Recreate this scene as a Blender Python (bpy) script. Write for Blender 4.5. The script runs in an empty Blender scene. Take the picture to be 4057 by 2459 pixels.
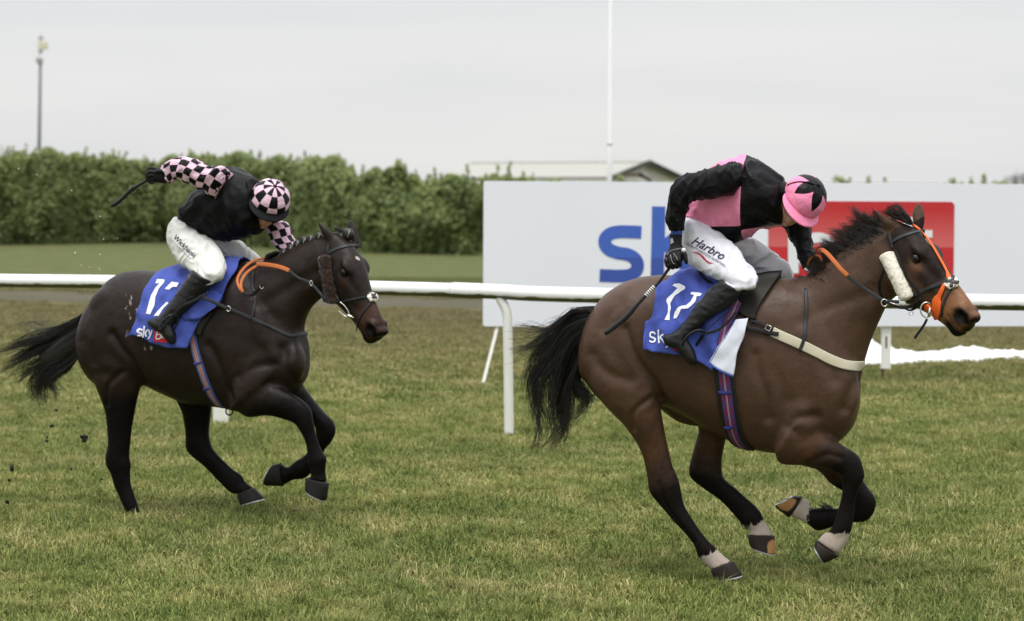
import bpy, bmesh, math, random
import numpy as np
from mathutils import Vector, Matrix, kdtree
from mathutils.bvhtree import BVHTree
RAD = math.radians
scene = bpy.context.scene
COL = scene.collection
rng = np.random.default_rng(7)
random.seed(7)

# ------------------------------------------------------------------ camera
FPX, CX, CY = 10871.0, 2028.5, 1229.5          # focal length and centre, in pixels of the 4057 px photograph
CAMH = 2.25
_p = math.atan(521.5 / FPX)
_r0 = np.array([1, 0, 0.]); FW = np.array([0, math.cos(_p), -math.sin(_p)]); _u0 = np.array([0, math.sin(_p), math.cos(_p)])
RT = _r0 + .006 * _u0; UP = _u0 - .006 * _r0
RT /= np.linalg.norm(RT); UP /= np.linalg.norm(UP)
CAM = np.array([0, 0, CAMH])
cam_data = bpy.data.cameras.new('camera'); cam = bpy.data.objects.new('camera', cam_data); COL.objects.link(cam)
cam_data.sensor_width = 36.0; cam_data.lens = FPX / 4057 * 36.0
cam_data.clip_start = 0.1; cam_data.clip_end = 3000
m = Matrix.Identity(4)
for i in range(3):
    m[i][0] = RT[i]; m[i][1] = UP[i]; m[i][2] = -FW[i]; m[i][3] = CAM[i]
cam.matrix_world = m
cam_data.dof.use_dof = True; cam_data.dof.focus_distance = 15.2; cam_data.dof.aperture_fstop = 3.2
scene.camera = cam

# ------------------------------------------------------------------ sky, sun, exposure
SUN_EL, SUN_AZ = RAD(70), RAD(196)   # azimuth clockwise from +Y
world = bpy.data.worlds.new('World'); scene.world = world; world.use_nodes = True
nt = world.node_tree; nt.nodes.clear()
def wn(t, **k):
    n = nt.nodes.new(t)
    for a, b in k.items(): setattr(n, a, b)
    return n
out = wn('ShaderNodeOutputWorld'); bg = wn('ShaderNodeBackground'); bg.inputs[1].default_value = 0.1
sky = wn('ShaderNodeTexSky'); sky.sky_type = 'NISHITA'; sky.sun_disc = False
sky.sun_elevation = SUN_EL; sky.sun_rotation = SUN_AZ
hs = wn('ShaderNodeHueSaturation'); hs.inputs['Saturation'].default_value = 0.25
tc = wn('ShaderNodeTexCoord'); sx = wn('ShaderNodeSeparateXYZ')
mp = wn('ShaderNodeMapping'); mp.inputs['Scale'].default_value = (3, 3, 26)
nz = wn('ShaderNodeTexNoise'); nz.inputs['Scale'].default_value = 1.6; nz.inputs['Detail'].default_value = 5
rp = wn('ShaderNodeValToRGB')
e = rp.color_ramp.elements
e[0].position = 0.0; e[0].color = (7.9, 7.9, 7.85, 1)
e[1].position = 1.0; e[1].color = (22, 22.5, 23.2, 1)
for p, c in ((.05, (8.1, 8.1, 8.1, 1)), (.085, (7.55, 7.7, 7.9, 1)), (.12, (7.5, 7.65, 7.9, 1)), (.3, (10, 10.2, 10.5, 1))):
    q = rp.color_ramp.elements.new(p); q.color = c
cl = wn('ShaderNodeMixRGB'); cl.blend_type = 'MULTIPLY'; cl.inputs[0].default_value = 1
r2 = wn('ShaderNodeValToRGB'); r2.color_ramp.elements[0].position = .3; r2.color_ramp.elements[1].position = .7
r2.color_ramp.elements[0].color = (.965, .972, .985, 1); r2.color_ramp.elements[1].color = (1.06, 1.06, 1.05, 1)
mx = wn('ShaderNodeMixRGB'); mx.inputs[0].default_value = 0.93
L = nt.links.new
L(tc.outputs['Generated'], sx.inputs[0]); L(sx.outputs['Z'], rp.inputs[0])
L(tc.outputs['Generated'], mp.inputs[0]); L(mp.outputs[0], nz.inputs['Vector']); L(nz.outputs['Fac'], r2.inputs[0])
L(rp.outputs[0], cl.inputs[1]); L(r2.outputs[0], cl.inputs[2])
L(sky.outputs[0], hs.inputs['Color']); L(hs.outputs[0], mx.inputs[1]); L(cl.outputs[0], mx.inputs[2])
L(mx.outputs[0], bg.inputs[0]); L(bg.outputs[0], out.inputs[0])
sd = bpy.data.lights.new('sun', 'SUN'); sd.energy = 2.2; sd.angle = RAD(25); sd.color = (1, .97, .93)
sun = bpy.data.objects.new('sun', sd); COL.objects.link(sun)
dirv = Vector((math.sin(SUN_AZ) * math.cos(SUN_EL), math.cos(SUN_AZ) * math.cos(SUN_EL), math.sin(SUN_EL)))
sun.rotation_euler = dirv.to_track_quat('Z', 'Y').to_euler()
scene.view_settings.view_transform = 'Standard'; scene.view_settings.look = 'None'
scene.view_settings.exposure = 0.0; scene.view_settings.gamma = 1.0
try: scene.view_settings.use_curve_mapping = False
except Exception: pass
scene.cycles.max_bounces = 6; scene.cycles.transparent_max_bounces = 8

# ------------------------------------------------------------------ pixel helpers (photograph pixels -> rays and planes in the place)
CROP = dict(K2=(0, 550, 1.991), F=(0, 0, .60710), S=(0, 0, 1.), C1=(500, 550, 2.489), C2=(900, 800, 2.489), C3=(300, 950, 1.991), C4=(0, 1000, 1.357),
            D1=(2550, 550, 2.489), D2=(3100, 750, 2.489), D3=(2450, 950, 1.991), D4=(2000, 1000, 1.866), D5=(2400, 1500, 1.6592),
            G8=(0, 1500, 1.5569), G18=(1000, 1700, 3.7325), G28=(3000, 1650, 2.2967), GT=(0, 1150, 2.986), GB=(2550, 1050, 2.986),
            GH=(950, 650, 4.977), GG=(2600, 850, 4.977), GS=(1800, 550, 1.991), R5=(3300, 550, 2.6288), R6=(3300, 1100, 2.6288), GM=(1700, 1000, 1.99))
def px(crop, q):
    x0, y0, f = CROP[crop]
    q = np.asarray(q, float)
    return np.stack([x0 + q[..., 0] / f, y0 + q[..., 1] / f], -1)
def ray(s):
    s = np.asarray(s, float)
    d = (s[..., 0:1] - CX) * RT + (CY - s[..., 1:2]) * UP + FPX * FW
    return d / np.linalg.norm(d, axis=-1, keepdims=True)
def project(P):
    d = np.asarray(P) - CAM; z = d @ FW
    return np.stack([CX + FPX * (d @ RT) / z, CY - FPX * (d @ UP) / z], -1)
def at_depth(s, y):                     # the point of a pixel's ray at world Y = y
    d = ray(s); return CAM + d * ((np.asarray(y) - CAM[1]) / d[..., 1])[..., None]
def on_ground(s, z=0.):
    d = ray(s); return CAM + d * ((z - CAM[2]) / d[..., 2])[..., None]
class Frame:                            # a horse's own frame: u along its heading, v away from the camera's side, z up
    def __init__(self, O, yaw):
        y = RAD(yaw); self.O = np.array(O, float)
        self.u = np.array([math.cos(y), -math.sin(y), 0]); self.n = np.array([math.sin(y), math.cos(y), 0]); self.z = np.array([0, 0, 1.])
        self.M = np.stack([self.u, self.n, self.z], 1)
    def w(self, q): return np.asarray(q) @ self.M.T + self.O
    def l(self, P): return (np.asarray(P) - self.O) @ self.M
    def plane(self, s, v):              # pixel -> world point on the plane lateral = v
        d = ray(s); v = np.asarray(v, float)
        t = (v + (self.O - CAM) @ self.n) / (d @ self.n)
        return CAM + d * t[..., None]

# ------------------------------------------------------------------ object helpers
def link(o, parent=None):
    COL.objects.link(o)
    if parent is not None: o.parent = parent
    return o
ORG = {}
def empty(name, loc, label, cat, group=None):
    o = bpy.data.objects.new(name, None); o.location = loc; o.empty_display_size = .2
    COL.objects.link(o); ORG[o.name] = np.array(loc, float)
    tag(o, label, cat, group); return o
def tag(o, label=None, cat=None, group=None, kind=None):
    for k, v in (('label', label), ('category', cat), ('group', group), ('kind', kind)):
        if v: o[k] = v
    return o
def mesh_obj(name, verts, faces, mat, parent=None, origin=None, smooth=True, uv=None, label=None):
    org = ORG[parent.name] if parent is not None else (np.zeros(3) if origin is None else np.array(origin, float))
    me = bpy.data.meshes.new(name)
    v = np.asarray(verts, float) - org
    if isinstance(faces, np.ndarray):
        k = faces.shape[1]
        me.vertices.add(len(v)); me.vertices.foreach_set('co', v.astype(np.float32).ravel())
        me.loops.add(faces.size); me.loops.foreach_set('vertex_index', faces.astype(np.int32).ravel())
        me.polygons.add(len(faces)); me.polygons.foreach_set('loop_start', np.arange(0, faces.size, k, dtype=np.int32))
        me.update(calc_edges=True); me.validate()
    else:
        me.from_pydata(v.tolist(), [], [list(f) for f in faces]); me.update()
    me.polygons.foreach_set('use_smooth', [smooth] * len(me.polygons))
    if uv is not None:
        lay = me.uv_layers.new(name='UVMap'); idx = np.zeros(len(me.loops), np.int32); me.loops.foreach_get('vertex_index', idx)
        lay.data.foreach_set('uv', np.asarray(uv, np.float32)[idx].ravel())
    if mat is not None: me.materials.append(mat)
    o = bpy.data.objects.new(name, me); COL.objects.link(o)
    if parent is not None:
        o.parent = parent
    else: o.location = org
    ORG[o.name] = org
    if label: o['label'] = label
    return o
def attr(o, name, vals):
    a = o.data.attributes.new(name, 'FLOAT', 'POINT'); a.data.foreach_set('value', np.asarray(vals, np.float32))
def mesh_np(o):
    me = o.data; v = np.zeros(len(me.vertices) * 3, np.float32); me.vertices.foreach_get('co', v)
    return v.reshape(-1, 3).astype(float) + ORG[o.name]
def bvh_of(*objs):
    V = []; Fs = []; k = 0
    for o in objs:
        v = mesh_np(o); V += v.tolist(); Fs += [[i + k for i in p.vertices] for p in o.data.polygons]; k += len(v)
    return BVHTree.FromPolygons(V, Fs)

# ------------------------------------------------------------------ node helpers
def material(name, base=(.5, .5, .5), rough=.6, spec=.4, metal=0., coat=0., sheen=0.):
    mt = bpy.data.materials.new(name); mt.use_nodes = True
    b = mt.node_tree.nodes['Principled BSDF']
    b.inputs['Base Color'].default_value = (*base, 1); b.inputs['Roughness'].default_value = rough
    b.inputs['Specular IOR Level'].default_value = spec; b.inputs['Metallic'].default_value = metal
    b.inputs['Coat Weight'].default_value = coat; b.inputs['Sheen Weight'].default_value = sheen
    return mt
class NT:
    def __init__(self, mt): self.t = mt.node_tree; self.b = self.t.nodes.get('Principled BSDF')
    def n(self, typ, **k):
        n = self.t.nodes.new(typ)
        for a, v in k.items(): setattr(n, a, v)
        return n
    def link(self, a, b): self.t.links.new(a, b)
    def math(self, op, a, b=None, c=None):
        n = self.n('ShaderNodeMath', operation=op)
        for i, v in enumerate((a, b, c)):
            if v is None: continue
            if isinstance(v, (int, float)): n.inputs[i].default_value = v
            else: self.link(v, n.inputs[i])
        return n.outputs[0]
    def mix(self, f, a, b, mode='MIX'):
        n = self.n('ShaderNodeMixRGB', blend_type=mode)
        for i, v in enumerate((f, a, b)):
            if isinstance(v, (int, float)): n.inputs[i].default_value = v
            elif isinstance(v, tuple): n.inputs[i].default_value = (*v, 1)
            else: self.link(v, n.inputs[i])
        return n.outputs[0]
    def noise(self, scale, detail=4, vec=None, rough=.55, out='Fac'):
        n = self.n('ShaderNodeTexNoise'); n.inputs['Scale'].default_value = scale; n.inputs['Detail'].default_value = detail
        n.inputs['Roughness'].default_value = rough
        if vec is not None: self.link(vec, n.inputs['Vector'])
        return n.outputs[out]
    def ramp(self, f, *stops):
        n = self.n('ShaderNodeValToRGB'); el = n.color_ramp.elements
        el[0].position, el[0].color = stops[0][0], (*stops[0][1], 1)
        el[1].position, el[1].color = stops[-1][0], (*stops[-1][1], 1)
        for p, c in stops[1:-1]:
            q = el.new(p); q.color = (*c, 1)
        self.link(f, n.inputs[0]); return n.outputs[0]
    def attr(self, name):
        n = self.n('ShaderNodeAttribute', attribute_name=name); return n.outputs['Fac']
    def coord(self, kind='Object'): return self.n('ShaderNodeTexCoord').outputs[kind]
    def pos(self): return self.n('ShaderNodeNewGeometry').outputs['Position']
    def scaled(self, vec, sc):
        n = self.n('ShaderNodeMapping'); n.inputs['Scale'].default_value = sc; self.link(vec, n.inputs['Vector']); return n.outputs[0]
    def bump(self, h, strength=.3, dist=.01):
        n = self.n('ShaderNodeBump'); n.inputs['Strength'].default_value = strength; n.inputs['Distance'].default_value = dist
        self.link(h, n.inputs['Height']); self.link(n.outputs[0], self.b.inputs['Normal']); return n
    def color(self, c): self.link(c, self.b.inputs['Base Color'])

# ------------------------------------------------------------------ geometry helpers
def catmull(a, sub):
    a = np.asarray(a, float); n = len(a)
    if n < 2: return a
    p = np.concatenate([2 * a[:1] - a[1:2], a, 2 * a[-1:] - a[-2:-1]])
    out = []
    for i in range(n - 1):
        p0, p1, p2, p3 = p[i], p[i + 1], p[i + 2], p[i + 3]
        for k in range(sub):
            t = k / sub
            out.append(.5 * ((2 * p1) + (-p0 + p2) * t + (2 * p0 - 5 * p1 + 4 * p2 - p3) * t * t + (-p0 + 3 * p1 - 3 * p2 + p3) * t ** 3))
    out.append(a[-1]); return np.array(out)
def tube_faces(nr, ns, caps=True, closed=True):
    f = []
    for i in range(nr - 1):
        for j in range(ns if closed else ns - 1):
            a = i * ns + j; b = i * ns + (j + 1) % ns
            f.append((a, b, b + ns, a + ns))
    if caps:
        f.append(tuple(range(ns - 1, -1, -1))); f.append(tuple((nr - 1) * ns + j for j in range(ns)))
    return f
def rings_from_pairs(A, B, N, W, ns=28, p=1.0, rnd=0.0):
    """A, B: the two outline points of each station, N: lateral unit vector(s), W: lateral half width."""
    A = np.asarray(A); B = np.asarray(B); W = np.asarray(W)
    C = (A + B) / 2; H = (A - B) / 2
    if np.ndim(N) == 1: N = np.repeat(np.asarray(N)[None], len(A), 0)
    t = np.arange(ns) / ns * 2 * np.pi
    c = np.sign(np.cos(t)) * np.abs(np.cos(t)) ** p; s = np.sign(np.sin(t)) * np.abs(np.sin(t)) ** p
    R = C[:, None] + H[:, None] * c[None, :, None] + (N * W[:, None])[:, None] * s[None, :, None]
    if rnd > 0:                       # rounded ends
        def cap(r, c0, ax, rr):
            out = []
            for k in (.35, .65, .87, .97):
                out.append(c0 + (r - c0) * math.sqrt(1 - k * k) + ax * rr * k)
            return out
        ax0 = C[0] - C[1]; ax0 /= np.linalg.norm(ax0) + 1e-9; ax1 = C[-1] - C[-2]; ax1 /= np.linalg.norm(ax1) + 1e-9
        r0 = rnd * np.linalg.norm(H[0]); r1 = rnd * np.linalg.norm(H[-1])
        R = np.concatenate([np.array(cap(R[0], C[0], ax0, r0))[::-1], R, np.array(cap(R[-1], C[-1], ax1, r1))])
    return R
class Soup:                           # closed tubes collected into one shape, with coat attributes per vertex
    def __init__(self): self.V = []; self.F = []; self.A = []; self.k = 0
    def add(self, R, a=None):
        nr, ns = R.shape[:2]
        self.V.append(R.reshape(-1, 3)); self.F += [tuple(i + self.k for i in f) for f in tube_faces(nr, ns)]
        aa = np.zeros((nr, 4)) if a is None else a
        if len(aa) != nr:
            e = (nr - len(aa)) // 2; aa = np.concatenate([np.repeat(aa[:1], e, 0), aa, np.repeat(aa[-1:], nr - len(aa) - e, 0)])
        self.A.append(np.repeat(aa, ns, 0)); self.k += nr * ns
    def blob(self, c, axes, a=(0, 0, 0, 0)):     # ellipsoid
        t = np.linspace(0.12, np.pi - .12, 12); ns = 20; ph = np.arange(ns) / ns * 2 * np.pi
        ax = np.asarray(axes)
        R = np.asarray(c) + np.cos(t)[:, None, None] * ax[0] + np.sin(t)[:, None, None] * (np.cos(ph)[None, :, None] * ax[1] + np.sin(ph)[None, :, None] * ax[2])
        self.add(R[::-1] if np.dot(np.cross(ax[1], ax[2]), ax[0]) > 0 else R, np.repeat(np.array([a], float), 12, 0))
def remesh(verts, faces, voxel):
    me = bpy.data.meshes.new('tmp'); me.from_pydata(np.asarray(verts).tolist(), [], faces); me.update()
    bm = bmesh.new(); bm.from_mesh(me); bmesh.ops.recalc_face_normals(bm, faces=bm.faces); bm.to_mesh(me); bm.free()
    o = bpy.data.objects.new('tmp', me); COL.objects.link(o)
    md = o.modifiers.new('r', 'REMESH'); md.mode = 'VOXEL'; md.voxel_size = voxel; md.adaptivity = 0
    dg = bpy.context.evaluated_depsgraph_get(); ev = o.evaluated_get(dg); m2 = ev.to_mesh()
    v = np.zeros(len(m2.vertices) * 3, np.float32); m2.vertices.foreach_get('co', v); v = v.reshape(-1, 3).astype(float)
    f = np.zeros(len(m2.loops), np.int32); m2.loops.foreach_get('vertex_index', f)
    tot = np.zeros(len(m2.polygons), np.int32); m2.polygons.foreach_get('loop_total', tot)
    assert (tot == 4).all()
    ev.to_mesh_clear(); bpy.data.objects.remove(o); bpy.data.meshes.remove(me)
    return v, f.reshape(-1, 4)
def edges_of(f):
    e = np.concatenate([f[:, [i, (i + 1) % f.shape[1]]] for i in range(f.shape[1])]); e.sort(1); return np.unique(e, axis=0)
def smooth_mesh(v, f, it, lam=.5, mu=-.52, weight=None):
    e = edges_of(f); n = len(v); deg = np.bincount(e.ravel(), minlength=n).astype(float)[:, None]
    def lap(x):
        s = np.zeros_like(x)
        for k in range(x.shape[1]):
            s[:, k] = np.bincount(e[:, 0], x[e[:, 1], k], n) + np.bincount(e[:, 1], x[e[:, 0], k], n)
        return s / deg - x
    for i in range(it):
        w = 1. if weight is None else weight[:, None]
        v = v + lam * w * lap(v)
        if mu: v = v + mu * w * lap(v)
    return v
def vnormals(v, f):
    n = np.cross(v[f[:, 2]] - v[f[:, 0]], v[f[:, 3 if f.shape[1] > 3 else 1]] - v[f[:, 1 if f.shape[1] > 3 else 0]])
    out = np.zeros_like(v)
    for k in range(f.shape[1]):
        for c in range(3): out[:, c] += np.bincount(f[:, k], n[:, c], len(v))
    return out / (np.linalg.norm(out, axis=1, keepdims=True) + 1e-12)
def seg_dist(p, pl):                   # distance of points (n,2) to a polyline (k,2)
    d = np.full(len(p), 1e9)
    for a, b in zip(pl[:-1], pl[1:]):
        ab = b - a; t = np.clip(((p - a) @ ab) / (ab @ ab + 1e-12), 0, 1)
        d = np.minimum(d, np.linalg.norm(p - a - t[:, None] * ab, axis=1))
    return d
# ------------------------------------------------------------------ the place: turf, rail, board, hedge, building
from mathutils import noise as _mn
def quad_sheet(name, x0, x1, y0, y1, z, mat, nx=1, ny=1):
    X, Y = np.meshgrid(np.linspace(x0, x1, nx + 1), np.linspace(y0, y1, ny + 1)); V = np.stack([X, Y, np.full_like(X, z)], -1).reshape(-1, 3)
    F = np.array([(i * (nx + 1) + j, i * (nx + 1) + j + 1, (i + 1) * (nx + 1) + j + 1, (i + 1) * (nx + 1) + j) for i in range(ny) for j in range(nx)])
    o = mesh_obj(name, V, F, mat); o['kind'] = 'structure'; return o
GR_GREEN, GR_DEEP, GR_STRAW, GR_OLIVE = (.18, .224, .063), (.10, .144, .036), (.50, .435, .23), (.285, .286, .102)
WORN0, WORN1 = (.115, .102, .052), (.205, .178, .10)
def turf_colour(t, blade):
    P = t.pos(); sx = t.n('ShaderNodeSeparateXYZ'); t.link(P, sx.inputs[0])
    cxy = t.n('ShaderNodeCombineXYZ'); t.link(sx.outputs[0], cxy.inputs[0]); t.link(sx.outputs[1], cxy.inputs[1])
    big = t.noise(.35, 4, t.scaled(cxy.outputs[0], (1, .55, 1)), .6); mid = t.noise(1.5, 4, t.scaled(cxy.outputs[0], (1, .7, 1)), .6); sm = t.noise(6, 3, cxy.outputs[0])
    straw = t.math('ADD', t.math('MULTIPLY', t.math('SUBTRACT', mid, .5), 2.4), t.math('MULTIPLY', t.math('SUBTRACT', sm, .5), 1.4))
    if blade: straw = t.math('ADD', straw, t.math('MULTIPLY', t.math('SUBTRACT', t.attr('rnd'), .5), 1.1))
    far = t.n('ShaderNodeMapRange'); far.inputs['From Min'].default_value = 22; far.inputs['From Max'].default_value = 45; far.inputs['To Max'].default_value = .35; t.link(sx.outputs[1], far.inputs['Value'])
    straw = t.math('ADD', straw, far.outputs[0])
    c = t.ramp(straw, (0, GR_DEEP), (.16, GR_GREEN), (.5, GR_OLIVE), (.85, GR_STRAW)) if 0 else None
    ms = t.n('ShaderNodeMapRange'); ms.inputs['From Min'].default_value = -.7; ms.inputs['From Max'].default_value = .9; t.link(straw, ms.inputs['Value'])
    c = t.ramp(ms.outputs[0], (.0, GR_DEEP), (.32, GR_GREEN), (.62, GR_OLIVE), (.95, GR_STRAW))
    g = t.mix(t.math('MULTIPLY', t.math('SUBTRACT', big, .35), 2.0), (.82, .84, .85), (1.16, 1.14, 1.05)); c = t.mix(1, c, g, 'MULTIPLY')
    worn = t.n('ShaderNodeMapRange'); worn.inputs['From Min'].default_value = 27; worn.inputs['From Max'].default_value = 42; worn.inputs['To Max'].default_value = .8; t.link(t.math('ADD', sx.outputs[1], t.math('MULTIPLY', t.math('SUBTRACT', big, .5), 14)), worn.inputs['Value'])
    c = t.mix(worn.outputs[0], c, t.mix(mid, WORN0, WORN1))
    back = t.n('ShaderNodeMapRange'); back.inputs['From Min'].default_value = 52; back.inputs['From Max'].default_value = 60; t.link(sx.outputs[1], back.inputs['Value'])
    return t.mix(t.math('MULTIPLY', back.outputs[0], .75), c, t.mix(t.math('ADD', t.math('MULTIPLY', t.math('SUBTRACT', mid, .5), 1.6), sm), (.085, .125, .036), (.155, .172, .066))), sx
M_TURF = material('turf', (.1, .12, .04), rough=.95, spec=.05); _t = NT(M_TURF); _c, _sx = turf_colour(_t, False)
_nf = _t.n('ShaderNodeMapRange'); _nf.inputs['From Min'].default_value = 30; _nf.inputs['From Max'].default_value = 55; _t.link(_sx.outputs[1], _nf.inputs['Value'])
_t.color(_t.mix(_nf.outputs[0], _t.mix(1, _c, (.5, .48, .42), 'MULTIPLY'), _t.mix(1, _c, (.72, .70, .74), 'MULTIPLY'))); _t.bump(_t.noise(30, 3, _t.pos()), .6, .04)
turf = quad_sheet('turf', -900, 900, -20, 2500, 0, M_TURF, 4, 8)
M_TRACK = material('bare_track_earth', (.16, .13, .10), rough=.95, spec=.05); _t = NT(M_TRACK); _t.color(_t.mix(_t.noise(1.2, 5, _t.scaled(_t.pos(), (.5, 1, 1))), (.058, .053, .034), (.125, .112, .08)))
def ragged_strip(name, f0, f1, x0, x1, n, z, mat, seed):
    X = np.linspace(x0, x1, n); V = []; 
    for x in X:
        a = .5 * _mn.noise(Vector((x * .9, seed, 0))) + .25 * _mn.noise(Vector((x * 3.1, seed, 4))); b = .5 * _mn.noise(Vector((x * .9, seed, 9))) + .25 * _mn.noise(Vector((x * 3.1, seed, 14)))
        V += [(x, f0(x) + a, z), (x, f1(x) + b, z)]
    o = mesh_obj(name, V, [(2 * i, 2 * i + 2, 2 * i + 3, 2 * i + 1) for i in range(n - 1)], mat); o['kind'] = 'structure'; return o
ragged_strip('dirt_track', lambda x: 47.4 - .24 * x, lambda x: 51.3 - .24 * x, -14, 20, 240, .004, M_TRACK, 2)
# blades: four small patches of real blades, scattered by one geometry-node object
M_BLADE = material('grass_blade', (.1, .14, .04), rough=.7, spec=.15); _t = NT(M_BLADE); _c, _ = turf_colour(_t, True)
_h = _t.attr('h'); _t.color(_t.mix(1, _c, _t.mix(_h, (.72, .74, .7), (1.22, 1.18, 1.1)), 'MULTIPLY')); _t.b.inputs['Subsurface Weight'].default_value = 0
def blade_patch(n, size, hmin, hmax, w, lean, seed, tuft=False):
    r = np.random.default_rng(seed)
    if tuft: a = r.uniform(0, 6.28, n); d = np.abs(r.normal(0, size, n)); x, y = np.cos(a) * d, np.sin(a) * d
    else: x, y = r.uniform(-size / 2, size / 2, n), r.uniform(-size / 2, size / 2, n)
    az = r.uniform(0, 6.28, n); ht = r.uniform(hmin, hmax, n) * np.where(r.random(n) < .12, 1.35, 1); ln = r.uniform(.1, lean, n) * ht; ww = w * r.uniform(.6, 1.3, n); face = r.uniform(0, 6.28, n)
    if tuft: az = np.arctan2(y, x) + r.normal(0, .5, n)
    s = np.stack([np.cos(face), np.sin(face), np.zeros(n)], 1); dr = np.stack([np.cos(az), np.sin(az), np.zeros(n)], 1); p = np.stack([x, y, np.zeros(n)], 1); z = np.array([0, 0, 1.])
    m_ = p + dr * (ln * .35)[:, None] + z * (ht * .6)[:, None]; tp = p + dr * ln[:, None] + z * (ht * (1 - .25 * (ln / ht) ** 2))[:, None]
    V = np.stack([p - s * ww[:, None] / 2, p + s * ww[:, None] / 2, m_ + s * ww[:, None] * .42, m_ - s * ww[:, None] * .42, tp], 1); k = np.arange(n) * 5
    F = np.concatenate([np.stack([k, k + 1, k + 2], 1), np.stack([k, k + 2, k + 3], 1), np.stack([k + 3, k + 2, k + 4], 1)])
    me = bpy.data.meshes.new('grass_patch'); me.vertices.add(n * 5); me.vertices.foreach_set('co', V.astype(np.float32).ravel())
    me.loops.add(F.size); me.loops.foreach_set('vertex_index', F.astype(np.int32).ravel()); me.polygons.add(len(F)); me.polygons.foreach_set('loop_start', np.arange(0, F.size, 3, dtype=np.int32)); me.update(calc_edges=True)
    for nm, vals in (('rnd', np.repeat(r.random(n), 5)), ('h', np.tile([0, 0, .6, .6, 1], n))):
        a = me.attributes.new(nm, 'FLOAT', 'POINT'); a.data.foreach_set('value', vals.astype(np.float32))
    me.materials.append(M_BLADE); return bpy.data.objects.new('grass_patch', me)        # source only: not linked to the scene
def scatter(name, pts, rot, scl, src):
    o = mesh_obj(name, pts, [], None); attr(o, 'rot', rot); attr(o, 'scl', scl)
    g = bpy.data.node_groups.new(name, 'GeometryNodeTree'); g.interface.new_socket('Geometry', in_out='INPUT', socket_type='NodeSocketGeometry'); g.interface.new_socket('Geometry', in_out='OUTPUT', socket_type='NodeSocketGeometry')
    N = g.nodes.new; i, u = N('NodeGroupInput'), N('NodeGroupOutput'); ip = N('GeometryNodeInstanceOnPoints'); oi = N('GeometryNodeObjectInfo'); oi.inputs['Object'].default_value = src
    ra, sa = N('GeometryNodeInputNamedAttribute'), N('GeometryNodeInputNamedAttribute'); ra.data_type = sa.data_type = 'FLOAT'; ra.inputs['Name'].default_value = 'rot'; sa.inputs['Name'].default_value = 'scl'
    cr, cs = N('ShaderNodeCombineXYZ'), N('ShaderNodeCombineXYZ'); K = g.links.new
    K(i.outputs[0], ip.inputs['Points']); K(oi.outputs['Geometry'], ip.inputs['Instance']); K(ra.outputs['Attribute'], cr.inputs['Z']); K(cr.outputs[0], ip.inputs['Rotation'])
    cs.inputs['X'].default_value = cs.inputs['Y'].default_value = 1; K(sa.outputs['Attribute'], cs.inputs['Z']); K(cs.outputs[0], ip.inputs['Scale']); K(ip.outputs[0], u.inputs[0])
    md = o.modifiers.new('scatter', 'NODES'); md.node_group = g; o['kind'] = 'stuff'; o['label'] = 'short mixed green and straw coloured grass of the course'; o['category'] = 'grass'; return o
def patch_grid(step, y0, y1, seed, margin=3.2):
    r = np.random.default_rng(seed); P = []
    for y in np.arange(y0, y1, step):
        hw = (y + step) * 2028.5 / FPX + margin
        for x in np.arange(-hw, hw + step, step):
            
            if not (y > 40 and 46.6 < y + .24 * x < 51.0): P.append((x + r.uniform(-.06, .06), y + r.uniform(-.06, .06), 0))
    P = np.array(P); return P, r.integers(0, 4, len(P)) * math.pi / 2 + r.uniform(-.3, .3, len(P)), np.array([.75 + .55 * (_mn.noise(Vector((p[0] * .9, p[1] * .6, seed))) * .5 + .5) for p in P]) * r.uniform(.9, 1.1, len(P))
for k in range(3):
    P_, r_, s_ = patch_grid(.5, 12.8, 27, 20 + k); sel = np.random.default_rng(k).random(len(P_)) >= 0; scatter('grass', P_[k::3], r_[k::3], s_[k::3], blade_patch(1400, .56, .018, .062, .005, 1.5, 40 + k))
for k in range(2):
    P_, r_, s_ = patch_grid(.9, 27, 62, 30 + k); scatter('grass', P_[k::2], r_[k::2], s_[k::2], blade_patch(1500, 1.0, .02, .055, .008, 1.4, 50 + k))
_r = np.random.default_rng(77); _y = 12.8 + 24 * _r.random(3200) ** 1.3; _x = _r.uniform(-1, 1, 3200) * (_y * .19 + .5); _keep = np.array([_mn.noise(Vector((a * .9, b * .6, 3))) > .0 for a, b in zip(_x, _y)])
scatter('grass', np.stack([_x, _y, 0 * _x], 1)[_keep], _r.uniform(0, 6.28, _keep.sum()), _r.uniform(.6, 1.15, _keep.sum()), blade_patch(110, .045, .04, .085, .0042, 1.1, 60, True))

# ------------------------------------------------------------------ running rail
RAIL_Y = lambda x: 23.95 - .37 * x
def on_rail(sx, sy):
    d = ray(np.array((sx, sy), float)); t = (23.95 - CAM[1] - .37 * 0) / (d[1] + .37 * d[0]); return CAM + d * t
M_RAIL = material('white_plastic_rail', (.80, .80, .79), rough=.35, spec=.45); _t = NT(M_RAIL); _P = _t.pos()
_ms = _t.n('ShaderNodeMapRange'); _ms.inputs['From Min'].default_value = .36; _ms.inputs['From Max'].default_value = .46
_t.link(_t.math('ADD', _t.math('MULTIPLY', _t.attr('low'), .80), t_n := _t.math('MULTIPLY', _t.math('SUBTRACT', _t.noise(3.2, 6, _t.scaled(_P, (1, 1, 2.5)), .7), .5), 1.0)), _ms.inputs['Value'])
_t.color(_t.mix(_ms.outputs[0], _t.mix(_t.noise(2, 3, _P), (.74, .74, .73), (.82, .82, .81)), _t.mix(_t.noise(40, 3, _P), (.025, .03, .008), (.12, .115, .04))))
_t.bump(_t.math('MULTIPLY', _ms.outputs[0], _t.noise(60, 3, _P)), .6, .01)
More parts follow.
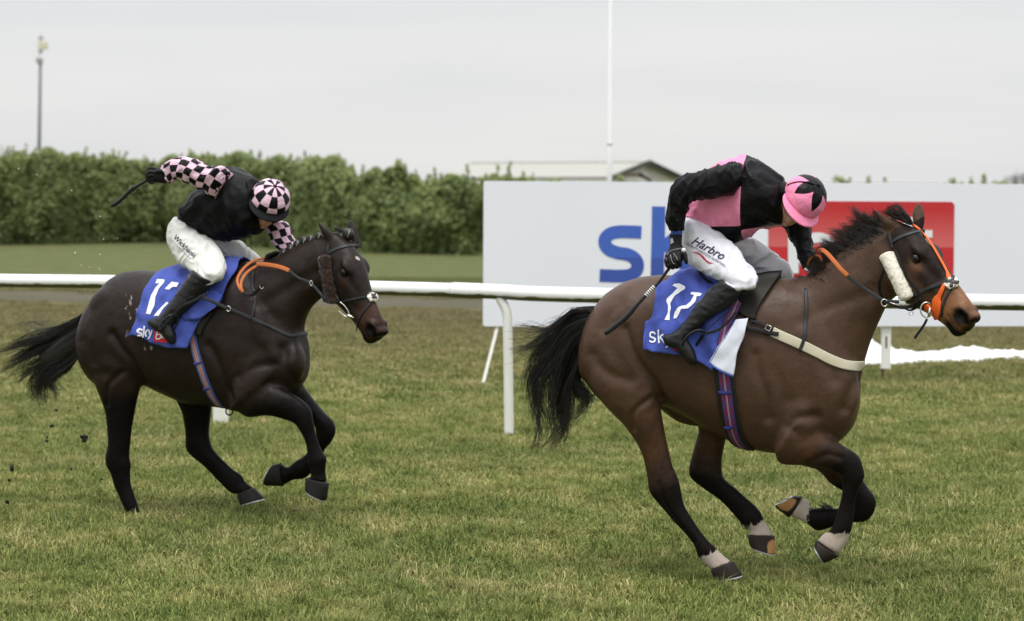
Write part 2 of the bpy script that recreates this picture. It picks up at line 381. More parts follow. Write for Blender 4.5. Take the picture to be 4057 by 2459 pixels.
M_POST = fabric_post = material('weathered_white_post', (.78, .78, .74), rough=.5); _t = NT(M_POST); _t.color(_t.mix(_t.noise(4, 5, _t.scaled(_t.pos(), (3, 3, 1))), (.66, .65, .58), (.80, .80, .77)))
rail_root = empty('running_rail', on_rail(2018, 1729), 'white plastic running rail with green algae underneath, along the course', 'rail')
def rail_tube(name, pts, r, par, seed=1):
    P = catmull(np.array([on_rail(*p) for p in pts]), 14); T = np.gradient(P, axis=0); T /= np.linalg.norm(T, axis=1, keepdims=True); X = np.cross(T, [0, 0, 1.]); X /= np.linalg.norm(X, axis=1, keepdims=True); Y = np.cross(X, T)
    th = np.arange(28) / 28 * 2 * np.pi; R = P[:, None] + r * (X[:, None] * np.cos(th)[None, :, None] + Y[:, None] * np.sin(th)[None, :, None])
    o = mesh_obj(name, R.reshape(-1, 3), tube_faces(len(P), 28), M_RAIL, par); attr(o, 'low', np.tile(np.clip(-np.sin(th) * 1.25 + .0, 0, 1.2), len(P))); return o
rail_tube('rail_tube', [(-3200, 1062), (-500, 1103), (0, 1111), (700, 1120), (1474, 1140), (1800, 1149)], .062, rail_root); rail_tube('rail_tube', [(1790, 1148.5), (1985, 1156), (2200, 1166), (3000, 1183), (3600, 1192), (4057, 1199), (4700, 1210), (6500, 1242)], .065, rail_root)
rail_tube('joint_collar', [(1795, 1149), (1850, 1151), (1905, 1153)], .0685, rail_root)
def rpost(pts, r, name='post'):
    P = catmull(np.array(pts), 8); T = np.gradient(P, axis=0); T /= np.linalg.norm(T, axis=1, keepdims=True); th = np.arange(18) / 18 * 2 * np.pi; X = np.cross(T, [0, 1., 0]); X /= np.linalg.norm(X, axis=1, keepdims=True); Y = np.cross(X, T)
    R = P[:, None] + r * (X[:, None] * np.cos(th)[None, :, None] + Y[:, None] * np.sin(th)[None, :, None]); return mesh_obj(name, R.reshape(-1, 3), tube_faces(len(P), 18), M_POST, rail_root)
rpost([on_rail(1978, 1160), on_rail(1986, 1190), on_rail(2000, 1215), on_rail(2010, 1255), on_rail(2012, 1350), on_rail(2015, 1560), on_rail(2017, 1745)], .042)
def board(name, c, ex, ey, ez, mat, par, bev=.006):
    bm = bmesh.new(); bmesh.ops.create_cube(bm, size=1); bmesh.ops.bevel(bm, geom=bm.edges[:], offset=bev / max(1e-6, 1), segments=2, affect='EDGES') if 0 else None
    V = np.array([v.co[:] for v in bm.verts]); F = [tuple(v.index for v in f.verts) for f in bm.faces]; bm.free()
    V = np.asarray(c) + V[:, :1] * np.asarray(ex) + V[:, 1:2] * np.asarray(ey) + V[:, 2:] * np.asarray(ez)
    o = mesh_obj(name, V, F, mat, par, smooth=False); b = o.modifiers.new('bevel', 'BEVEL'); b.width = bev; b.segments = 2; return o
g_ = on_rail(875, 1700); board('post', g_ + np.array([0, 0, .60]), (.142, -.04, 0), (.008, .03, 0), (0, 0, 1.24), M_POST, rail_root)
for px_ in (-10.4, -7.8, -5.2, 2.56, 5.15, 7.75): g_ = np.array([px_, RAIL_Y(px_), 0]); rpost([g_ + np.array(q) for q in ((-.05, 0, 1.24), (-.03, 0, 1.15), (0, 0, 1.0), (0, 0, .5), (0, 0, -.05))], .042)

# ------------------------------------------------------------------ advertising board
SL, SR = at_depth(np.array((1914., 1293.)), 30.1), at_depth(np.array((4057., 1291.)), 30.8)
sdir = SR - SL; sdir[2] = 0; slen = np.linalg.norm(sdir); sdir /= slen; snor = np.cross(sdir, [0, 0, 1.])          # towards the camera
def on_sign(q, off=0.):
    q = np.asarray(q, float); d = ray(q); o = SL + snor * off; t = ((o - CAM) @ snor) / (d @ snor); return CAM + d * t[..., None]
zt, zb = on_sign((1930., 716.))[2], on_sign((2500., 1292.))[2]
sign = empty('advertising_board', SL, 'long white advertising board with blue letters and red panel, behind the rail', 'advertising board')
M_BOARD = material('white_board', (.66, .685, .72), rough=.4, spec=.3); _t = NT(M_BOARD); _v = _t.n('ShaderNodeTexVoronoi'); _v.inputs['Scale'].default_value = 1.6; _t.link(_t.pos(), _v.inputs['Vector'])
_sp = _t.math('LESS_THAN', _v.outputs['Distance'], .02); _t.color(_t.mix(_sp, _t.mix(_t.noise(.9, 5, _t.scaled(_t.pos(), (1, 1, .5))), (.73, .75, .82), (.79, .80, .85)), (.3, .3, .28)))
def rounded(x0, x1, z0, z1, r, n=8):
    out = []
    for cx, cz, a0 in ((x1 - r, z1 - r, 0), (x0 + r, z1 - r, 90), (x0 + r, z0 + r, 180), (x1 - r, z0 + r, 270)):
        for k in range(n + 1): a = RAD(a0 + 90 * k / n); out.append((cx + r * math.cos(a), cz + r * math.sin(a)))
    return out
def plate(name, outline, off, th, mat, par):          # outline in (metres along the board, height)
    n = len(outline); V = [SL * [1, 1, 0] + sdir * x + np.array([0, 0, z]) + snor * o for o in (off, off - th) for x, z in outline]
    F = [tuple(range(n - 1, -1, -1)), tuple(range(n, 2 * n))] + [(i, (i + 1) % n, n + (i + 1) % n, n + i) for i in range(n)]
    o = mesh_obj(name, V, F, mat, par, smooth=False); bm = bmesh.new(); bm.from_mesh(o.data); bmesh.ops.recalc_face_normals(bm, faces=bm.faces); bm.to_mesh(o.data); bm.free(); return o
plate('panel', rounded(0, slen + 1.6, zb, zt, .03), 0, .035, M_BOARD, sign)
def to_sign(q): P = on_sign(np.asarray(q, float)); return [((p - SL) @ sdir, p[2]) for p in P]
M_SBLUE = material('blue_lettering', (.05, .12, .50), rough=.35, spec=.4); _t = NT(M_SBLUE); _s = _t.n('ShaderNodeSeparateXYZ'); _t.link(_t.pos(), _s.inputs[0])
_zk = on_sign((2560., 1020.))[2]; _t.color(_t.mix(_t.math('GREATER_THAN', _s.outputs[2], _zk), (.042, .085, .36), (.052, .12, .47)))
M_SRED = material('red_panel_print', (.6, .02, .03), rough=.35, spec=.4); _t = NT(M_SRED); _s = _t.n('ShaderNodeSeparateXYZ'); _t.link(_t.pos(), _s.inputs[0])
_zm, _z1 = on_sign((3400., 978.))[2], on_sign((3400., 795.))[2]; _mr = _t.n('ShaderNodeMapRange'); _mr.inputs['From Min'].default_value = _zm; _mr.inputs['From Max'].default_value = _z1 - .1; _t.link(_s.outputs[2], _mr.inputs['Value'])
_t.color(_t.mix(_t.math('GREATER_THAN', _s.outputs[2], _zm), (.52, .025, .03), _t.mix(_mr.outputs[0], (.60, .13, .13), (.50, .025, .03))))      # printed two-tone of the panel
def fat_line(pts, w, sub=8, round_ends=True):
    p = catmull(np.array(pts, float), sub); T = np.gradient(p, axis=0); T /= np.linalg.norm(T, axis=1, keepdims=True); n = np.stack([-T[:, 1], T[:, 0]], 1); return p, n, w
def letter(name, strokes, mat, off=.004, th=.004):      # strokes: (pixel polyline, width px) -> one letter of raised strokes
    V = []; F = []
    for pts, w, sub in strokes:
        p, n, w = fat_line(pts, w, sub); a, b = on_sign(p + n * w / 2, off), on_sign(p - n * w / 2, off); k = len(V); m = len(p); off += .0012
        V += a.tolist() + b.tolist(); F += [(k + i, k + i + 1, k + m + i + 1, k + m + i) for i in range(m - 1)]
    o = mesh_obj(name, V, F, mat, sign, smooth=False); bm = bmesh.new(); bm.from_mesh(o.data); 
    for f in bm.faces:
        if Vector(f.normal).dot(Vector(snor)) < 0: f.normal_flip()
    bm.to_mesh(o.data); bm.free(); return o
gs = lambda L: [tuple(px('GS', np.array(q, float))) for q in L]
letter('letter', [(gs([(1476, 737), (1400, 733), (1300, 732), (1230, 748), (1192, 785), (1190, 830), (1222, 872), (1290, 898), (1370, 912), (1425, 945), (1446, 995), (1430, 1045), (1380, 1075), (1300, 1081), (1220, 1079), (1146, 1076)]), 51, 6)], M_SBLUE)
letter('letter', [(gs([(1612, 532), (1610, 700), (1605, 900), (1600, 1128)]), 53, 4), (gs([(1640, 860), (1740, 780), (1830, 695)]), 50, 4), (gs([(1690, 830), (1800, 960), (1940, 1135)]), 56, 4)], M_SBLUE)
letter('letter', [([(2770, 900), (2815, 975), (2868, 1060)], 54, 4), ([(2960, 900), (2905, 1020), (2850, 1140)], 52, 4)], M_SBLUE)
plate('red_panel', rounded(*[to_sign([(3044., 900.)])[0][0], to_sign([(3780., 900.)])[0][0], to_sign([(3400., 1120.)])[0][1], to_sign([(3400., 797.)])[0][1]], .05), .006, .004, M_SRED, sign)
M_SWHITE = material('white_lettering', (.74, .75, .77), rough=.4)
ang = np.linspace(0, 2 * np.pi, 26)
letter('letter', [([(3143, 832), (3143, 950), (3143, 1082)], 42, 4), ([(3240 + 62 * math.cos(a), 1002 + 62 * math.sin(a)) for a in ang], 40, 2)], M_SWHITE, .012)
letter('letter', [([(3440 + 62 * math.cos(a), 1002 + 62 * math.sin(a)) for a in np.linspace(.5, 6.2, 22)], 38, 2), ([(3380, 1002), (3440, 1002), (3500, 1002)], 30, 3)], M_SWHITE, .012)
letter('letter', [([(3600, 860), (3600, 980), (3612, 1050), (3690, 1062)], 40, 4), ([(3560, 926), (3630, 926), (3694, 926)], 30, 3)], M_SWHITE, .012)
a_, b_ = on_sign((1971., 1292.), -.04), on_ground(np.array((1913., 1522.))); M_PROP = M_POST
d_ = b_ - a_; board('prop', (a_ + b_) / 2, (.036, 0, 0), (0, .036, 0), d_ * 1.04, M_PROP, sign, .003)
c_ = on_sign((3511., 1293.), -.06); h_ = c_[2]; M_STAKE = material('rusty_stake', (.10, .06, .035), rough=.8)
board('leg', (c_[0], c_[1], (h_ + .12) / 2 + .04), (.108, 0, 0), (0, .05, 0), (0, 0, h_ - .1), M_POST, sign, .004)
board('slot', (c_[0], c_[1] - .027, .45), (.02, 0, 0), (0, .006, 0), (0, 0, .13), M_STAKE, sign, .002); board('stake', (c_[0] - .035, c_[1] + .01, .08), (.03, 0, 0), (0, .02, 0), (0, 0, .26), M_STAKE, sign, .002)
for sx_ in (2600., 4500.): c_ = on_sign((sx_, 1293.), -.06); board('leg', (c_[0], c_[1], h_ / 2 + .04), (.108, 0, 0), (0, .05, 0), (0, 0, h_ - .08), M_POST, sign, .004)

# ------------------------------------------------------------------ white sheet on the grass behind the board
M_PLASTIC = material('white_plastic_sheet', (.86, .86, .87), rough=.45, spec=.4); sheet_n = 170; V = []; prof = 15
topx = px('R6', np.array([(200, 560), (440, 585), (500, 640), (620, 690), (800, 740), (980, 775), (1200, 755), (1300, 745), (1420, 705), (1500, 715), (1580, 700), (1700, 740), (1760, 760), (1900, 755), (2150, 770)], float))
botx = px('R6', np.array([(200, 925), (320, 920), (600, 910), (900, 890), (1350, 870), (1500, 880), (1700, 850), (1990, 850), (2150, 850)], float)); xs = np.linspace(topx[0, 0], topx[-1, 0], sheet_n)
for i, x in enumerate(xs):
    g = on_ground(np.array((x, np.interp(x, botx[:, 0], botx[:, 1])))); t_ = at_depth(np.array((x, np.interp(x, topx[:, 0], topx[:, 1]))), g[1] + .45)
    for j in range(prof):
        s = j / (prof - 1); y = g[1] + s * 1.1; z = max(t_[2], .02) * math.sin(min(s * 1.22, 1) * math.pi * .5) * (1 if s < .45 else max(0, 1 - ((s - .45) / .55) ** 2))
        z += .03 * _mn.noise(Vector((x * .03, s * 5, 1))) * math.sin(s * math.pi) + .02 * _mn.noise(Vector((x * .09, s * 9, 2))) * math.sin(s * math.pi); V.append((g[0], y + .04 * _mn.noise(Vector((x * .05, s * 3, 5))), max(z, .006)))
sh = mesh_obj('plastic_sheet', V, [(i * prof + j, (i + 1) * prof + j, (i + 1) * prof + j + 1, i * prof + j + 1) for i in range(sheet_n - 1) for j in range(prof - 1)], M_PLASTIC); tag(sh, 'crumpled white plastic sheet lying on the grass behind the board', 'plastic sheet')

# ------------------------------------------------------------------ hedge
M_LEAF = material('laurel_leaf', (.05, .085, .02), rough=.5, spec=.3); _t = NT(M_LEAF); _r = _t.attr('rnd'); _P = _t.pos()
_t.color(_t.mix(_t.attr('young'), _t.mix(_t.math('ADD', t_q := _t.math('MULTIPLY', _r, .45), _t.math('MULTIPLY', _t.math('SUBTRACT', _t.noise(.8, 4, _P), .28), 1.3)), (.045, .08, .02), (.21, .245, .075)), _t.mix(_r, (.15, .21, .05), (.28, .30, .11))))
M_STEM = material('hedge_stems', (.045, .035, .022), rough=.9)
hx = np.array([-4000, -900, -100, 650, 950, 1450, 2000, 3000, 4300, 9000.]); hd = np.array([86, 86, 88, 94, 89, 82, 80, 80, 82, 84.])
tx = np.array([-4000, -900, 0, 200, 480, 620, 750, 900, 1000, 1090, 1266, 1400, 1577, 1652, 1904, 2000, 2140, 2600, 4300, 9000.]); ty = np.array([618, 618, 618, 616, 634, 650, 625, 618, 622, 650, 622, 690, 668, 716, 716, 708, 722, 738, 738, 738.])
def hedge_at(sx): d = float(np.interp(sx, hx, hd)); return (sx - CX) / FPX * d, d, 2.25 + (708 + (sx - CX) * .006 - float(np.interp(sx, tx, ty))) * d / FPX
hedge = empty('hedge', (-8, 88, 0), 'tall dark green laurel hedge with young shoots, behind the course', 'hedge')
r = np.random.default_rng(3); NL = 90000; sxs = r.uniform(-3000, 8500, NL); sxs = np.where(r.random(NL) < .6, r.uniform(-250, 2050, NL), sxs); C_ = np.zeros((NL, 3)); DIR = np.zeros((NL, 3)); young = np.zeros(NL)
for i, s in enumerate(sxs):
    x, d, top = hedge_at(s); u = r.random(); v = r.random()
    bulge = .55 * _mn.noise(Vector((x * .9, v * 1.5, 1))) + .32 * _mn.noise(Vector((x * 3.0, v * 3.2, 7))) + .2 * _mn.noise(Vector((x * 6, v * 14, 3)))
    if bulge < -.16 and r.random() < .6 and u < .72: v = r.random(); s2 = r.uniform(-.5, .5); x += s2; bulge = .55 * _mn.noise(Vector((x * .9, v * 1.5, 1))) + .32 * _mn.noise(Vector((x * 3.0, v * 3.2, 7))) + .05
    topn = top + .34 * _mn.noise(Vector((x * 1.4, 0, 5))) + .2 * _mn.noise(Vector((x * 4, 0, 8)))
    if u < .72: C_[i] = (x, d + .38 - bulge - .3 * math.sin(v * 2.6) - .25 * v + r.exponential(.06), v ** .9 * topn); DIR[i] = (r.normal(0, .5), -1, .35 + r.normal(0, .5)); young[i] = (r.random() < .05 + .5 * v ** 5) * r.uniform(.2, .8)
    else: C_[i] = (x, d + .2 + r.uniform(0, 1.2), topn - abs(r.normal(0, .12)) + .05); DIR[i] = (r.normal(0, .5), r.normal(-.4, .5), 1); young[i] = (r.random() < .4) * r.uniform(.3, 1)
# shoots standing above the hedge
shoots = [(s, None) for s in r.uniform(-300, 1950, 330)] + [(px('R5', np.array((q, 430.)))[0], h) for q, h in ((70, .13), (155, .16), (355, .2), (550, .15), (1250, .14), (1440, .2), (1560, .34), (1590, .2))] + [(px('GS', np.array((q, 300.)))[0], h) for q, h in ((330, .5), (400, .6), (440, .45), (540, .35), (590, .3))]
SC = []; SD = []; ST = []
for s, h in shoots:
    x, d, top = hedge_at(s); base = top - .2
    if h is not None and s > 3000: base = 2.25 + (708 + (s - CX) * .006 - 730) * d / FPX - .08
    hh = h + .12 if h is not None else abs(r.normal(.17, .16)) + .06; dy = r.uniform(.1, .9) if h is None else .2; lean = r.normal(0, .08, 2); ST.append(((x, d + dy, base - .3), (x + lean[0], d + dy + lean[1], base + hh)))
    for q in range(int(14 + hh * 60)):
        z = r.uniform(-.1, hh); a = r.uniform(0, 6.28); k_ = z / max(hh, .01); SC.append((x + lean[0] * k_ + .07 * math.cos(a) * (1.15 - k_), d + dy + .06 * math.sin(a), base + z)); SD.append((math.cos(a), math.sin(a), .9))
C_ = np.concatenate([C_, np.array(SC)]); DIR = np.concatenate([DIR, np.array(SD)]); young = np.concatenate([young, r.uniform(.3, 1, len(SC))]); n = len(C_)
DIR /= np.linalg.norm(DIR, axis=1, keepdims=True); a = np.cross(DIR, r.normal(0, 1, (n, 3))); a /= np.linalg.norm(a, axis=1, keepdims=True); b = np.cross(DIR, a); ln = r.uniform(.05, .10, n)[:, None]; wd = ln * .42
V = np.stack([C_ - a * ln * .9, C_ + b * wd - a * ln * .1 + DIR * .008, C_ + a * ln, C_ - b * wd - a * ln * .1 + DIR * .008], 1); F = np.arange(n * 4).reshape(n, 4)
lf = mesh_obj('foliage', V.reshape(-1, 3), F, M_LEAF, hedge, smooth=False); attr(lf, 'rnd', np.repeat(r.random(n), 4)); attr(lf, 'young', np.repeat(young, 4))
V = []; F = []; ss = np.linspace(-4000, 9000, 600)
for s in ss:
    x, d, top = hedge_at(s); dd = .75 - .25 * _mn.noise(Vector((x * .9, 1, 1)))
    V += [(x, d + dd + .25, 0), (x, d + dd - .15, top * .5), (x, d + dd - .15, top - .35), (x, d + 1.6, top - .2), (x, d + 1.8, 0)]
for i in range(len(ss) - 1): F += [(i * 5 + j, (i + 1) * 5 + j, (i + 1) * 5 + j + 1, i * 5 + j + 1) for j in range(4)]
mesh_obj('hedge_core', V, F, material('dark_hedge_core', (.02, .03, .009), rough=.95, spec=.05), hedge)  # solid core against see-through; its dark colour stands for shade in the hollows
# ------------------------------------------------------------------ low building behind the board
M_ROOF = material('pale_sheet_roof', (.60, .58, .54), rough=.7); _t = NT(M_ROOF); _w = _t.n('ShaderNodeTexWave'); _w.inputs['Scale'].default_value = 1.6; _w.inputs['Distortion'].default_value = .4; _t.link(_t.pos(), _w.inputs['Vector'])
_t.color(_t.mix(_t.noise(1.2, 4, _t.scaled(_t.pos(), (1, 1, .3))), _t.mix(_w.outputs['Fac'], (.31, .30, .27), (.38, .37, .34)), (.33, .32, .28)))
M_WALLP = material('cream_boarding', (.62, .60, .54), rough=.8); M_TIMBER = material('dark_green_timber', (.028, .035, .022), rough=.7); M_BROWNT = material('brown_timber', (.10, .08, .06), rough=.8)
bld = empty('pavilion', (3, 130, 0), 'low pale roofed pavilion with dark green gable edges behind the hedge', 'building')
E_ = lambda q, d: at_depth(np.array(q, float), d)
A0, B0, FL, FR, BR = E_((1865, 647), 136), E_((2573, 643), 130), E_((1740, 702), 132), E_((2432, 700), 126), E_((2705, 704), 131); BL = A0 + (BR - B0)
def slab(name, q, th, mat): 
    q = np.array(q); n = np.cross(q[1] - q[0], q[3] - q[0]); n /= np.linalg.norm(n); n = n if n[2] > 0 else -n; V = np.concatenate([q, q - n * th])
    o = mesh_obj(name, V, [(0, 1, 2, 3), (7, 6, 5, 4), (0, 4, 5, 1), (1, 5, 6, 2), (2, 6, 7, 3), (3, 7, 4, 0)], mat, bld, smooth=False); return o
slab('roof', [FL, FR, B0, A0], .08, M_ROOF); slab('roof', [A0, B0, BR, BL], .08, M_ROOF)
dn = np.array([0, 0, -.14]); G = lambda p: np.array([p[0], p[1], 0]); ins = (B0 - A0) / np.linalg.norm(B0 - A0) * .25
w_ = [FL + dn, FR + dn - ins, BR + dn - ins, BL + dn]; mesh_obj('wall', [*w_, *[G(p) for p in w_], B0 + dn - ins, A0 + dn], [(4, 5, 1, 0), (5, 6, 2, 8, 1), (6, 7, 3, 2), (7, 4, 0, 9, 3)], M_WALLP, bld, smooth=False)
def beam(name, p, q, w, mat, par):
    p, q = np.array(p), np.array(q); t = (q - p) / np.linalg.norm(q - p); a = np.cross(t, [0, 1., 0]); a /= np.linalg.norm(a); b = np.cross(t, a); c = [(-1, -1), (1, -1), (1, 1), (-1, 1)]
    V = [e + (a * i + b * j) * w / 2 for e in (p, q) for i, j in c]; return mesh_obj(name, V, tube_faces(2, 4), mat, par, smooth=False)
o_ = np.array([0, -.12, 0]); beam('gable_edge', FR + o_, B0 + o_ + [0, 0, .02], .2, M_TIMBER, bld); beam('gable_edge', B0 + o_ + [0, 0, .02], BR + o_, .2, M_TIMBER, bld)
beam('truss', E_((2460, 692), 125.6), E_((2545, 693), 125.6), .16, M_BROWNT, bld); beam('truss', E_((2530, 688), 125.6), E_((2580, 716), 125.6), .16, M_TIMBER, bld); beam('ridge_cap', A0 + [0, 0, .02], B0 + [0, 0, .02], .07, M_ROOF, bld)

# ------------------------------------------------------------------ poles
def stick(name, P, r, mat, par=None, ns=12, **kw):
    P = np.array(P, float); th = np.arange(ns) / ns * 2 * np.pi; r = np.broadcast_to(r, (len(P),)); R = P[:, None] + r[:, None, None] * np.stack([np.cos(th), np.sin(th), 0 * th], 1)[None]
    return mesh_obj(name, R.reshape(-1, 3), tube_faces(len(P), ns), mat, par)
M_POLE = material('white_pole', (.62, .62, .62), rough=.5); M_MAST = material('grey_green_mast', (.09, .11, .10), rough=.6); M_LAMP = material('pale_floodlight', (.62, .60, .45), rough=.5); M_LAMPG = material('grey_bracket', (.30, .30, .29), rough=.6)
b_ = at_depth(np.array((2415., 720.)), 58.) * [1, 1, 0]; fp = empty('flagpole', b_, 'thin white flagpole rising out of frame behind the board', 'flagpole')
stick('pole', [b_, b_ + [0, 0, 3.0], b_ + [0, 0, 3.02], b_ + [-.03, 0, 10.5]], [.058, .055, .034, .02], M_POLE, fp); stick('collar', [b_ + [0, 0, 2.97], b_ + [0, 0, 3.03]], .058, M_POLE, fp); stick('base', [b_, b_ + [0, 0, .12]], .12, M_LAMPG, fp)
b_ = at_depth(np.array((151., 700.)), 150.) * [1, 1, 0]; tp_ = at_depth(np.array((160., 250.)), 150.); mast = empty('floodlight_mast', b_, 'tall grey mast with pale floodlights above the hedge at left', 'light mast')
stick('pole', [b_, tp_], [.11, .075], M_MAST, mast)
for q, s, m_ in (((157, 240), (.34, .3, .3), M_LAMPG), ((150, 228), (.22, .25, .26), M_POLE), ((160, 205), (.2, .2, .2), M_LAMPG), ((163, 178), (.30, .3, .5), M_LAMP), ((176, 178), (.34, .28, .42), M_LAMP), ((162, 152), (.22, .2, .24), M_LAMPG)):
    c = at_depth(np.array(q, float), 150.); board('floodlight' if m_ is M_LAMP else 'bracket', c, (s[0], 0, 0), (0, s[1], 0), (0, 0, s[2]), m_, mast, .05)
stick('spike', [at_depth(np.array((161., 150.)), 150.), at_depth(np.array((162., 135.)), 150.)], .03, M_LAMPG, mast)

# ------------------------------------------------------------------ bare trees far off
M_BARK = material('grey_bark', (.16, .15, .14), rough=.9)
def bare_tree(base, H, W, seed, label):
    r = np.random.default_rng(seed); root = empty('bare_tree', base, label, 'tree'); V = []; F = []
    def limb(p, d, L, rad, lev, V, F):
        q = p + d * L; a = np.cross(d, [0, 1., .2]); a /= np.linalg.norm(a); b = np.cross(d, a); k = len(V)
        V += [p + a * rad, p - a * rad * .5 + b * rad * .87, p - a * rad * .5 - b * rad * .87, q + a * rad * .6, q - a * rad * .3 + b * rad * .5, q - a * rad * .3 - b * rad * .5]; F += [(k, k + 1, k + 4, k + 3), (k + 1, k + 2, k + 5, k + 4), (k + 2, k, k + 3, k + 5)]; return q
    t = limb(np.array(base, float), np.array([0, 0, 1.]), H * .32, H * .02, 0, V, F); mesh_obj('trunk', V, F, M_BARK, root); V = []; F = []
    def grow(p, d, L, rad, lev):
        q = limb(p, d, L, rad, lev, V, F)
        if lev < 5:
            for _ in range(3 if lev < 4 else 4): e = d + r.normal(0, .55, 3) * [W, W, .8]; e[2] += .12; e /= np.linalg.norm(e); grow(p + d * L * r.uniform(.55, 1), e, L * r.uniform(.6, .82), max(rad * .6, .012), lev + 1)
    for _ in range(5): d = np.array([r.normal(0, .6), r.normal(0, .6), 1]); grow(t, d / np.linalg.norm(d), H * .2, H * .012, 1)
    mesh_obj('crown', V, F, M_BARK, root)
bare_tree((55.5, 300, -1), 5.8, 1., 5, 'grey bare tree far off above the right end of the board'); bare_tree((-58.5, 310, -1), 8.2, 1., 8, 'grey bare tree far off above the left end of the hedge')
# ------------------------------------------------------------------ coat materials
def coat(name, body, leg, tanc, seed):
    mt = material(name, body, rough=.4, spec=.42, sheen=0); t = NT(mt); P = t.pos()
    n1 = t.noise(5, 4, P); n2 = t.noise(60, 3, t.scaled(P, (1, 1, .35)))
    c = t.mix(t.math('MULTIPLY', t.math('SUBTRACT', n1, .3), 1.1), tuple(x * .72 for x in body), tuple(x * 1.3 for x in body))
    n3 = t.noise(25, 3, P)
    tan_f = t.math('MULTIPLY', t.attr('tan'), 1.0)
    c = t.mix(tan_f, c, tanc)
    d = t.attr('dark'); dj = t.math('ADD', d, t.math('MULTIPLY', t.math('SUBTRACT', n3, .5), .35))
    dm = t.n('ShaderNodeMapRange'); dm.inputs['From Min'].default_value = .12; dm.inputs['From Max'].default_value = .85; t.link(dj, dm.inputs['Value'])
    c = t.mix(dm.outputs[0], c, leg)
    w = t.attr('white'); n4 = t.noise(38, 5, t.scaled(P, (1, 1, .45)), .7)
    wm = t.n('ShaderNodeMapRange'); wm.inputs['From Min'].default_value = .42; wm.inputs['From Max'].default_value = .6
    t.link(t.math('ADD', w, t.math('MULTIPLY', t.math('SUBTRACT', n4, .5), 1.5)), wm.inputs['Value'])
    c = t.mix(wm.outputs[0], c, t.mix(n1, (.27, .21, .17), (.56, .48, .42)))
    h = t.mix(n2, tuple([.82] * 3), tuple([1.12] * 3)); c = t.mix(1, c, h, 'MULTIPLY')
    t.color(c); sp = t.n('ShaderNodeMapRange'); sp.inputs['To Min'].default_value = .20; sp.inputs['To Max'].default_value = .07; t.link(dm.outputs[0], sp.inputs['Value']); t.link(sp.outputs[0], t.b.inputs['Specular IOR Level'])
    r = t.math('ADD', .30, t.math('MULTIPLY', t.noise(7, 4, P), .28)); t.link(r, t.b.inputs['Roughness'])
    fine = t.noise(220, 2, t.scaled(P, (1, 1, .3)))
    hb = t.math('ADD', t.math('MULTIPLY', n2, .6), t.math('MULTIPLY', fine, .25))
    big = t.noise(9, 3, P)
    vein = t.n('ShaderNodeTexVoronoi', feature='DISTANCE_TO_EDGE'); vein.inputs['Scale'].default_value = 5.5; wv = t.n('ShaderNodeVectorMath', operation='ADD'); t.link(P, wv.inputs[0]); ns = t.n('ShaderNodeTexNoise'); ns.inputs['Scale'].default_value = 3; t.link(P, ns.inputs['Vector']); t.link(ns.outputs['Color'], wv.inputs[1]); t.link(wv.outputs[0], vein.inputs['Vector'])
    vv = t.math('MINIMUM', t.math('MULTIPLY', vein.outputs['Distance'], 14), 1)
    t.bump(t.math('SUBTRACT', t.math('ADD', hb, t.math('MULTIPLY', big, 3.6)), t.math('MULTIPLY', vv, t.math('MULTIPLY', n1, .22))), .42, .005)
    return mt
M_COAT_BAY = coat('bay_coat', (.083, .045, .028), (.0075, .0055, .005), (.19, .085, .035), 1)
M_COAT_DARK = coat('dark_bay_coat', (.0200, .0118, .0088), (.005, .004, .0038), (.075, .03, .015), 2)
def hairmat(name, c0, c1):
    mt = material(name, c0, rough=.38, spec=.5); t = NT(mt)
    t.color(t.mix(t.attr('tip'), c0, c1)); return mt
M_HAIR_BLACK = hairmat('black_horse_hair', (.008, .007, .0065), (.016, .012, .010))
M_HAIR_BROWN = hairmat('dark_brown_horse_hair', (.008, .006, .0055), (.05, .03, .02))
M_EYE = material('horse_eye', (.004, .003, .003), rough=.12, spec=.35)
def hoofmat(name, base, patch=None, amount=0.):
    mt = material(name, base, rough=.55, spec=.2); t = NT(mt); P = t.pos()
    n = t.noise(18, 3, P); st = t.noise(40, 2, t.scaled(P, (1, 1, .2)))
    c = t.mix(st, tuple(x * .6 for x in base), tuple(x * 1.5 for x in base))
    if patch:
        a = t.attr('patch')
        mr = t.n('ShaderNodeMapRange'); mr.inputs['From Min'].default_value = .45; mr.inputs['From Max'].default_value = .6
        t.link(t.math('ADD', a, t.math('MULTIPLY', t.math('SUBTRACT', n, .5), .4)), mr.inputs['Value'])
        c = t.mix(mr.outputs[0], c, t.mix(st, (.28, .13, .045), (.5, .28, .12)))
    t.color(c); return mt
M_HOOF_F = hoofmat('dark_and_amber_hoof', (.018, .012, .009), True)
M_HOOF_R = hoofmat('dark_hoof', (.011, .009, .008))
M_SHOE = material('worn_aluminium_plate', (.45, .45, .45), rough=.45, metal=.7)

# ------------------------------------------------------------------ tack and clothing materials
def fabric(name, c, rough=.75, weave=900, wr=.25, sheen=.1, spec=.2, var=.12):
    mt = material(name, c, rough=rough, spec=spec, sheen=sheen); t = NT(mt); P = t.coord('Object')
    n = t.noise(7, 4, P); f = t.noise(weave, 1, P); w = t.noise(26, 3, P)
    t.color(t.mix(n, tuple(x * (1 - var) for x in c), tuple(min(1, x * (1 + var)) for x in c)))
    t.bump(t.math('ADD', t.math('MULTIPLY', w, 1.5), t.math('MULTIPLY', f, .25)), wr, .006)
    return mt
M_BLUE = fabric('royal_blue_cloth', (.058, .088, .37), wr=.5); M_WHITECLOTH = fabric('white_cloth', (.62, .64, .72))
M_WPRINT = fabric('white_print', (.82, .83, .88), wr=.1); M_RPRINT = fabric('red_print', (.6, .02, .04), wr=.1)
M_LEATHER = material('black_leather', (.009, .009, .01), rough=.42, spec=.25)
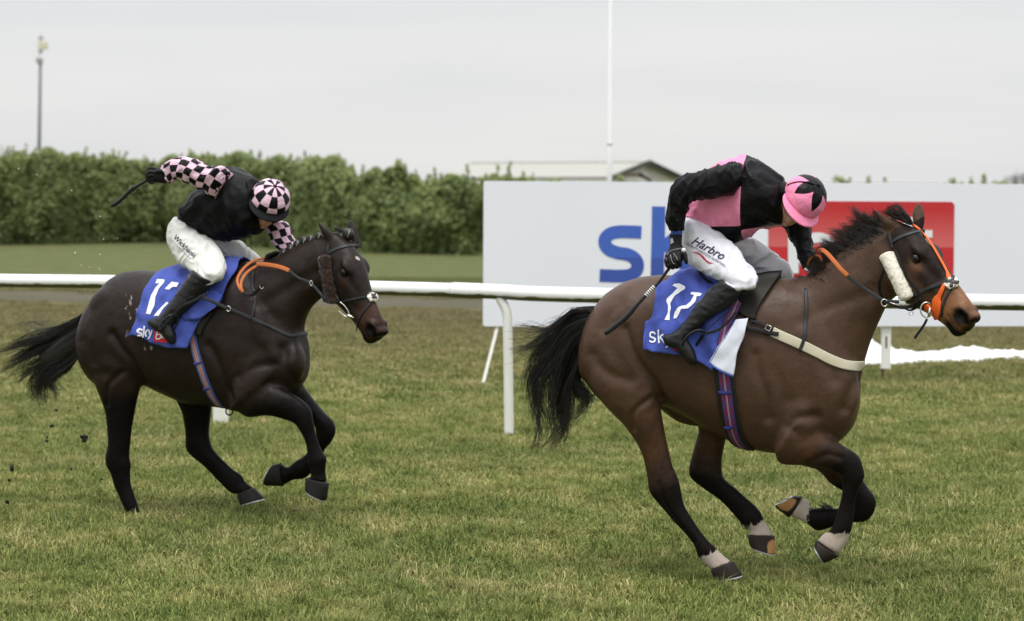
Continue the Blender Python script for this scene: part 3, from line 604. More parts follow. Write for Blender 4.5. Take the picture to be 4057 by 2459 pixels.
M_GREYLEATHER = material('grey_black_leather', (.019, .021, .024), rough=.5, spec=.3)
M_PAD = fabric('dark_olive_pad', (.016, .0145, .011), rough=.55, spec=.25, sheen=0)
M_STEEL = material('bit_steel', (.6, .58, .54), rough=.22, metal=1)
M_ORANGE = material('orange_rubber', (.75, .115, .012), rough=.5)
M_GRIP = fabric('orange_brown_rein_grip', (.52, .15, .045), rough=.7, weave=400)
M_CREAM = fabric('cream_breast_girth', (.52, .48, .36), rough=.7)
def fleece(name, c):
    mt = material(name, c, rough=.95, spec=.05, sheen=.5); t = NT(mt); P = t.coord('Object'); n = t.noise(130, 4, P); m = t.noise(20, 3, P)
    t.color(t.mix(m, tuple(x * .85 for x in c), c)); t.bump(n, .45, .01); return mt
M_FLEECE_W = fleece('cream_sheepskin', (.86, .80, .69)); M_FLEECE_B = fleece('brown_sheepskin', (.035, .015, .008))
def stripes(name, cols):                     # stripes across a band: uv.y from 0 to 1
    mt = material(name, (.5, .5, .5), rough=.7); t = NT(mt); uv = t.n('ShaderNodeUVMap').outputs[0]
    s = t.n('ShaderNodeSeparateXYZ'); t.link(uv, s.inputs[0])
    n = t.n('ShaderNodeValToRGB'); n.color_ramp.interpolation = 'CONSTANT'; el = n.color_ramp.elements
    el[0].position, el[0].color = cols[0][0], (*cols[0][1], 1); el[1].position, el[1].color = cols[1][0], (*cols[1][1], 1)
    for p, c in cols[2:]:
        q = el.new(p); q.color = (*c, 1)
    t.link(s.outputs[1], n.inputs[0]); w = t.noise(300, 2, t.coord('Object'))
    t.color(t.mix(1, n.outputs[0], t.mix(w, (.75,) * 3, (1.15,) * 3), 'MULTIPLY')); return mt
_r, _b, _w = (.24, .02, .05), (.035, .03, .16), (.45, .42, .42)
M_STRIPE_A = stripes('red_and_blue_webbing', [(0, _b), (.12, _r), (.2, _b), (.28, _r), (.36, _b), (.44, _w), (.48, _r), (.53, _w), (.57, _b), (.65, _r), (.73, _b), (.82, _r), (.9, _b)])
M_STRIPE_B = stripes('striped_webbing', [(0, (.04, .06, .2)), (.2, (.2, .24, .3)), (.27, (.04, .06, .2)), (.36, (.55, .5, .42)), (.42, (.5, .07, .03)), (.6, (.55, .5, .42)), (.66, (.04, .06, .2)), (.76, (.2, .24, .3)), (.83, (.04, .06, .2))])
M_BLUELOOP = material('blue_loop', (.03, .04, .22), rough=.6)
M_PINK_A, M_BLACKSILK = (.80, .245, .40), (.004, .004, .0048)
M_SKIN = material('skin', (.52, .29, .20), rough=.5, spec=.35); _t = NT(M_SKIN); _n = _t.noise(14, 4, _t.coord('Object')); _t.color(_t.mix(_n, (.50, .24, .17), (.58, .36, .26)))
M_BREECH = fabric('white_breeches', (.68, .67, .73), rough=.6, wr=.6, var=.06); M_BREECH_B = fabric('off_white_breeches', (.64, .64, .60), rough=.6, wr=.35, var=.05)
M_BOOT = material('black_riding_boot', (.011, .011, .012), rough=.33, spec=.3); _t = NT(M_BOOT); _t.bump(_t.noise(30, 4, _t.coord('Object')), .25, .006)
M_GLOVE = fabric('black_glove', (.008, .008, .0095), rough=.55, spec=.2, sheen=0)
M_SILK_BLACK = fabric('black_silk', M_BLACKSILK, rough=.4, spec=.13, wr=.6, var=.2, sheen=0)
M_WBAND = fabric('blue_wristband', (.03, .06, .25)); M_INK = material('navy_print', (.012, .012, .05), rough=.7); M_REDINK = material('red_print_line', (.4, .01, .03), rough=.7)
M_GOGGLE = material('dark_goggles', (.006, .007, .008), rough=.12, spec=.6)
M_WHIP = fabric('black_whip', (.012, .012, .012), rough=.5); M_WHITE = material('white_trim', (.75, .75, .73), rough=.6)
M_YELLOW = material('yellow_badge', (.5, .38, .03), rough=.6)
M_MATTE = material('matte_black_helmet', (.006, .006, .007), rough=.65, spec=.12)
# ------------------------------------------------------------------ horses
def pairs(fr, st, sub=6):
    """st: (crop, A, B, v, w[, (dark, white, tan, 0)]) -> interpolated outline points, half widths, attributes"""
    A = []; B = []; W = []; AT = []
    for s in st:
        crop, a, b, v, w = s[:5]
        A.append(fr.plane(px(crop, a), np.array(v))); B.append(fr.plane(px(crop, b), np.array(v))); W.append(w)
        AT.append(s[5] if len(s) > 5 else (0, 0, 0, 0))
    return catmull(A, sub), catmull(B, sub), np.maximum(catmull(np.array(W)[:, None], sub)[:, 0], .004), np.clip(catmull(np.array(AT, float), sub), 0, 1)
HEAD_ST = np.array([  # x, y top, y bottom, half widths top / middle / bottom (unit head of .65 m)
    (-.07, .05, -.06, .04, .045, .04), (0, .085, -.12, .055, .065, .05), (.06, .106, -.17, .072, .084, .05), (.12, .117, -.2, .084, .095, .056),
    (.18, .12, -.212, .088, .1, .062), (.24, .116, -.205, .08, .094, .062), (.30, .106, -.185, .066, .083, .058), (.36, .096, -.162, .054, .07, .05),
    (.42, .089, -.14, .045, .06, .044), (.48, .084, -.122, .041, .055, .04), (.53, .079, -.112, .042, .055, .038), (.57, .066, -.108, .043, .056, .038),
    (.60, .042, -.1, .037, .051, .034), (.622, .012, -.085, .028, .042, .028), (.635, -.02, -.06, .014, .024, .014)])
class Head:
    def __init__(self, org, xa, ya, s):
        self.o = np.array(org); self.x = np.array(xa); self.y = np.array(ya); self.x /= np.linalg.norm(self.x)
        self.y -= self.x * (self.y @ self.x); self.y /= np.linalg.norm(self.y); self.z = -np.cross(self.x, self.y); self.s = s
        self.M = np.stack([self.x, self.y, self.z], 1)
    def w(self, q): return self.s * np.asarray(q, float) @ self.M.T + self.o
    def l(self, P): return (np.asarray(P) - self.o) @ self.M / self.s
    def d(self, q): return self.s * np.asarray(q, float) @ self.M.T
    def build(self, soup, tan=True):
        S = catmull(HEAD_ST, 6); ns = 36; t = np.arange(ns) / ns * 2 * np.pi; c = np.cos(t); s = np.sin(t); p = .86
        cc = np.sign(c) * np.abs(c) ** p; ss = np.sign(s) * np.abs(s) ** p
        R = np.zeros((len(S), ns, 3)); A = np.zeros((len(S), 4))
        for i, (x, yt, yb, wt, wm, wb) in enumerate(S):
            h = (1 + c) / 2; ww = wb * (1 - h) * (1 - 2 * h) + wm * 4 * h * (1 - h) + wt * h * (2 * h - 1)
            R[i] = np.stack([np.full(ns, x), (yt + yb) / 2 + (yt - yb) / 2 * cc, ww * ss], 1)
        soup.add(self.w(R), A)
        for sg in (-1, 1):
            B = lambda c, r: soup.blob(self.w(c), [self.d((r[0], 0, 0)), self.d((0, r[1], 0)), self.d((0, 0, r[2]))])
            B((.19, .078, .062 * sg), (.06, .026, .034)); B((.16, -.1, .052 * sg), (.115, .1, .05)); B((.572, .02, .042 * sg), (.042, .036, .022))
            B((.31, .0, .058 * sg), (.11, .022, .02)); B((.585, -.02, .035 * sg), (.045, .03, .022))
        soup.blob(self.w((.58, -.088, 0)), [self.d((.042, 0, 0)), self.d((0, .024, 0)), self.d((0, 0, .034))])
        soup.blob(self.w((.61, .03, 0)), [self.d((.03, 0, 0)), self.d((0, .03, 0)), self.d((0, 0, .05))])

def build_horse(fr, head, torso, neck, legs, ears, blobs, grooves, name, label, mat, head_dark, voxel=.0075, specks=()):
    root = empty(name, fr.O, label, 'horse', 'racehorses galloping past the sign')
    S = Soup(); tops = {}
    for key, st, kw in [('torso', torso, dict(p=.9, ns=48)), ('neck', neck, dict(ns=40))] + [(k, l, dict(ns=24)) for k, l in legs]:
        A, B, W, AT = pairs(fr, st); tops[key] = (A, B, W)
        S.add(rings_from_pairs(A, B, fr.n, W, **kw), AT)
    head.build(S)
    for st in ears:
        A, B, W, AT = pairs(fr, st, 8); N = np.repeat(fr.n[None], len(A), 0)
        S.add(rings_from_pairs(A, B, N, W, ns=18), AT)
    for c, q, v, ru, rz, rv, ang in blobs:         # muscle masses: centre pixel, lateral offset, radii along u, z, v, tilt
        P = fr.plane(px(c, q), np.array(v)); ca, sa = math.cos(RAD(ang)), math.sin(RAD(ang))
        e1 = fr.u * ca + fr.z * sa; e2 = -fr.u * sa + fr.z * ca
        S.blob(P, [e1 * ru, e2 * rz, fr.n * rv])
    V = np.concatenate(S.V); AT = np.concatenate(S.A)
    v, f = remesh(V, S.F, voxel)
    loc = fr.l(v); hl = head.l(v)
    inhead = (hl[:, 0] > .03) & (np.abs(hl[:, 1]) < .25) & (np.abs(hl[:, 2]) < .14) & (hl[:, 0] < .75)
    wt = np.where(loc[:, 2] > .78, 1.0, .45); wt = np.where(inhead, .55, wt)
    ear = (hl[:, 0] < .06) & (hl[:, 1] > .10) & (hl[:, 0] > -.35); zone = np.where(ear, .03, np.where(inhead, .35, np.clip((loc[:, 2] - .62) / .2, .12, 1))); v = smooth_mesh(v, f, 26, .5, 0, zone); v = smooth_mesh(v, f, 8, .5, -.52)
    # sculpted grooves (near flank), in the horse's own side view
    nrm = vnormals(v, f); loc = fr.l(v); nl = nrm @ fr.n
    disp = np.zeros(len(v))
    for c, pl, dep, sig in grooves:
        q = fr.l(fr.plane(px(c, np.array(pl, float)), np.full(len(pl), -.2)))[:, [0, 2]]
        q = catmull(q, 5); d = seg_dist(loc[:, [0, 2]], q)
        disp -= (np.exp(-(d / (sig * 1.35)) ** 2) - .15 * np.exp(-((d - sig * 2.6) / (sig * 1.6)) ** 2)) * dep * 1.25 * np.clip(-nl * 2, 0, 1) * (loc[:, 1] < -.03)
    hl = head.l(v); az = np.abs(hl[:, 2]); nh = nrm @ head.z * np.sign(hl[:, 2])
    ih = inhead
    side = np.clip(nh * 2.5, 0, 1)
    def hs(cx, cy, rx, ry): return np.exp(-(((hl[:, 0] - cx) / rx) ** 2 + ((hl[:, 1] - cy) / ry) ** 2)) * ih
    disp -= .03 * hs(.583, .014, .028, .021) * (az > .02) * np.clip(nh * 3, 0, 1)                    # nostril
    disp += .006 * np.exp(-((np.hypot((hl[:, 0] - .583) / 1.35, hl[:, 1] - .016) - .037) / .012) ** 2) * ih * side
    disp -= .012 * hs(.21, .048, .026, .02) * side                                    # eye socket
    disp += .005 * hs(.19, .075, .035, .012) * side
    disp -= .008 * hs(.30, .05, .08, .02) * side                                      # hollow above the facial crest
    disp -= .006 * hs(.43, .0, .05, .03) * side
    mq = np.array([(.66, -.05), (.61, -.056), (.55, -.05), (.525, -.042)]); dm = seg_dist(hl[:, :2], mq)
    disp -= .009 * np.exp(-(dm / .006) ** 2) * ih
    jq = np.array([(.02, -.1), (.07, -.16), (.13, -.2)]); disp -= .005 * np.exp(-(seg_dist(hl[:, :2], jq) / .018) ** 2) * (np.abs(hl[:, 2]) < .16) * (hl[:, 1] > -.26)
    v = v + nrm * disp[:, None]
    v = smooth_mesh(v, f, 3, .5, -.52)
    # coat attributes from the tubes
    kd = kdtree.KDTree(len(V))
    for i, q in enumerate(V): kd.insert(q, i)
    kd.balance()
    idx = np.array([kd.find(q)[1] for q in v]); at = AT[idx]
    at = smooth_mesh(at, f, 5, .5, 0)
    hl = head.l(v)
    muz = np.clip((hl[:, 0] - .40) / .06, 0, 1) * (np.abs(hl[:, 2]) < .12) * (np.abs(hl[:, 1]) < .16) * (hl[:, 0] < .72)
    nearface = (hl[:, 0] > 0) & (hl[:, 0] < .7) & (np.abs(hl[:, 2]) < .14) & (np.abs(hl[:, 1]) < .2)
    at[:, 2] = np.maximum(at[:, 2], muz * head.tan)
    lips = np.maximum(np.exp(-(((hl[:, 0] - .585) / .05) ** 2 + ((hl[:, 1] - .012) / .042) ** 2)) * 1.7, np.clip((-.035 - hl[:, 1]) / .03, 0, 1) * np.clip((hl[:, 0] - .5) / .05, 0, 1))
    lips = np.maximum(lips, np.clip((hl[:, 0] - .61) / .025, 0, 1))
    at[:, 0] = np.maximum(at[:, 0], np.clip(lips, 0, 1) * .9 * nearface * (hl[:, 0] > .45))
    upface = nearface * np.clip((.42 - hl[:, 0]) / .06, 0, 1) * np.clip((hl[:, 1] + .06) / .06, 0, 1)
    at[:, 0] = np.maximum(at[:, 0], upface * head_dark)
    eyet = np.exp(-(((hl[:, 0] - .235) / .04) ** 2 + ((hl[:, 1] - .02) / .03) ** 2)) * nearface
    at[:, 2] = np.maximum(at[:, 2], eyet * .6 * head.tan); at[:, 0] = at[:, 0] * (1 - .8 * eyet)
    at[:, 0] = np.maximum(at[:, 0], np.exp(-(((hl[:, 0] - .21) / .032) ** 2 + ((hl[:, 1] - .048) / .027) ** 2) ** 2) * nearface)
    star = np.exp(-(((hl[:, 0] - head.star[0]) / head.star[1]) ** 2 + ((hl[:, 2]) / head.star[2]) ** 2)) * (hl[:, 1] > .07) * nearface * .85
    at[:, 1] = np.maximum(at[:, 1], star)
    from mathutils import noise as nz_
    nn = vnormals(v, f); amp = np.where(nearface, .0012, np.clip((fr.l(v)[:, 2] - .5) / .5, .25, 1) * .0045)
    v = v + nn * (amp * np.array([nz_.noise(Vector((q[0] * 7, q[1] * 7, q[2] * 4.5))) + .5 * nz_.noise(Vector((q[0] * 17, q[1] * 17, q[2] * 9))) for q in v]))[:, None]
    for c, q, rr_ in specks:
        ql = fr.l(fr.plane(px(c, np.array(q, float)), np.array(-.25)))[[0, 2]]; lo = fr.l(v)
        at[:, 1] = np.maximum(at[:, 1], .38 * np.exp(-(np.linalg.norm(lo[:, [0, 2]] - ql, axis=1) / (rr_ * 1.5)) ** 2) * (lo[:, 1] < -.05))
    body = mesh_obj('body', v, f, mat, root)
    for k, nme in enumerate(('dark', 'white', 'tan')): attr(body, nme, at[:, k])
    return root, body, tops
def hoof(fr, root, cor, sole, mat, label=None, patch=None, w0=.045, w1=.058):
    """cor / sole: (crop, A, B, v) pixel pairs of the coronet and the ground edge"""
    A0, B0 = [fr.plane(px(cor[0], q), np.array(cor[3])) for q in cor[1:3]]
    A1, B1 = [fr.plane(px(sole[0], q), np.array(sole[3])) for q in sole[1:3]]
    ks = np.array([0, .06, .35, .7, .93, 1.0]); bul = np.array([.0, .06, .03, .02, .0, -.05])
    A = np.array([A0 + (A1 - A0) * k + (A0 - B0) * b for k, b in zip(ks, bul)]); B = np.array([B0 + (B1 - B0) * k - (A0 - B0) * b for k, b in zip(ks, bul)])
    W = w0 + (w1 - w0) * ks
    R = rings_from_pairs(A, B, fr.n, W, ns=32, p=.9)
    nr, ns = R.shape[:2]
    h = mesh_obj('hoof', R.reshape(-1, 3), tube_faces(nr, ns), mat, root, label=label)
    if patch is not None:
        t = np.arange(ns) / ns * 2 * np.pi
        attr(h, 'patch', np.tile(np.exp(-((np.angle(np.exp(1j * (t - patch[0]))) / patch[1]) ** 2)), nr) * np.repeat(np.clip(ks * 1.6 + .2, 0, 1), ns))
    ax = (A1 + B1) / 2 - (A0 + B0) / 2; ax /= np.linalg.norm(ax); c = (A1 + B1) / 2
    r1 = c + (R[-1] - c) * 1.004; rin = c + (R[-1] - c) * .74
    ring = np.stack([r1 - ax * .001, r1 + ax * .006, rin + ax * .006, rin - ax * .001])
    F = []
    keep = [j for j in range(ns) if True]
    for i in range(4):
        for j in range(ns):
            a = i * ns + j; b = i * ns + (j + 1) % ns; c2 = ((i + 1) % 4) * ns
            F.append((a, b, c2 + (j + 1) % ns, c2 + j))
    mesh_obj('horseshoe', ring.reshape(-1, 3), F, M_SHOE, h, smooth=False)
    return h
def eye(head, root, body_bvh):
    for sg in (-1, 1):
        c = head.w((.208, .047, .078 * sg)); t = np.linspace(0.05, np.pi - .05, 12); ns = 20; ph = np.arange(ns) / ns * 2 * np.pi
        a = [head.d((.025, 0, 0)), head.d((0, .022, 0)), head.d((0, 0, .022))]
        R = c + np.cos(t)[:, None, None] * a[0] + np.sin(t)[:, None, None] * (np.cos(ph)[None, :, None] * a[1] + np.sin(ph)[None, :, None] * a[2])
        mesh_obj('eye', R.reshape(-1, 3), tube_faces(12, ns), M_EYE, root)

D, BL = (.5, 0, .45, 0), (1, 0, 0, 0)
WH = (1, 1, 0, 0)
# ---- the leading horse
FA = Frame((1.17, 15.25, 0), 12)
HA = Head([2.1043, 15.046, 1.9483], [.5147, -.5371, -.6683], [.4668, -.4783, .7439], 1.1); HA.star = (.17, .05, .016); HA.tan = 1.0
torsoA = [('F', (1397, 815), (1397, 905), 0, .10), ('F', (1418, 758), (1414, 922), 0, .17), ('F', (1450, 712), (1445, 962), 0, .22), ('F', (1490, 683), (1488, 985), 0, .25),
          ('F', (1535, 667), (1545, 980), 0, .265), ('F', (1590, 661), (1592, 972), 0, .27), ('F', (1650, 664), (1650, 1002), 0, .275), ('F', (1715, 674), (1715, 1040), 0, .285),
          ('F', (1785, 680), (1785, 1072), 0, .285), ('F', (1845, 672), (1845, 1088), 0, .265), ('F', (1900, 670), (1905, 1092), 0, .24), ('F', (1955, 695), (1965, 1085), 0, .225),
          ('F', (2005, 760), (2015, 1064), 0, .205), ('F', (2045, 830), (2050, 1030), 0, .165), ('F', (2068, 880), (2068, 985), 0, .1)]
neckA = [('F', (1860, 675), (1990, 1010), 0, .17), ('F', (1905, 668), (2060, 945), 0, .16), ('F', (1950, 655), (2079, 875), 0, .14), ('F', (1998, 620), (2097, 815), 0, .125),
         ('F', (2045, 578), (2116, 772), 0, .11), ('F', (2085, 545), (2135, 735), 0, .098), ('F', (2118, 523), (2160, 710), 0, .09), ('F', (2150, 520), (2190, 690), -.005, .075)]
nh, fh, nf, ff = -.13, .12, -.13, .13
legsA = [
 ('hindn', [('F', (1560, 800), (1412, 850), -.12, .13), ('F', (1590, 890), (1418, 922), -.125, .135), ('F', (1594, 940), (1446, 965), -.125, .13), ('D5', (352, 118), (42, 224), nh, .12, (.05, 0, 0, 0)), ('D5', (362, 200), (128, 314), nh, .1, (.15, 0, .1, 0)),
   ('D5', (374, 262), (186, 398), nh, .082, (.35, 0, .1, 0)), ('D5', (385, 320), (228, 475), nh, .066, D), ('D5', (407, 430), (254, 550), nh, .056, D), ('D5', (437, 565), (272, 640), nh, .05, (.55, 0, 0, 0)), ('D5', (478, 660), (280, 712), nh, .05, (.7, 0, 0, 0)),
   ('D5', (494, 725), (300, 765), nh, .046, (.85, 0, 0, 0)), ('D5', (520, 835), (362, 840), nh, .036, BL), ('D5', (585, 945), (440, 930), nh, .032, BL), ('D5', (645, 1030), (520, 1015), nh, .032, BL), ('D5', (690, 1080), (578, 1090), nh, .037, BL),
   ('D5', (722, 1108), (606, 1165), nh, .040, (1, .25, 0, 0)), ('D5', (752, 1140), (640, 1205), nh, .036, WH), ('D5', (790, 1175), (672, 1232), nh, .036, WH), ('D5', (826, 1203), (697, 1252), nh, .042, (1, .9, 0, 0))]),
 ('hindf', [('F', (1660, 930), (1560, 960), .1, .12), ('F', (1715, 1030), (1625, 1010), .12, .1), ('D5', (800, 330), (604, 300), fh, .08, (.35, 0, 0, 0)), ('D5', (782, 430), (583, 430), fh, .064, D), ('D5', (764, 540), (556, 540), fh, .054, (.6, 0, 0, 0)),
   ('D5', (770, 632), (545, 608), fh, .052, (.75, 0, 0, 0)), ('D5', (800, 672), (565, 660), fh, .048, BL), ('D5', (850, 715), (660, 735), fh, .038, BL), ('D5', (925, 782), (745, 795), fh, .033, BL), ('D5', (993, 842), (822, 872), fh, .033, BL),
   ('D5', (1024, 885), (885, 945), fh, .04, BL), ('D5', (1042, 930), (925, 975), fh, .038, (1, .5, 0, 0)), ('D5', (1062, 965), (945, 1000), fh, .036, WH), ('D5', (1100, 1030), (940, 1025), fh, .044, (1, .9, 0, 0))]),
 ('foren', [('F', (1960, 850), (1870, 1000), -.11, .1), ('F', (1975, 960), (1865, 1060), -.13, .11), ('D5', (1270, 285), (1115, 490), -.14, .105, (.15, 0, .1, 0)), ('D5', (1330, 300), (1150, 558), nf, .095, (.3, 0, .1, 0)), ('D5', (1410, 345), (1270, 568), nf, .08, D), ('D5', (1500, 398), (1400, 580), nf, .066, (.6, 0, 0, 0)),
   ('D5', (1590, 452), (1490, 608), nf, .056, (.8, 0, 0, 0)), ('D5', (1662, 505), (1540, 625), nf, .055, BL), ('D5', (1690, 570), (1545, 645), nf, .055, BL), ('D5', (1702, 640), (1552, 680), nf, .05, BL), ('D5', (1676, 705), (1556, 720), nf, .042, BL), ('D5', (1645, 790), (1543, 800), nf, .034, BL),
   ('D5', (1635, 870), (1518, 885), nf, .034, BL), ('D5', (1625, 940), (1493, 960), nf, .040, BL), ('D5', (1617, 990), (1468, 1000), nf, .042, (1, .2, 0, 0)), ('D5', (1598, 1050), (1430, 1020), nf, .038, WH), ('D5', (1560, 1115), (1402, 1050), nf, .042, (1, .9, 0, 0)), ('D5', (1535, 1150), (1392, 1065), nf, .042, (1, .8, 0, 0))]),
 ('foref', [('F', (1975, 930), (1890, 1040), .1, .1), ('D5', (1480, 370), (1240, 540), ff, .09, (.4, 0, 0, 0)), ('D5', (1590, 500), (1390, 600), ff, .075, D), ('D5', (1660, 620), (1480, 690), ff, .062, (.7, 0, 0, 0)), ('D5', (1725, 715), (1560, 740), ff, .055, BL), ('D5', (1775, 790), (1600, 790), ff, .055, BL),
   ('D5', (1765, 875), (1610, 830), ff, .052, BL), ('D5', (1715, 935), (1590, 845), ff, .045, BL), ('D5', (1625, 945), (1560, 848), ff, .038, BL), ('D5', (1540, 958), (1515, 850), ff, .034, BL), ('D5', (1460, 985), (1455, 850), ff, .038, BL), ('D5', (1390, 1000), (1400, 845), ff, .042, BL), ('D5', (1335, 962), (1350, 850), ff, .038, (1, .4, 0, 0)),
   ('D5', (1282, 930), (1330, 800), ff, .04, WH), ('D5', (1215, 905), (1290, 785), ff, .043, (1, .8, 0, 0))]),
]
earsA = [[('D2', (1190, 330), (1010, 430), -.045, .035, (.3, 0, 0, 0)), ('D2', (1130, 310), (985, 375), -.055, .03, (.3, 0, 0, 0)), ('D2', (1060, 275), (945, 320), -.065, .024, (.3, 0, 0, 0)), ('D2', (985, 235), (905, 250), -.07, .018, (.5, 0, 0, 0)), ('D2', (915, 192), (878, 195), -.075, .013, (.7, 0, 0, 0)), ('D2', (870, 158), (858, 160), -.078, .006, (.8, 0, 0, 0))],
         [('D2', (1370, 470), (1250, 440), .015, .035), ('D2', (1390, 385), (1280, 365), .03, .03), ('D2', (1402, 310), (1277, 300), .04, .026), ('D2', (1405, 240), (1278, 235), .045, .02), ('D2', (1385, 175), (1298, 178), .05, .014), ('D2', (1352, 125), (1330, 128), .05, .006)]]
blobsA = [('F', (1490, 850), -.12, .2, .14, .125, -65), ('F', (1500, 760), -.1, .17, .12, .14, 30), ('F', (1940, 830), -.1, .12, .24, .125, 25), ('F', (1930, 1010), -.13, .1, .14, .1, 10),
          ('F', (2025, 950), -.08, .1, .14, .1, 0), ('F', (2025, 950), .08, .1, .14, .1, 0), ('F', (1500, 880), .13, .2, .13, .13, -65), ('F', (1940, 830), .1, .12, .24, .125, 25), ('F', (1900, 740), 0, .16, .1, .1, -15)]
groovesA = [('D4', [(905, 560), (960, 720), (1030, 850), (1110, 960), (1150, 1080)], .016, .02), ('D4', [(660, 760), (700, 830), (800, 900), (930, 940)], .010, .025), ('D4', [(730, 560), (770, 460), (860, 380)], .007, .02),
            ('D3', [(1100, 900), (1120, 1050), (1170, 1200), (1190, 1400)], .011, .022), ('D3', [(1350, 1470), (1420, 1400), (1560, 1390)], .010, .02), ('D3', [(1560, 700), (1620, 900), (1700, 1100)], .008, .03),
            ('D3', [(1930, 1050), (1850, 1180), (1790, 1330)], .014, .025), ('D5', [(180, 330), (190, 220), (300, 120)], .008, .012), ('D2', [(200, 1300), (420, 1180), (700, 1080), (960, 1000)], .008, .03), ('D3', [(1200, 700), (1230, 1000), (1330, 1250)], .006, .03),
            ('D5', [(345, 690), (390, 830), (480, 960), (580, 1080)], .005, .008), ('D5', [(1320, 570), (1450, 500), (1540, 520)], .006, .012)]
horseA, bodyA, topsA = build_horse(FA, HA, torsoA, neckA, legsA, earsA, blobsA, groovesA, 'racehorse',
    'bay racehorse with white lower legs and cream cheek rolls, leading', M_COAT_BAY, .74)
hoof(FA, horseA, ('D5', (828, 1200), (695, 1253), nh), ('D5', (902, 1290), (718, 1328), nh), M_HOOF_F, patch=(1.2, .3))
hoof(FA, horseA, ('D5', (1102, 1030), (938, 1025), fh), ('D5', (1118, 1155), (950, 1105), fh), M_HOOF_F, patch=(-.5, .8))
hoof(FA, horseA, ('D5', (1530, 1160), (1388, 1065), nf), ('D5', (1445, 1212), (1368, 1095), nf), M_HOOF_F, patch=(3.0, .5))
hoof(FA, horseA, ('D5', (1210, 908), (1290, 780), ff), ('D5', (1112, 842), (1232, 768), ff), M_HOOF_F, patch=(-1.57, 1.0))
bvhA = bvh_of(bodyA); eye(HA, horseA, bvhA)

# ---- the following horse
FB = Frame((-1.94, 17.95, 0), 20)
HB = Head([-1.1353, 17.6534, 1.8144], [.4255, -.3673, -.8271], [.5571, -.6139, .5593], 1.1); HB.star = (.165, .022, .02); HB.tan = .5
torsoB = [('C4', (449, 430), (449, 520), 0, .10), ('C4', (470, 345), (472, 620), 0, .17), ('C4', (510, 262), (520, 700), 0, .22), ('C4', (565, 185), (590, 735), 0, .25), ('C4', (625, 125), (660, 735), 0, .265),
          ('C4', (700, 98), (735, 700), 0, .27), ('C4', (790, 93), (810, 722), 0, .275), ('C4', (890, 100), (900, 765), 0, .285), ('C4', (1000, 102), (1010, 812), 0, .285), ('C4', (1100, 98), (1115, 826), 0, .28), ('C4', (1190, 75), (1215, 838), 0, .26),
          ('C4', (1275, 62), (1310, 860), 0, .24), ('C4', (1370, 90), (1410, 840), 0, .225), ('C4', (1460, 180), (1500, 800), 0, .205), ('C4', (1550, 310), (1580, 755), 0, .18), ('C4', (1625, 420), (1640, 680), 0, .11)]
neckB = [('C4', (1230, 62), (1520, 720), 0, .17), ('C4', (1290, 52), (1625, 600), 0, .16), ('C2', (440, 555), (735, 1330), 0, .145), ('C2', (545, 490), (755, 1200), 0, .13), ('C2', (660, 425), (800, 1095), 0, .118),
         ('C2', (780, 380), (862, 1010), 0, .108), ('C2', (890, 345), (940, 935), 0, .098), ('C2', (980, 325), (1010, 880), 0, .09), ('C2', (1060, 310), (1080, 820), 0, .075)]
nh, fh, nf, ff = -.12, .13, -.14, .13
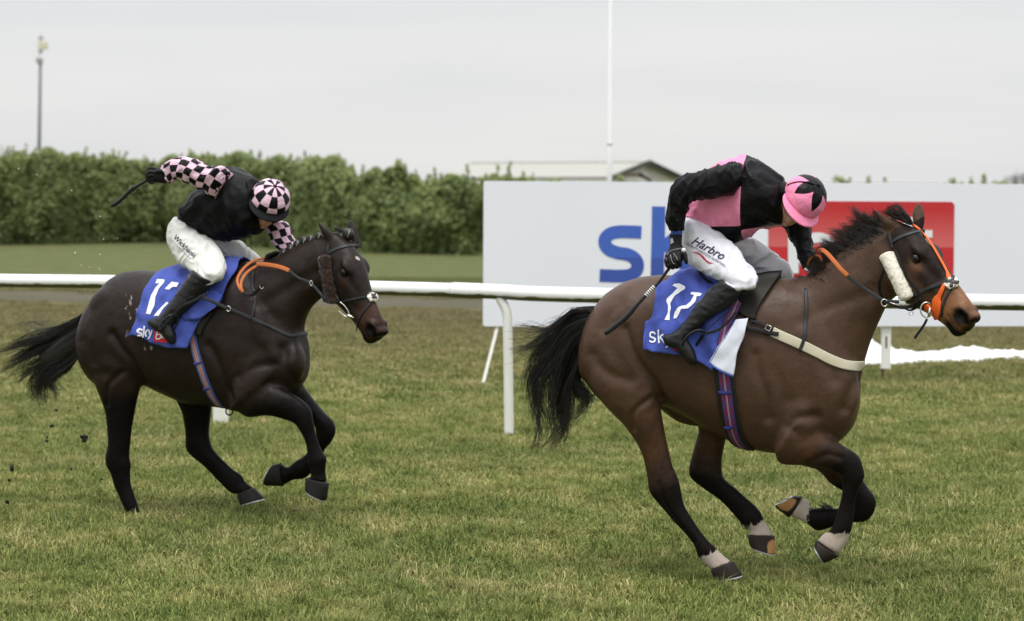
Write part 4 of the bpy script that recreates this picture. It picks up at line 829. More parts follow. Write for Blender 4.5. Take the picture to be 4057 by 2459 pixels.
legsB = [
 ('hindn', [('C4', (720, 420), (470, 470), -.11, .13), ('C4', (752, 560), (480, 630), -.12, .135), ('G8', (868, -20), (572, -60), -.12, .12), ('G8', (862, 60), (592, 40), nh, .1, (.3, 0, .1, 0)), ('G8', (845, 120), (628, 130), nh, .085, (.7, 0, 0, 0)), ('G8', (828, 210), (654, 210), nh, .072, BL), ('G8', (812, 300), (664, 310), nh, .058, BL), ('G8', (802, 400), (667, 405), nh, .05, BL),
   ('G8', (797, 470), (653, 475), nh, .05, BL), ('G8', (805, 530), (655, 530), nh, .048, BL), ('G8', (802, 590), (685, 590), nh, .038, BL), ('G8', (806, 645), (703, 655), nh, .033, BL), ('G8', (824, 705), (733, 720), nh, .033, BL), ('G8', (845, 765), (760, 780), nh, .038, BL), ('G8', (860, 820), (785, 830), nh, .038, BL), ('G8', (872, 865), (798, 865), nh, .04, BL)]),
 ('hindf', [('C4', (900, 700), (750, 640), .1, .12), ('G8', (1290, 60), (1040, 40), .12, .11), ('G8', (1305, 130), (1085, 120), fh, .09, (.6, 0, 0, 0)), ('G8', (1298, 210), (1122, 200), fh, .075, BL), ('G8', (1290, 280), (1138, 275), fh, .06, BL), ('G8', (1287, 345), (1146, 350), fh, .052, BL), ('G8', (1302, 410), (1148, 425), fh, .052, BL),
   ('G8', (1332, 455), (1178, 472), fh, .046, BL), ('G8', (1390, 515), (1248, 530), fh, .037, BL), ('G8', (1440, 560), (1318, 600), fh, .033, BL), ('G8', (1488, 592), (1388, 672), fh, .037, BL), ('G8', (1513, 635), (1430, 706), fh, .038, BL), ('G8', (1562, 672), (1470, 712), fh, .042, BL)]),
 ('foren', [('C4', (1500, 400), (1290, 640), -.1, .11), ('C4', (1500, 560), (1240, 760), -.12, .12), ('C4', (1490, 660), (1245, 850), -.14, .11), ('G8', (1650, 10), (1455, 190), nf, .1, (.3, 0, 0, 0)), ('G8', (1740, 55), (1530, 238), nf, .085, (.6, 0, 0, 0)), ('G8', (1810, 95), (1650, 228), nf, .07, (.8, 0, 0, 0)), ('G8', (1870, 135), (1750, 250), nf, .058, BL),
   ('G8', (1915, 185), (1815, 275), nf, .055, BL), ('G8', (1930, 255), (1845, 310), nf, .05, BL), ('G8', (1942, 325), (1875, 365), nf, .038, BL), ('G8', (1964, 395), (1892, 415), nf, .034, BL), ('G8', (1988, 450), (1897, 462), nf, .037, BL), ('G18', (1090, 430), (822, 510), nf, .043, BL), ('G18', (1080, 540), (850, 580), nf, .038, BL), ('G18', (1076, 660), (868, 690), nf, .036, BL), ('G18', (1106, 780), (818, 725), nf, .043, BL)]),
 ('foref', [('C4', (1600, 600), (1430, 720), .1, .1), ('C4', (1625, 700), (1510, 790), ff, .085, D), ('C4', (1680, 785), (1600, 820), ff, .068, BL), ('C4', (1740, 855), (1665, 880), ff, .058, BL), ('C4', (1790, 908), (1695, 935), ff, .055, BL), ('C4', (1803, 965), (1700, 970), ff, .052, BL), ('C4', (1780, 1020), (1702, 1000), ff, .045, BL),
   ('G18', (1080, 290), (920, 170), ff, .038, BL), ('G18', (1000, 440), (850, 290), ff, .035, BL), ('G18', (900, 590), (760, 395), ff, .036, BL), ('G18', (835, 680), (660, 455), ff, .043, BL), ('G18', (740, 735), (585, 510), ff, .042, BL), ('G18', (610, 748), (520, 560), ff, .038, BL), ('G18', (470, 818), (425, 512), ff, .044, BL)]),
]
earsB = [[('C2', (1105, 380), (1005, 430), -.03, .03), ('C2', (1075, 335), (970, 375), -.045, .027), ('C2', (1020, 280), (925, 305), -.055, .022), ('C2', (955, 220), (892, 235), -.06, .015), ('C2', (890, 172), (874, 178), -.065, .006)],
         [('C2', (1295, 460), (1200, 450), .02, .035), ('C2', (1305, 395), (1225, 390), .035, .028), ('C2', (1296, 335), (1195, 330), .045, .025), ('C2', (1278, 270), (1175, 265), .05, .02), ('C2', (1252, 210), (1187, 212), .055, .013), ('C2', (1228, 175), (1212, 177), .055, .006)]]
blobsB = [('C4', (560, 460), -.12, .2, .13, .13, -70), ('C4', (600, 270), -.1, .17, .12, .14, 30), ('C4', (1420, 420), -.1, .12, .24, .125, 25), ('C4', (1400, 730), -.13, .1, .14, .1, 10),
          ('C4', (1570, 590), -.08, .09, .14, .1, 0), ('C4', (1590, 590), .08, .09, .14, .1, 0), ('C4', (640, 460), .13, .2, .13, .13, -70), ('C4', (1420, 420), .1, .12, .24, .125, 25), ('C4', (1270, 150), 0, .16, .1, .1, -15)]
groovesB = [('C3', [(330, 740), (400, 860), (470, 960), (510, 1110)], .016, .022), ('C3', [(80, 800), (150, 950), (250, 1050)], .008, .03), ('C3', [(1080, 830), (1140, 950), (1200, 1180), (1230, 1250)], .012, .022), ('C3', [(1310, 1080), (1430, 1000), (1560, 980)], .010, .022),
            ('C3', [(1620, 860), (1640, 1000), (1700, 1130)], .012, .025), ('C3', [(1500, 600), (1560, 780), (1640, 900)], .007, .03), ('C2', [(350, 1000), (560, 850), (800, 700), (900, 640)], .008, .03), ('C3', [(240, 1300), (270, 1150), (380, 1040)], .008, .014)]
horseB, bodyB, topsB = build_horse(FB, HB, torsoB, neckB, legsB, earsB, blobsB, groovesB, 'racehorse',
    'almost black racehorse with plaited mane and brown cheek rolls, following', M_COAT_DARK, .3, specks=[('C3', (480, 560), .035), ('C3', (455, 600), .04), ('C3', (430, 500), .03), ('C3', (400, 530), .025), ('C3', (440, 460), .022), ('C3', (545, 345), .02), ('C3', (455, 378), .014), ('C3', (312, 468), .014), ('C3', (385, 440), .02), ('C3', (430, 720), .04), ('C3', (550, 850), .035), ('C3', (555, 900), .025), ('C3', (480, 800), .03), ('C3', (610, 840), .025)])
hoof(FB, horseB, ('G8', (872, 860), (797, 862), nh), ('G8', (935, 925), (815, 935), nh), M_HOOF_R)
hoof(FB, horseB, ('G8', (1562, 672), (1468, 712), fh), ('G8', (1630, 740), (1486, 780), fh), M_HOOF_R)
hoof(FB, horseB, ('G18', (1112, 790), (808, 715), nf), ('G18', (1090, 1060), (785, 900), nf), M_HOOF_R)
hoof(FB, horseB, ('G18', (465, 825), (430, 510), ff), ('G18', (190, 835), (300, 525), ff), M_HOOF_R)
bvhB = bvh_of(bodyB); eye(HB, horseB, bvhB)
# ------------------------------------------------------------------ surface helpers
def cast(bvh, s, off=0.):
    d = ray(np.asarray(s, float)); h = bvh.ray_cast(Vector(CAM), Vector(d))
    if h[0] is None: return None, None
    n = np.array(h[1]);
    if n @ d > 0: n = -n
    return np.array(h[0]) + n * off, n
def cast_line(bvh, crop, pts, off, n_sub=6, fallback=None):
    """catmull a pixel line and drop it on a surface; where the ray misses, the fallback frame's v plane is used"""
    q = catmull(px(crop, np.array(pts, float)), n_sub); P = []; N = []
    for s in q:
        p, n = cast(bvh, s, off)
        P.append(p); N.append(n)
    ok = [i for i, p in enumerate(P) if p is not None]
    if not ok: raise RuntimeError('line misses the surface: %s' % (pts,))
    for i in range(len(P)):
        if P[i] is None:
            j = min(ok, key=lambda k: abs(k - i))
            if fallback is not None: P[i] = fallback(q[i]); N[i] = N[j]
            else: P[i] = at_depth(q[i], P[j][1]); N[i] = N[j]
    P = np.array(P); N = np.array(N)
    for _ in range(2):
        P[1:-1] = (P[:-2] + 2 * P[1:-1] + P[2:]) / 4; N[1:-1] = (N[:-2] + 2 * N[1:-1] + N[2:]) / 4
    return P, N / np.linalg.norm(N, axis=1, keepdims=True)
def ribbon(name, P, N, width, thick, mat, parent, closed=False, label=None):
    P = np.asarray(P); N = np.asarray(N); T = np.gradient(P, axis=0)
    if closed: T = np.roll(P, -1, 0) - np.roll(P, 1, 0)
    T /= np.linalg.norm(T, axis=1, keepdims=True) + 1e-12
    Sd = np.cross(T, N); Sd /= np.linalg.norm(Sd, axis=1, keepdims=True) + 1e-12; N2 = np.cross(Sd, T)
    w = np.broadcast_to(np.asarray(width, float), (len(P),))[:, None]
    prof = [(-.5, -.5), (-.5, .35), (-.4, .5), (0, .55), (.4, .5), (.5, .35), (.5, -.5)]
    R = np.stack([P + Sd * w * a + N2 * thick * b for a, b in prof], 1); nr, ns = R.shape[:2]
    uv = np.zeros((nr, ns, 2)); ln = np.concatenate([[0], np.cumsum(np.linalg.norm(np.diff(P, axis=0), axis=1))])
    uv[..., 0] = ln[:, None]; uv[..., 1] = np.array([a + .5 for a, b in prof])[None]
    F = tube_faces(nr, ns, caps=not closed)
    if closed:
        for j in range(ns):
            a = (nr - 1) * ns + j; b = (nr - 1) * ns + (j + 1) % ns; F.append((a, b, (j + 1) % ns, j))
    return mesh_obj(name, R.reshape(-1, 3), F, mat, parent, uv=uv.reshape(-1, 2), label=label)
def strap(name, bvh, crop, pts, width, mat, parent, off=.004, thick=.005, mirror=None, n_sub=6, label=None, fallback=None):
    P, N = cast_line(bvh, crop, pts, off, n_sub, fallback)
    if mirror is not None:                   # carry the strap round to the far side of the horse
        fr = mirror[0]; L = fr.l(P); Nl = N @ fr.M
        L2 = L.copy(); L2[:, 1] *= -1; N2 = Nl.copy(); N2[:, 1] *= -1
        at_end = mirror[1] == 'end'
        k = np.argmin(np.abs(L[:, 1])); 
        if at_end: L = np.concatenate([L, L2[::-1]]); Nl = np.concatenate([Nl, N2[::-1]])
        else: L = np.concatenate([L2[::-1], L]); Nl = np.concatenate([N2[::-1], Nl])
        P = fr.w(L); N = Nl @ fr.M.T
    return ribbon(name, P, N, width, thick, mat, parent, label=label)
def tube(name, P, r, mat, parent, ns=10, caps=True, closed=False, label=None, org=None):
    P = np.asarray(P, float); T = np.gradient(P, axis=0)
    if closed: T = np.roll(P, -1, 0) - np.roll(P, 1, 0)
    T /= np.linalg.norm(T, axis=1, keepdims=True) + 1e-12
    a = np.cross(T[0], [0, 0, 1.]);
    if np.linalg.norm(a) < .1: a = np.cross(T[0], [1., 0, 0])
    X = []
    for t in T:
        a = a - t * (a @ t); a /= np.linalg.norm(a); X.append(a.copy())
    X = np.array(X); Y = np.cross(T, X); r = np.broadcast_to(np.asarray(r, float), (len(P),))
    th = np.arange(ns) / ns * 2 * np.pi
    R = P[:, None] + r[:, None, None] * (X[:, None] * np.cos(th)[None, :, None] + Y[:, None] * np.sin(th)[None, :, None])
    nr = len(P); F = tube_faces(nr, ns, caps=caps and not closed)
    if closed:
        for j in range(ns):
            p_ = (nr - 1) * ns + j; q_ = (nr - 1) * ns + (j + 1) % ns; F.append((p_, q_, (j + 1) % ns, j))
    if name is None: return R, F
    return mesh_obj(name, R.reshape(-1, 3), F, mat, parent, label=label, origin=org)
def ring3(name, c, e1, e2, r1, r2, rt, mat, parent, n=28, ns=8):
    th = np.arange(n) / n * 2 * np.pi
    return tube(name, c + np.cos(th)[:, None] * e1 * r1 + np.sin(th)[:, None] * e2 * r2, rt, mat, parent, ns=ns, closed=True)
def decal(name, bvh, crop, polys, off, mat, parent, cuts=2, thick=0, label=None):
    """flat outlines (list of pixel polygons) printed on a surface"""
    bm = bmesh.new()
    for poly in polys:
        q = px(crop, np.array(poly, float)); vs = [bm.verts.new((p[0] / 1000, -p[1] / 1000, 0)) for p in q]; bm.faces.new(vs)
    bmesh.ops.triangulate(bm, faces=bm.faces[:]); 
    for _ in range(cuts):
        bmesh.ops.subdivide_edges(bm, edges=[e for e in bm.edges if e.calc_length() > .006], cuts=1, use_grid_fill=False)
        bmesh.ops.triangulate(bm, faces=bm.faces[:])
    return _drop(name, bm, lambda v: (v.co.x * 1000, -v.co.y * 1000), bvh, off, mat, parent, label)
def _drop(name, bm, topx, bvh, off, mat, parent, label=None):
    P = [None] * len(bm.verts); bm.verts.index_update(); last = None; miss = []
    for v in bm.verts:
        s = topx(v); p, n = cast(bvh, s, off)
        if p is None: miss.append((v.index, s))
        else: P[v.index] = p
    ok = [p for p in P if p is not None]
    dep = float(np.mean([p[1] for p in ok])) if ok else 15.
    for i, s in miss: P[i] = at_depth(np.array(s), dep)
    F = [tuple(v.index for v in f.verts) for f in bm.faces]; bm.free()
    o = mesh_obj(name, P, F, mat, parent, label=label)
    me = o.data; n0 = np.array(me.polygons[0].normal) if len(me.polygons) else np.zeros(3)
    if n0 @ FW > 0: me.flip_normals()
    return o
def text_decal(name, bvh, txt, p0, p1, h, off, mat, parent, shear=0., bold=0., skew=0.):
    """text whose baseline runs from pixel p0 to p1 (photograph pixels), cap height h pixels"""
    cu = bpy.data.curves.new('t', 'FONT'); cu.body = txt; cu.offset = bold; cu.shear = shear; cu.resolution_u = 4
    o = bpy.data.objects.new('t', cu); COL.objects.link(o); bpy.context.view_layer.update()
    me = bpy.data.meshes.new_from_object(o.evaluated_get(bpy.context.evaluated_depsgraph_get())); bpy.data.objects.remove(o)
    bm = bmesh.new(); bm.from_mesh(me); bpy.data.meshes.remove(me)
    xs = [v.co.x for v in bm.verts]; w = max(xs) - min(xs); x0 = min(xs)
    p0 = np.array(p0, float); p1 = np.array(p1, float); e = (p1 - p0) / w; up = np.array([e[1], -e[0]]); up = up / np.linalg.norm(up) * h / .7
    bmesh.ops.triangulate(bm, faces=bm.faces[:])
    bmesh.ops.subdivide_edges(bm, edges=[q for q in bm.edges if q.calc_length() * np.linalg.norm(e) > 9], cuts=1); bmesh.ops.triangulate(bm, faces=bm.faces[:])
    return _drop(name, bm, lambda v: tuple(p0 + e * (v.co.x - x0) + up * v.co.y), bvh, off, mat, parent)
def coons(top, bot, left, right, nu, nv):
    def res(a, n):
        a = catmull(np.array(a, float), 8); l = np.concatenate([[0], np.cumsum(np.linalg.norm(np.diff(a, axis=0), axis=1))]); t = np.linspace(0, l[-1], n)
        return np.stack([np.interp(t, l, a[:, i]) for i in range(a.shape[1])], 1)
    T, B, Lf, Rt = res(top, nu), res(bot, nu), res(left, nv), res(right, nv)
    u = np.linspace(0, 1, nu)[None, :, None]; v = np.linspace(0, 1, nv)[:, None, None]
    return (1 - v) * T[None] + v * B[None] + (1 - u) * Lf[:, None] + u * Rt[:, None] - ((1 - u) * (1 - v) * T[0] + u * (1 - v) * T[-1] + (1 - u) * v * B[0] + u * v * B[-1])
def grid_sheet(name, G, mat, parent, thick=.004, label=None):
    nv, nu = G.shape[:2]; V = G.reshape(-1, 3)
    F = [(i * nu + j, i * nu + j + 1, (i + 1) * nu + j + 1, (i + 1) * nu + j) for i in range(nv - 1) for j in range(nu - 1)]
    o = mesh_obj(name, V, F, mat, parent, label=label)
    n = np.array(o.data.polygons[len(F) // 2].normal)
    if n @ FW > 0: o.data.flip_normals()
    md = o.modifiers.new('thickness', 'SOLIDIFY'); md.thickness = thick; md.offset = 0
    return o
def drape(bvh, crop, top, bot, left, right, nu, nv, off, fr, wr=.004, vmiss=0., seed=1):
    Q = px(crop, coons(top, bot, left, right, nu, nv)); G = np.full((nv, nu, 3), np.nan)
    rr = np.random.default_rng(seed); ph = rr.uniform(0, 6.28, 6)
    for i in range(nv):
        for j in range(nu):
            p, n = cast(bvh, Q[i, j], 0)
            if p is None: p = fr.plane(Q[i, j], np.array(vmiss)); n = fr.z
            l = fr.l(p); w = math.sin(l[0] * 31 + l[2] * 17 + ph[0]) * .5 + math.sin(l[0] * 53 - l[2] * 29 + ph[1]) * .35 + math.sin(l[0] * 13 + l[2] * 47 + ph[2]) * .4
            rd = 1 - 2 * abs(_mn.noise(Vector((l[0] * 8 + l[2] * 3 + seed * 3, l[2] * 5 - .8 * l[0], seed)))); rd2 = 1 - 2 * abs(_mn.noise(Vector((l[0] * 15, l[2] * 13, seed + 5.)))); G[i, j] = p + n * (off + wr * (.5 * w + .8 + 1.9 * rd + .8 * rd2))
    for _ in range(2):
        H = G.copy(); H[1:-1, 1:-1] = (G[:-2, 1:-1] + G[2:, 1:-1] + G[1:-1, :-2] + G[1:-1, 2:] + 2 * G[1:-1, 1:-1]) / 6; G = H
    return G
def over_back(G, fr, z_extra=.012):
    """carry a draped near-side sheet over the spine to the far side (first row is the top)"""
    L = fr.l(G); far = L.copy(); far[..., 1] *= -1
    mid = L[0].copy(); mid[:, 1] = 0; mid[:, 2] += z_extra
    return fr.w(np.concatenate([far[::-1], mid[None], L]))
def hair(name, fr, crop, guides, n, v0, vs, r, mat, parent, tip=.03, k=14, clump=24, seed=1, lenr=(.72, 1.05), label=None, curl=.0):
    rr = np.random.default_rng(seed); g = []
    for q in guides:
        a = catmull(px(crop, np.array(q, float)), 8); l = np.concatenate([[0], np.cumsum(np.linalg.norm(np.diff(a, axis=0), axis=1))]); t = np.linspace(0, l[-1], k)
        g.append(np.stack([np.interp(t, l, a[:, i]) for i in range(2)], 1))
    g = np.array(g); ng = len(g); P = []; R = []; cl = rr.uniform(0, ng - 1, clump); clv = rr.normal(0, 1, clump); cln = rr.normal(0, 1, (clump, 4))
    s = np.linspace(0, 1, k)
    for i in range(n):
        t0 = rr.uniform(0, ng - 1); c = np.argmin(np.abs(cl - t0 + rr.normal(0, .15))); pull = rr.uniform(.3, .9)
        t = np.clip(t0 + (cl[c] - t0) * pull * s ** 1.2, 0, ng - 1.0001); a = t.astype(int); f = (t - a)[:, None]
        q = g[a, np.arange(k)] * (1 - f) + g[np.minimum(a + 1, ng - 1), np.arange(k)] * f
        L = rr.uniform(*lenr); q = np.stack([np.interp(s * L, s, q[:, d]) for d in range(2)], 1) if L <= 1 else q[0] + (q - q[0]) * L
        v = v0 + rr.normal(0, vs) * (1 - .3 * s) + clv[c] * vs * s
        p = fr.plane(q, v); w = s ** 1.6
        off = (cln[c][0] * np.sin(s * 5 + cln[c][1]) + rr.normal(0, .5) * np.sin(s * 7 + rr.uniform(0, 6))) * tip * w
        off2 = (cln[c][2] * np.sin(s * 6 + cln[c][3]) + rr.normal(0, .5) * np.sin(s * 9 + rr.uniform(0, 6))) * tip * w
        p = p + off[:, None] * fr.u + off2[:, None] * fr.z
        P.append(p); R.append(r * (1 - .75 * s) * rr.uniform(.6, 1.3))
    P = np.array(P); R = np.array(R); T = np.gradient(P, axis=1); T /= np.linalg.norm(T, axis=2, keepdims=True) + 1e-9
    X = np.cross(T, fr.n); X /= np.linalg.norm(X, axis=2, keepdims=True) + 1e-9; Y = np.cross(T, X)
    th = np.array([0, 2.094, 4.189]); V = P[:, :, None] + R[:, :, None, None] * (X[:, :, None] * np.cos(th)[:, None] + Y[:, :, None] * np.sin(th)[:, None])
    i = np.arange(n)[:, None, None]; j = np.arange(k - 1)[None, :, None]; c = np.arange(3)[None, None, :]
    b = (i * k + j) * 3; F = np.stack([b + c, b + (c + 1) % 3, b + 3 + (c + 1) % 3, b + 3 + c], -1).reshape(-1, 4)
    o = mesh_obj(name, V.reshape(-1, 3), F, mat, parent, label=label)
    attr(o, 'tip', np.tile(np.repeat(s ** 2, 3), n) * np.repeat(rr.uniform(.3, 1, n), k * 3)); return o
def roll(name, bvh, crop, p0, p1, rad, mat, parent, fuzz=.004, sink=.35, seed=3):
    q = np.linspace(px(crop, np.array(p0, float)), px(crop, np.array(p1, float)), 34); P = []; N = []
    for s in q:
        a, b = cast(bvh, s, rad * (1 - sink)); P.append(a); N.append(b)
    dep = np.mean([a[1] for a in P if a is not None])
    P = np.array([at_depth(s, dep) if a is None else a for a, s in zip(P, q)]); P = np.linspace(P[2], P[-3], 34) * .75 + P * .25; rr = np.random.default_rng(seed)
    prof = rad * np.minimum(1, np.sqrt(np.clip(1 - (np.abs(np.linspace(-1, 1, 34)) - .9).clip(0) ** 2 / .0101, .03, 1)))
    R, F = tube(None, P, prof, None, None, ns=30)
    R = R + rr.normal(0, fuzz, R.shape)
    return mesh_obj(name, R.reshape(-1, 3), F, mat, parent)
def fuzz_hair(o, n, ln, mat, parent, name, seed=2):
    """short fleece fibres standing on a part"""
    v = mesh_np(o); rr = np.random.default_rng(seed); pol = [p for p in o.data.polygons if len(p.vertices) == 4]
    V = []; F = []
    for i in range(n):
        p = pol[rr.integers(len(pol))]; w = rr.dirichlet([1] * 4); c = w @ v[list(p.vertices)]; d = np.array(p.normal) + rr.normal(0, .55, 3); d /= np.linalg.norm(d)
        s = np.cross(d, rr.normal(0, 1, 3)); s /= np.linalg.norm(s); k = len(V); V += [c - s * .0012, c + s * .0012, c + d * ln * rr.uniform(.5, 1.2)]; F.append((k, k + 1, k + 2))
    return mesh_obj(name, V, F, mat, parent)

# ------------------------------------------------------------------ hair of the horses
tail = hair('tail', FA, 'D4', [[(700, 395), (560, 405), (430, 480), (330, 555), (200, 530), (100, 512)], [(695, 420), (520, 440), (390, 560), (260, 640), (150, 660), (20, 680)],
    [(690, 450), (500, 480), (350, 650), (220, 760), (150, 860), (125, 960)], [(680, 480), (480, 540), (330, 750), (210, 900), (200, 1030), (240, 1150), (250, 1280), (185, 1340)],
    [(670, 520), (500, 600), (390, 800), (310, 980), (310, 1150), (330, 1300), (290, 1440)], [(660, 560), (520, 680), (440, 850), (400, 1020), (390, 1180), (420, 1320), (340, 1440)],
    [(640, 620), (540, 740), (490, 900), (460, 1050), (450, 1200), (440, 1330), (400, 1400)], [(630, 640), (545, 760), (510, 900), (475, 1050), (470, 1200), (450, 1300), (330, 1420)],
    [(620, 660), (550, 780), (520, 920), (560, 980), (620, 1040), (600, 1120), (490, 1160)], [(600, 700), (545, 800), (510, 880), (500, 1000), (560, 1090), (690, 1060), (720, 1115)]],
    1900, .02, .04, .0020, M_HAIR_BLACK, horseA, tip=.04, k=20, clump=30, seed=5, lenr=(.55, 1.08))
A_, B_, W_, _ = pairs(FA, [('D4', (720, 400), (690, 560), 0, .05), ('D4', (620, 395), (600, 620), .01, .05), ('D4', (520, 425), (500, 700), .02, .05), ('D4', (430, 510), (430, 800), .02, .05), ('D4', (370, 650), (410, 900), .02, .035), ('D4', (320, 800), (390, 980), .02, .015)], 5)
R_ = rings_from_pairs(A_, B_, FA.n, W_, ns=20); mesh_obj('tail_core', R_.reshape(-1, 3), tube_faces(*R_.shape[:2]), M_HAIR_BLACK, tail); attr(tail.children[0], 'tip', np.zeros(len(R_.reshape(-1, 3))))  # dark filler added inside the tail to block light between the strands
mane_g = [[(1010, 350), (930, 290), (860, 230)], [(960, 390), (840, 310), (730, 245)], [(900, 440), (770, 360), (650, 300)], [(830, 500), (700, 420), (590, 370)], [(770, 570), (640, 500), (530, 420)], [(700, 640), (570, 570), (430, 480)],
    [(640, 720), (520, 640), (400, 540)], [(560, 790), (440, 710), (380, 600)], [(480, 860), (380, 800), (300, 750)], [(400, 920), (280, 870), (170, 855)], [(320, 960), (220, 930), (120, 890)], [(250, 985), (180, 1000), (95, 995)]]
hair('mane', FA, 'D2', mane_g, 4200, -.015, .022, .0018, M_HAIR_BROWN, horseA, tip=.028, k=10, clump=70, seed=9, lenr=(.4, 1.08))
hair('mane', FA, 'D2', [[(a[0][0] + 45, a[0][1] + 35), ((a[0][0] * 2 + a[1][0]) / 3, (a[0][1] * 2 + a[1][1]) / 3 + 12), ((a[0][0] + a[1][0]) / 2 - 10, (a[0][1] + a[1][1]) / 2 + 30)] for a in mane_g[1:]], 3600, -.045, .014, .0018, M_HAIR_BROWN, horseA, tip=.012, k=8, clump=400, seed=10, lenr=(.7, 1.2))
A_, B_, W_, _ = pairs(FA, [('D2', (960, 345), (985, 375), 0, .02), ('D2', (880, 390), (925, 435), 0, .03), ('D2', (790, 465), (850, 520), 0, .032), ('D2', (700, 560), (760, 620), 0, .034), ('D2', (600, 670), (660, 735), 0, .034), ('D2', (500, 780), (560, 850), 0, .034), ('D2', (400, 880), (440, 950), 0, .032), ('D2', (300, 950), (320, 1000), 0, .025), ('D2', (230, 985), (240, 1010), 0, .012)], 5)
R_ = rings_from_pairs(A_, B_, FA.n, W_, ns=14); o_ = mesh_obj('mane', R_.reshape(-1, 3), tube_faces(*R_.shape[:2]), M_HAIR_BROWN, horseA); attr(o_, 'tip', np.zeros(len(R_.reshape(-1, 3))))
hair('forelock', FA, 'D2', [[(1290, 330), (1245, 250), (1170, 195), (1090, 195), (1010, 220)], [(1280, 345), (1215, 270), (1150, 220), (1090, 240), (1040, 280)], [(1260, 350), (1180, 290), (1130, 260), (1080, 230), (1060, 150)], [(1230, 340), (1150, 300), (1090, 270), (1030, 220), (950, 200)]], 420, -.03, .02, .0018, M_HAIR_BROWN, horseA, tip=.02, k=12, clump=16, seed=11)
hair('fetlock_hair', FA, 'D5', [[(1440, 858), (1410, 840), (1385, 825)], [(1470, 858), (1450, 835), (1425, 815)], [(1500, 858), (1480, 840), (1465, 832)]], 90, .13, .02, .0014, M_HAIR_BLACK, horseA, tip=.01, k=6, clump=10, seed=21)
hair('fetlock_hair', FA, 'D5', [[(885, 930), (890, 955), (905, 975)], [(900, 945), (915, 965), (930, 985)], [(925, 955), (935, 975), (950, 990)]], 80, .12, .02, .0014, M_HAIR_BLACK, horseA, tip=.01, k=6, clump=10, seed=22)
tailB = hair('tail', FB, 'GT', [[(1120, 165), (900, 320), (720, 430), (520, 490), (330, 490), (180, 540), (60, 520)], [(1090, 230), (850, 420), (600, 540), (400, 610), (200, 680), (0, 760)], [(1070, 300), (850, 480), (600, 620), (380, 700), (180, 800), (20, 900)],
    [(1050, 400), (850, 560), (620, 720), (430, 830), (280, 920), (50, 1000)], [(1030, 480), (850, 650), (650, 830), (480, 900), (350, 960), (320, 1040), (370, 1180)], [(1010, 560), (880, 720), (720, 880), (560, 980), (470, 1100), (430, 1280)],
    [(990, 640), (900, 790), (760, 920), (620, 1010), (520, 1100), (490, 1200), (550, 1340)], [(980, 680), (900, 820), (800, 920), (650, 1000), (580, 1100), (620, 1200), (640, 1300)], [(975, 690), (890, 840), (760, 940), (650, 990), (600, 1070), (680, 1150), (790, 1210)]],
    1700, .02, .03, .0022, M_HAIR_BLACK, horseB, tip=.035, k=16, clump=30, seed=6, lenr=(.6, 1.05))
A_, B_, W_, _ = pairs(FB, [('GT', (1140, 130), (1010, 560), 0, .05), ('GT', (1050, 220), (960, 690), .01, .05), ('GT', (900, 350), (860, 820), .02, .05), ('GT', (740, 470), (730, 890), .02, .05), ('GT', (600, 600), (600, 920), .02, .04), ('GT', (470, 740), (500, 900), .02, .02)], 5)
R_ = rings_from_pairs(A_, B_, FB.n, W_, ns=20); mesh_obj('tail_core', R_.reshape(-1, 3), tube_faces(*R_.shape[:2]), M_HAIR_BLACK, tailB); attr(tailB.children[0], 'tip', np.zeros(len(R_.reshape(-1, 3))))  # same added light-blocking filler, inside the following horse's tail
M_BAND = material('grey_white_plait_band', (.5, .5, .48), rough=.6)
def plait(q, rad, parent, fr, v):
    c = fr.plane(px('C2', np.array(q, float)), np.array(v)); S = Soup(); t = np.linspace(.1, np.pi - .1, 8); ph = np.arange(12) / 12 * 2 * np.pi
    R = c + rad * (np.cos(t)[:, None, None] * fr.u * 1.15 + np.sin(t)[:, None, None] * (np.cos(ph)[None, :, None] * fr.z * 1.2 + np.sin(ph)[None, :, None] * fr.n * .8))
    k = mesh_obj('plait', R.reshape(-1, 3), tube_faces(8, 12), M_HAIR_BLACK, parent)
    attr(k, 'tip', np.zeros(96)); ring3('plait_band', c + fr.u * rad * .35 - fr.n * rad * .15, fr.z * .9 + fr.u * .3, fr.n, rad * .8, rad * .8, .0014, M_BAND, k, n=14, ns=5)
for q in [(475, 585), (552, 505), (622, 462), (690, 420), (757, 388), (822, 370), (905, 345)]: plait(q, .026, horseB, FB, -.02)
A_, B_, W_, _ = pairs(FB, [('C2', (460, 575), (500, 620), -.01, .02), ('C2', (550, 485), (590, 530), -.01, .022), ('C2', (690, 410), (720, 450), -.01, .022), ('C2', (820, 362), (840, 400), -.01, .022), ('C2', (930, 328), (945, 365), -.01, .02), ('C2', (1010, 318), (1020, 345), -.01, .012)], 5)
R_ = rings_from_pairs(A_, B_, FB.n, W_, ns=14); o_ = mesh_obj('mane', R_.reshape(-1, 3), tube_faces(*R_.shape[:2]), M_HAIR_BLACK, horseB); attr(o_, 'tip', np.zeros(len(R_.reshape(-1, 3))))
plait((1195, 320), .035, horseB, FB, -.02)
hair('forelock', FB, 'C2', [[(1200, 310), (1130, 260), (1040, 235)], [(1190, 330), (1120, 290), (1060, 260)], [(1200, 300), (1140, 280), (1080, 290)]], 120, -.02, .012, .0018, M_HAIR_BLACK, horseB, tip=.012, k=8, clump=8)

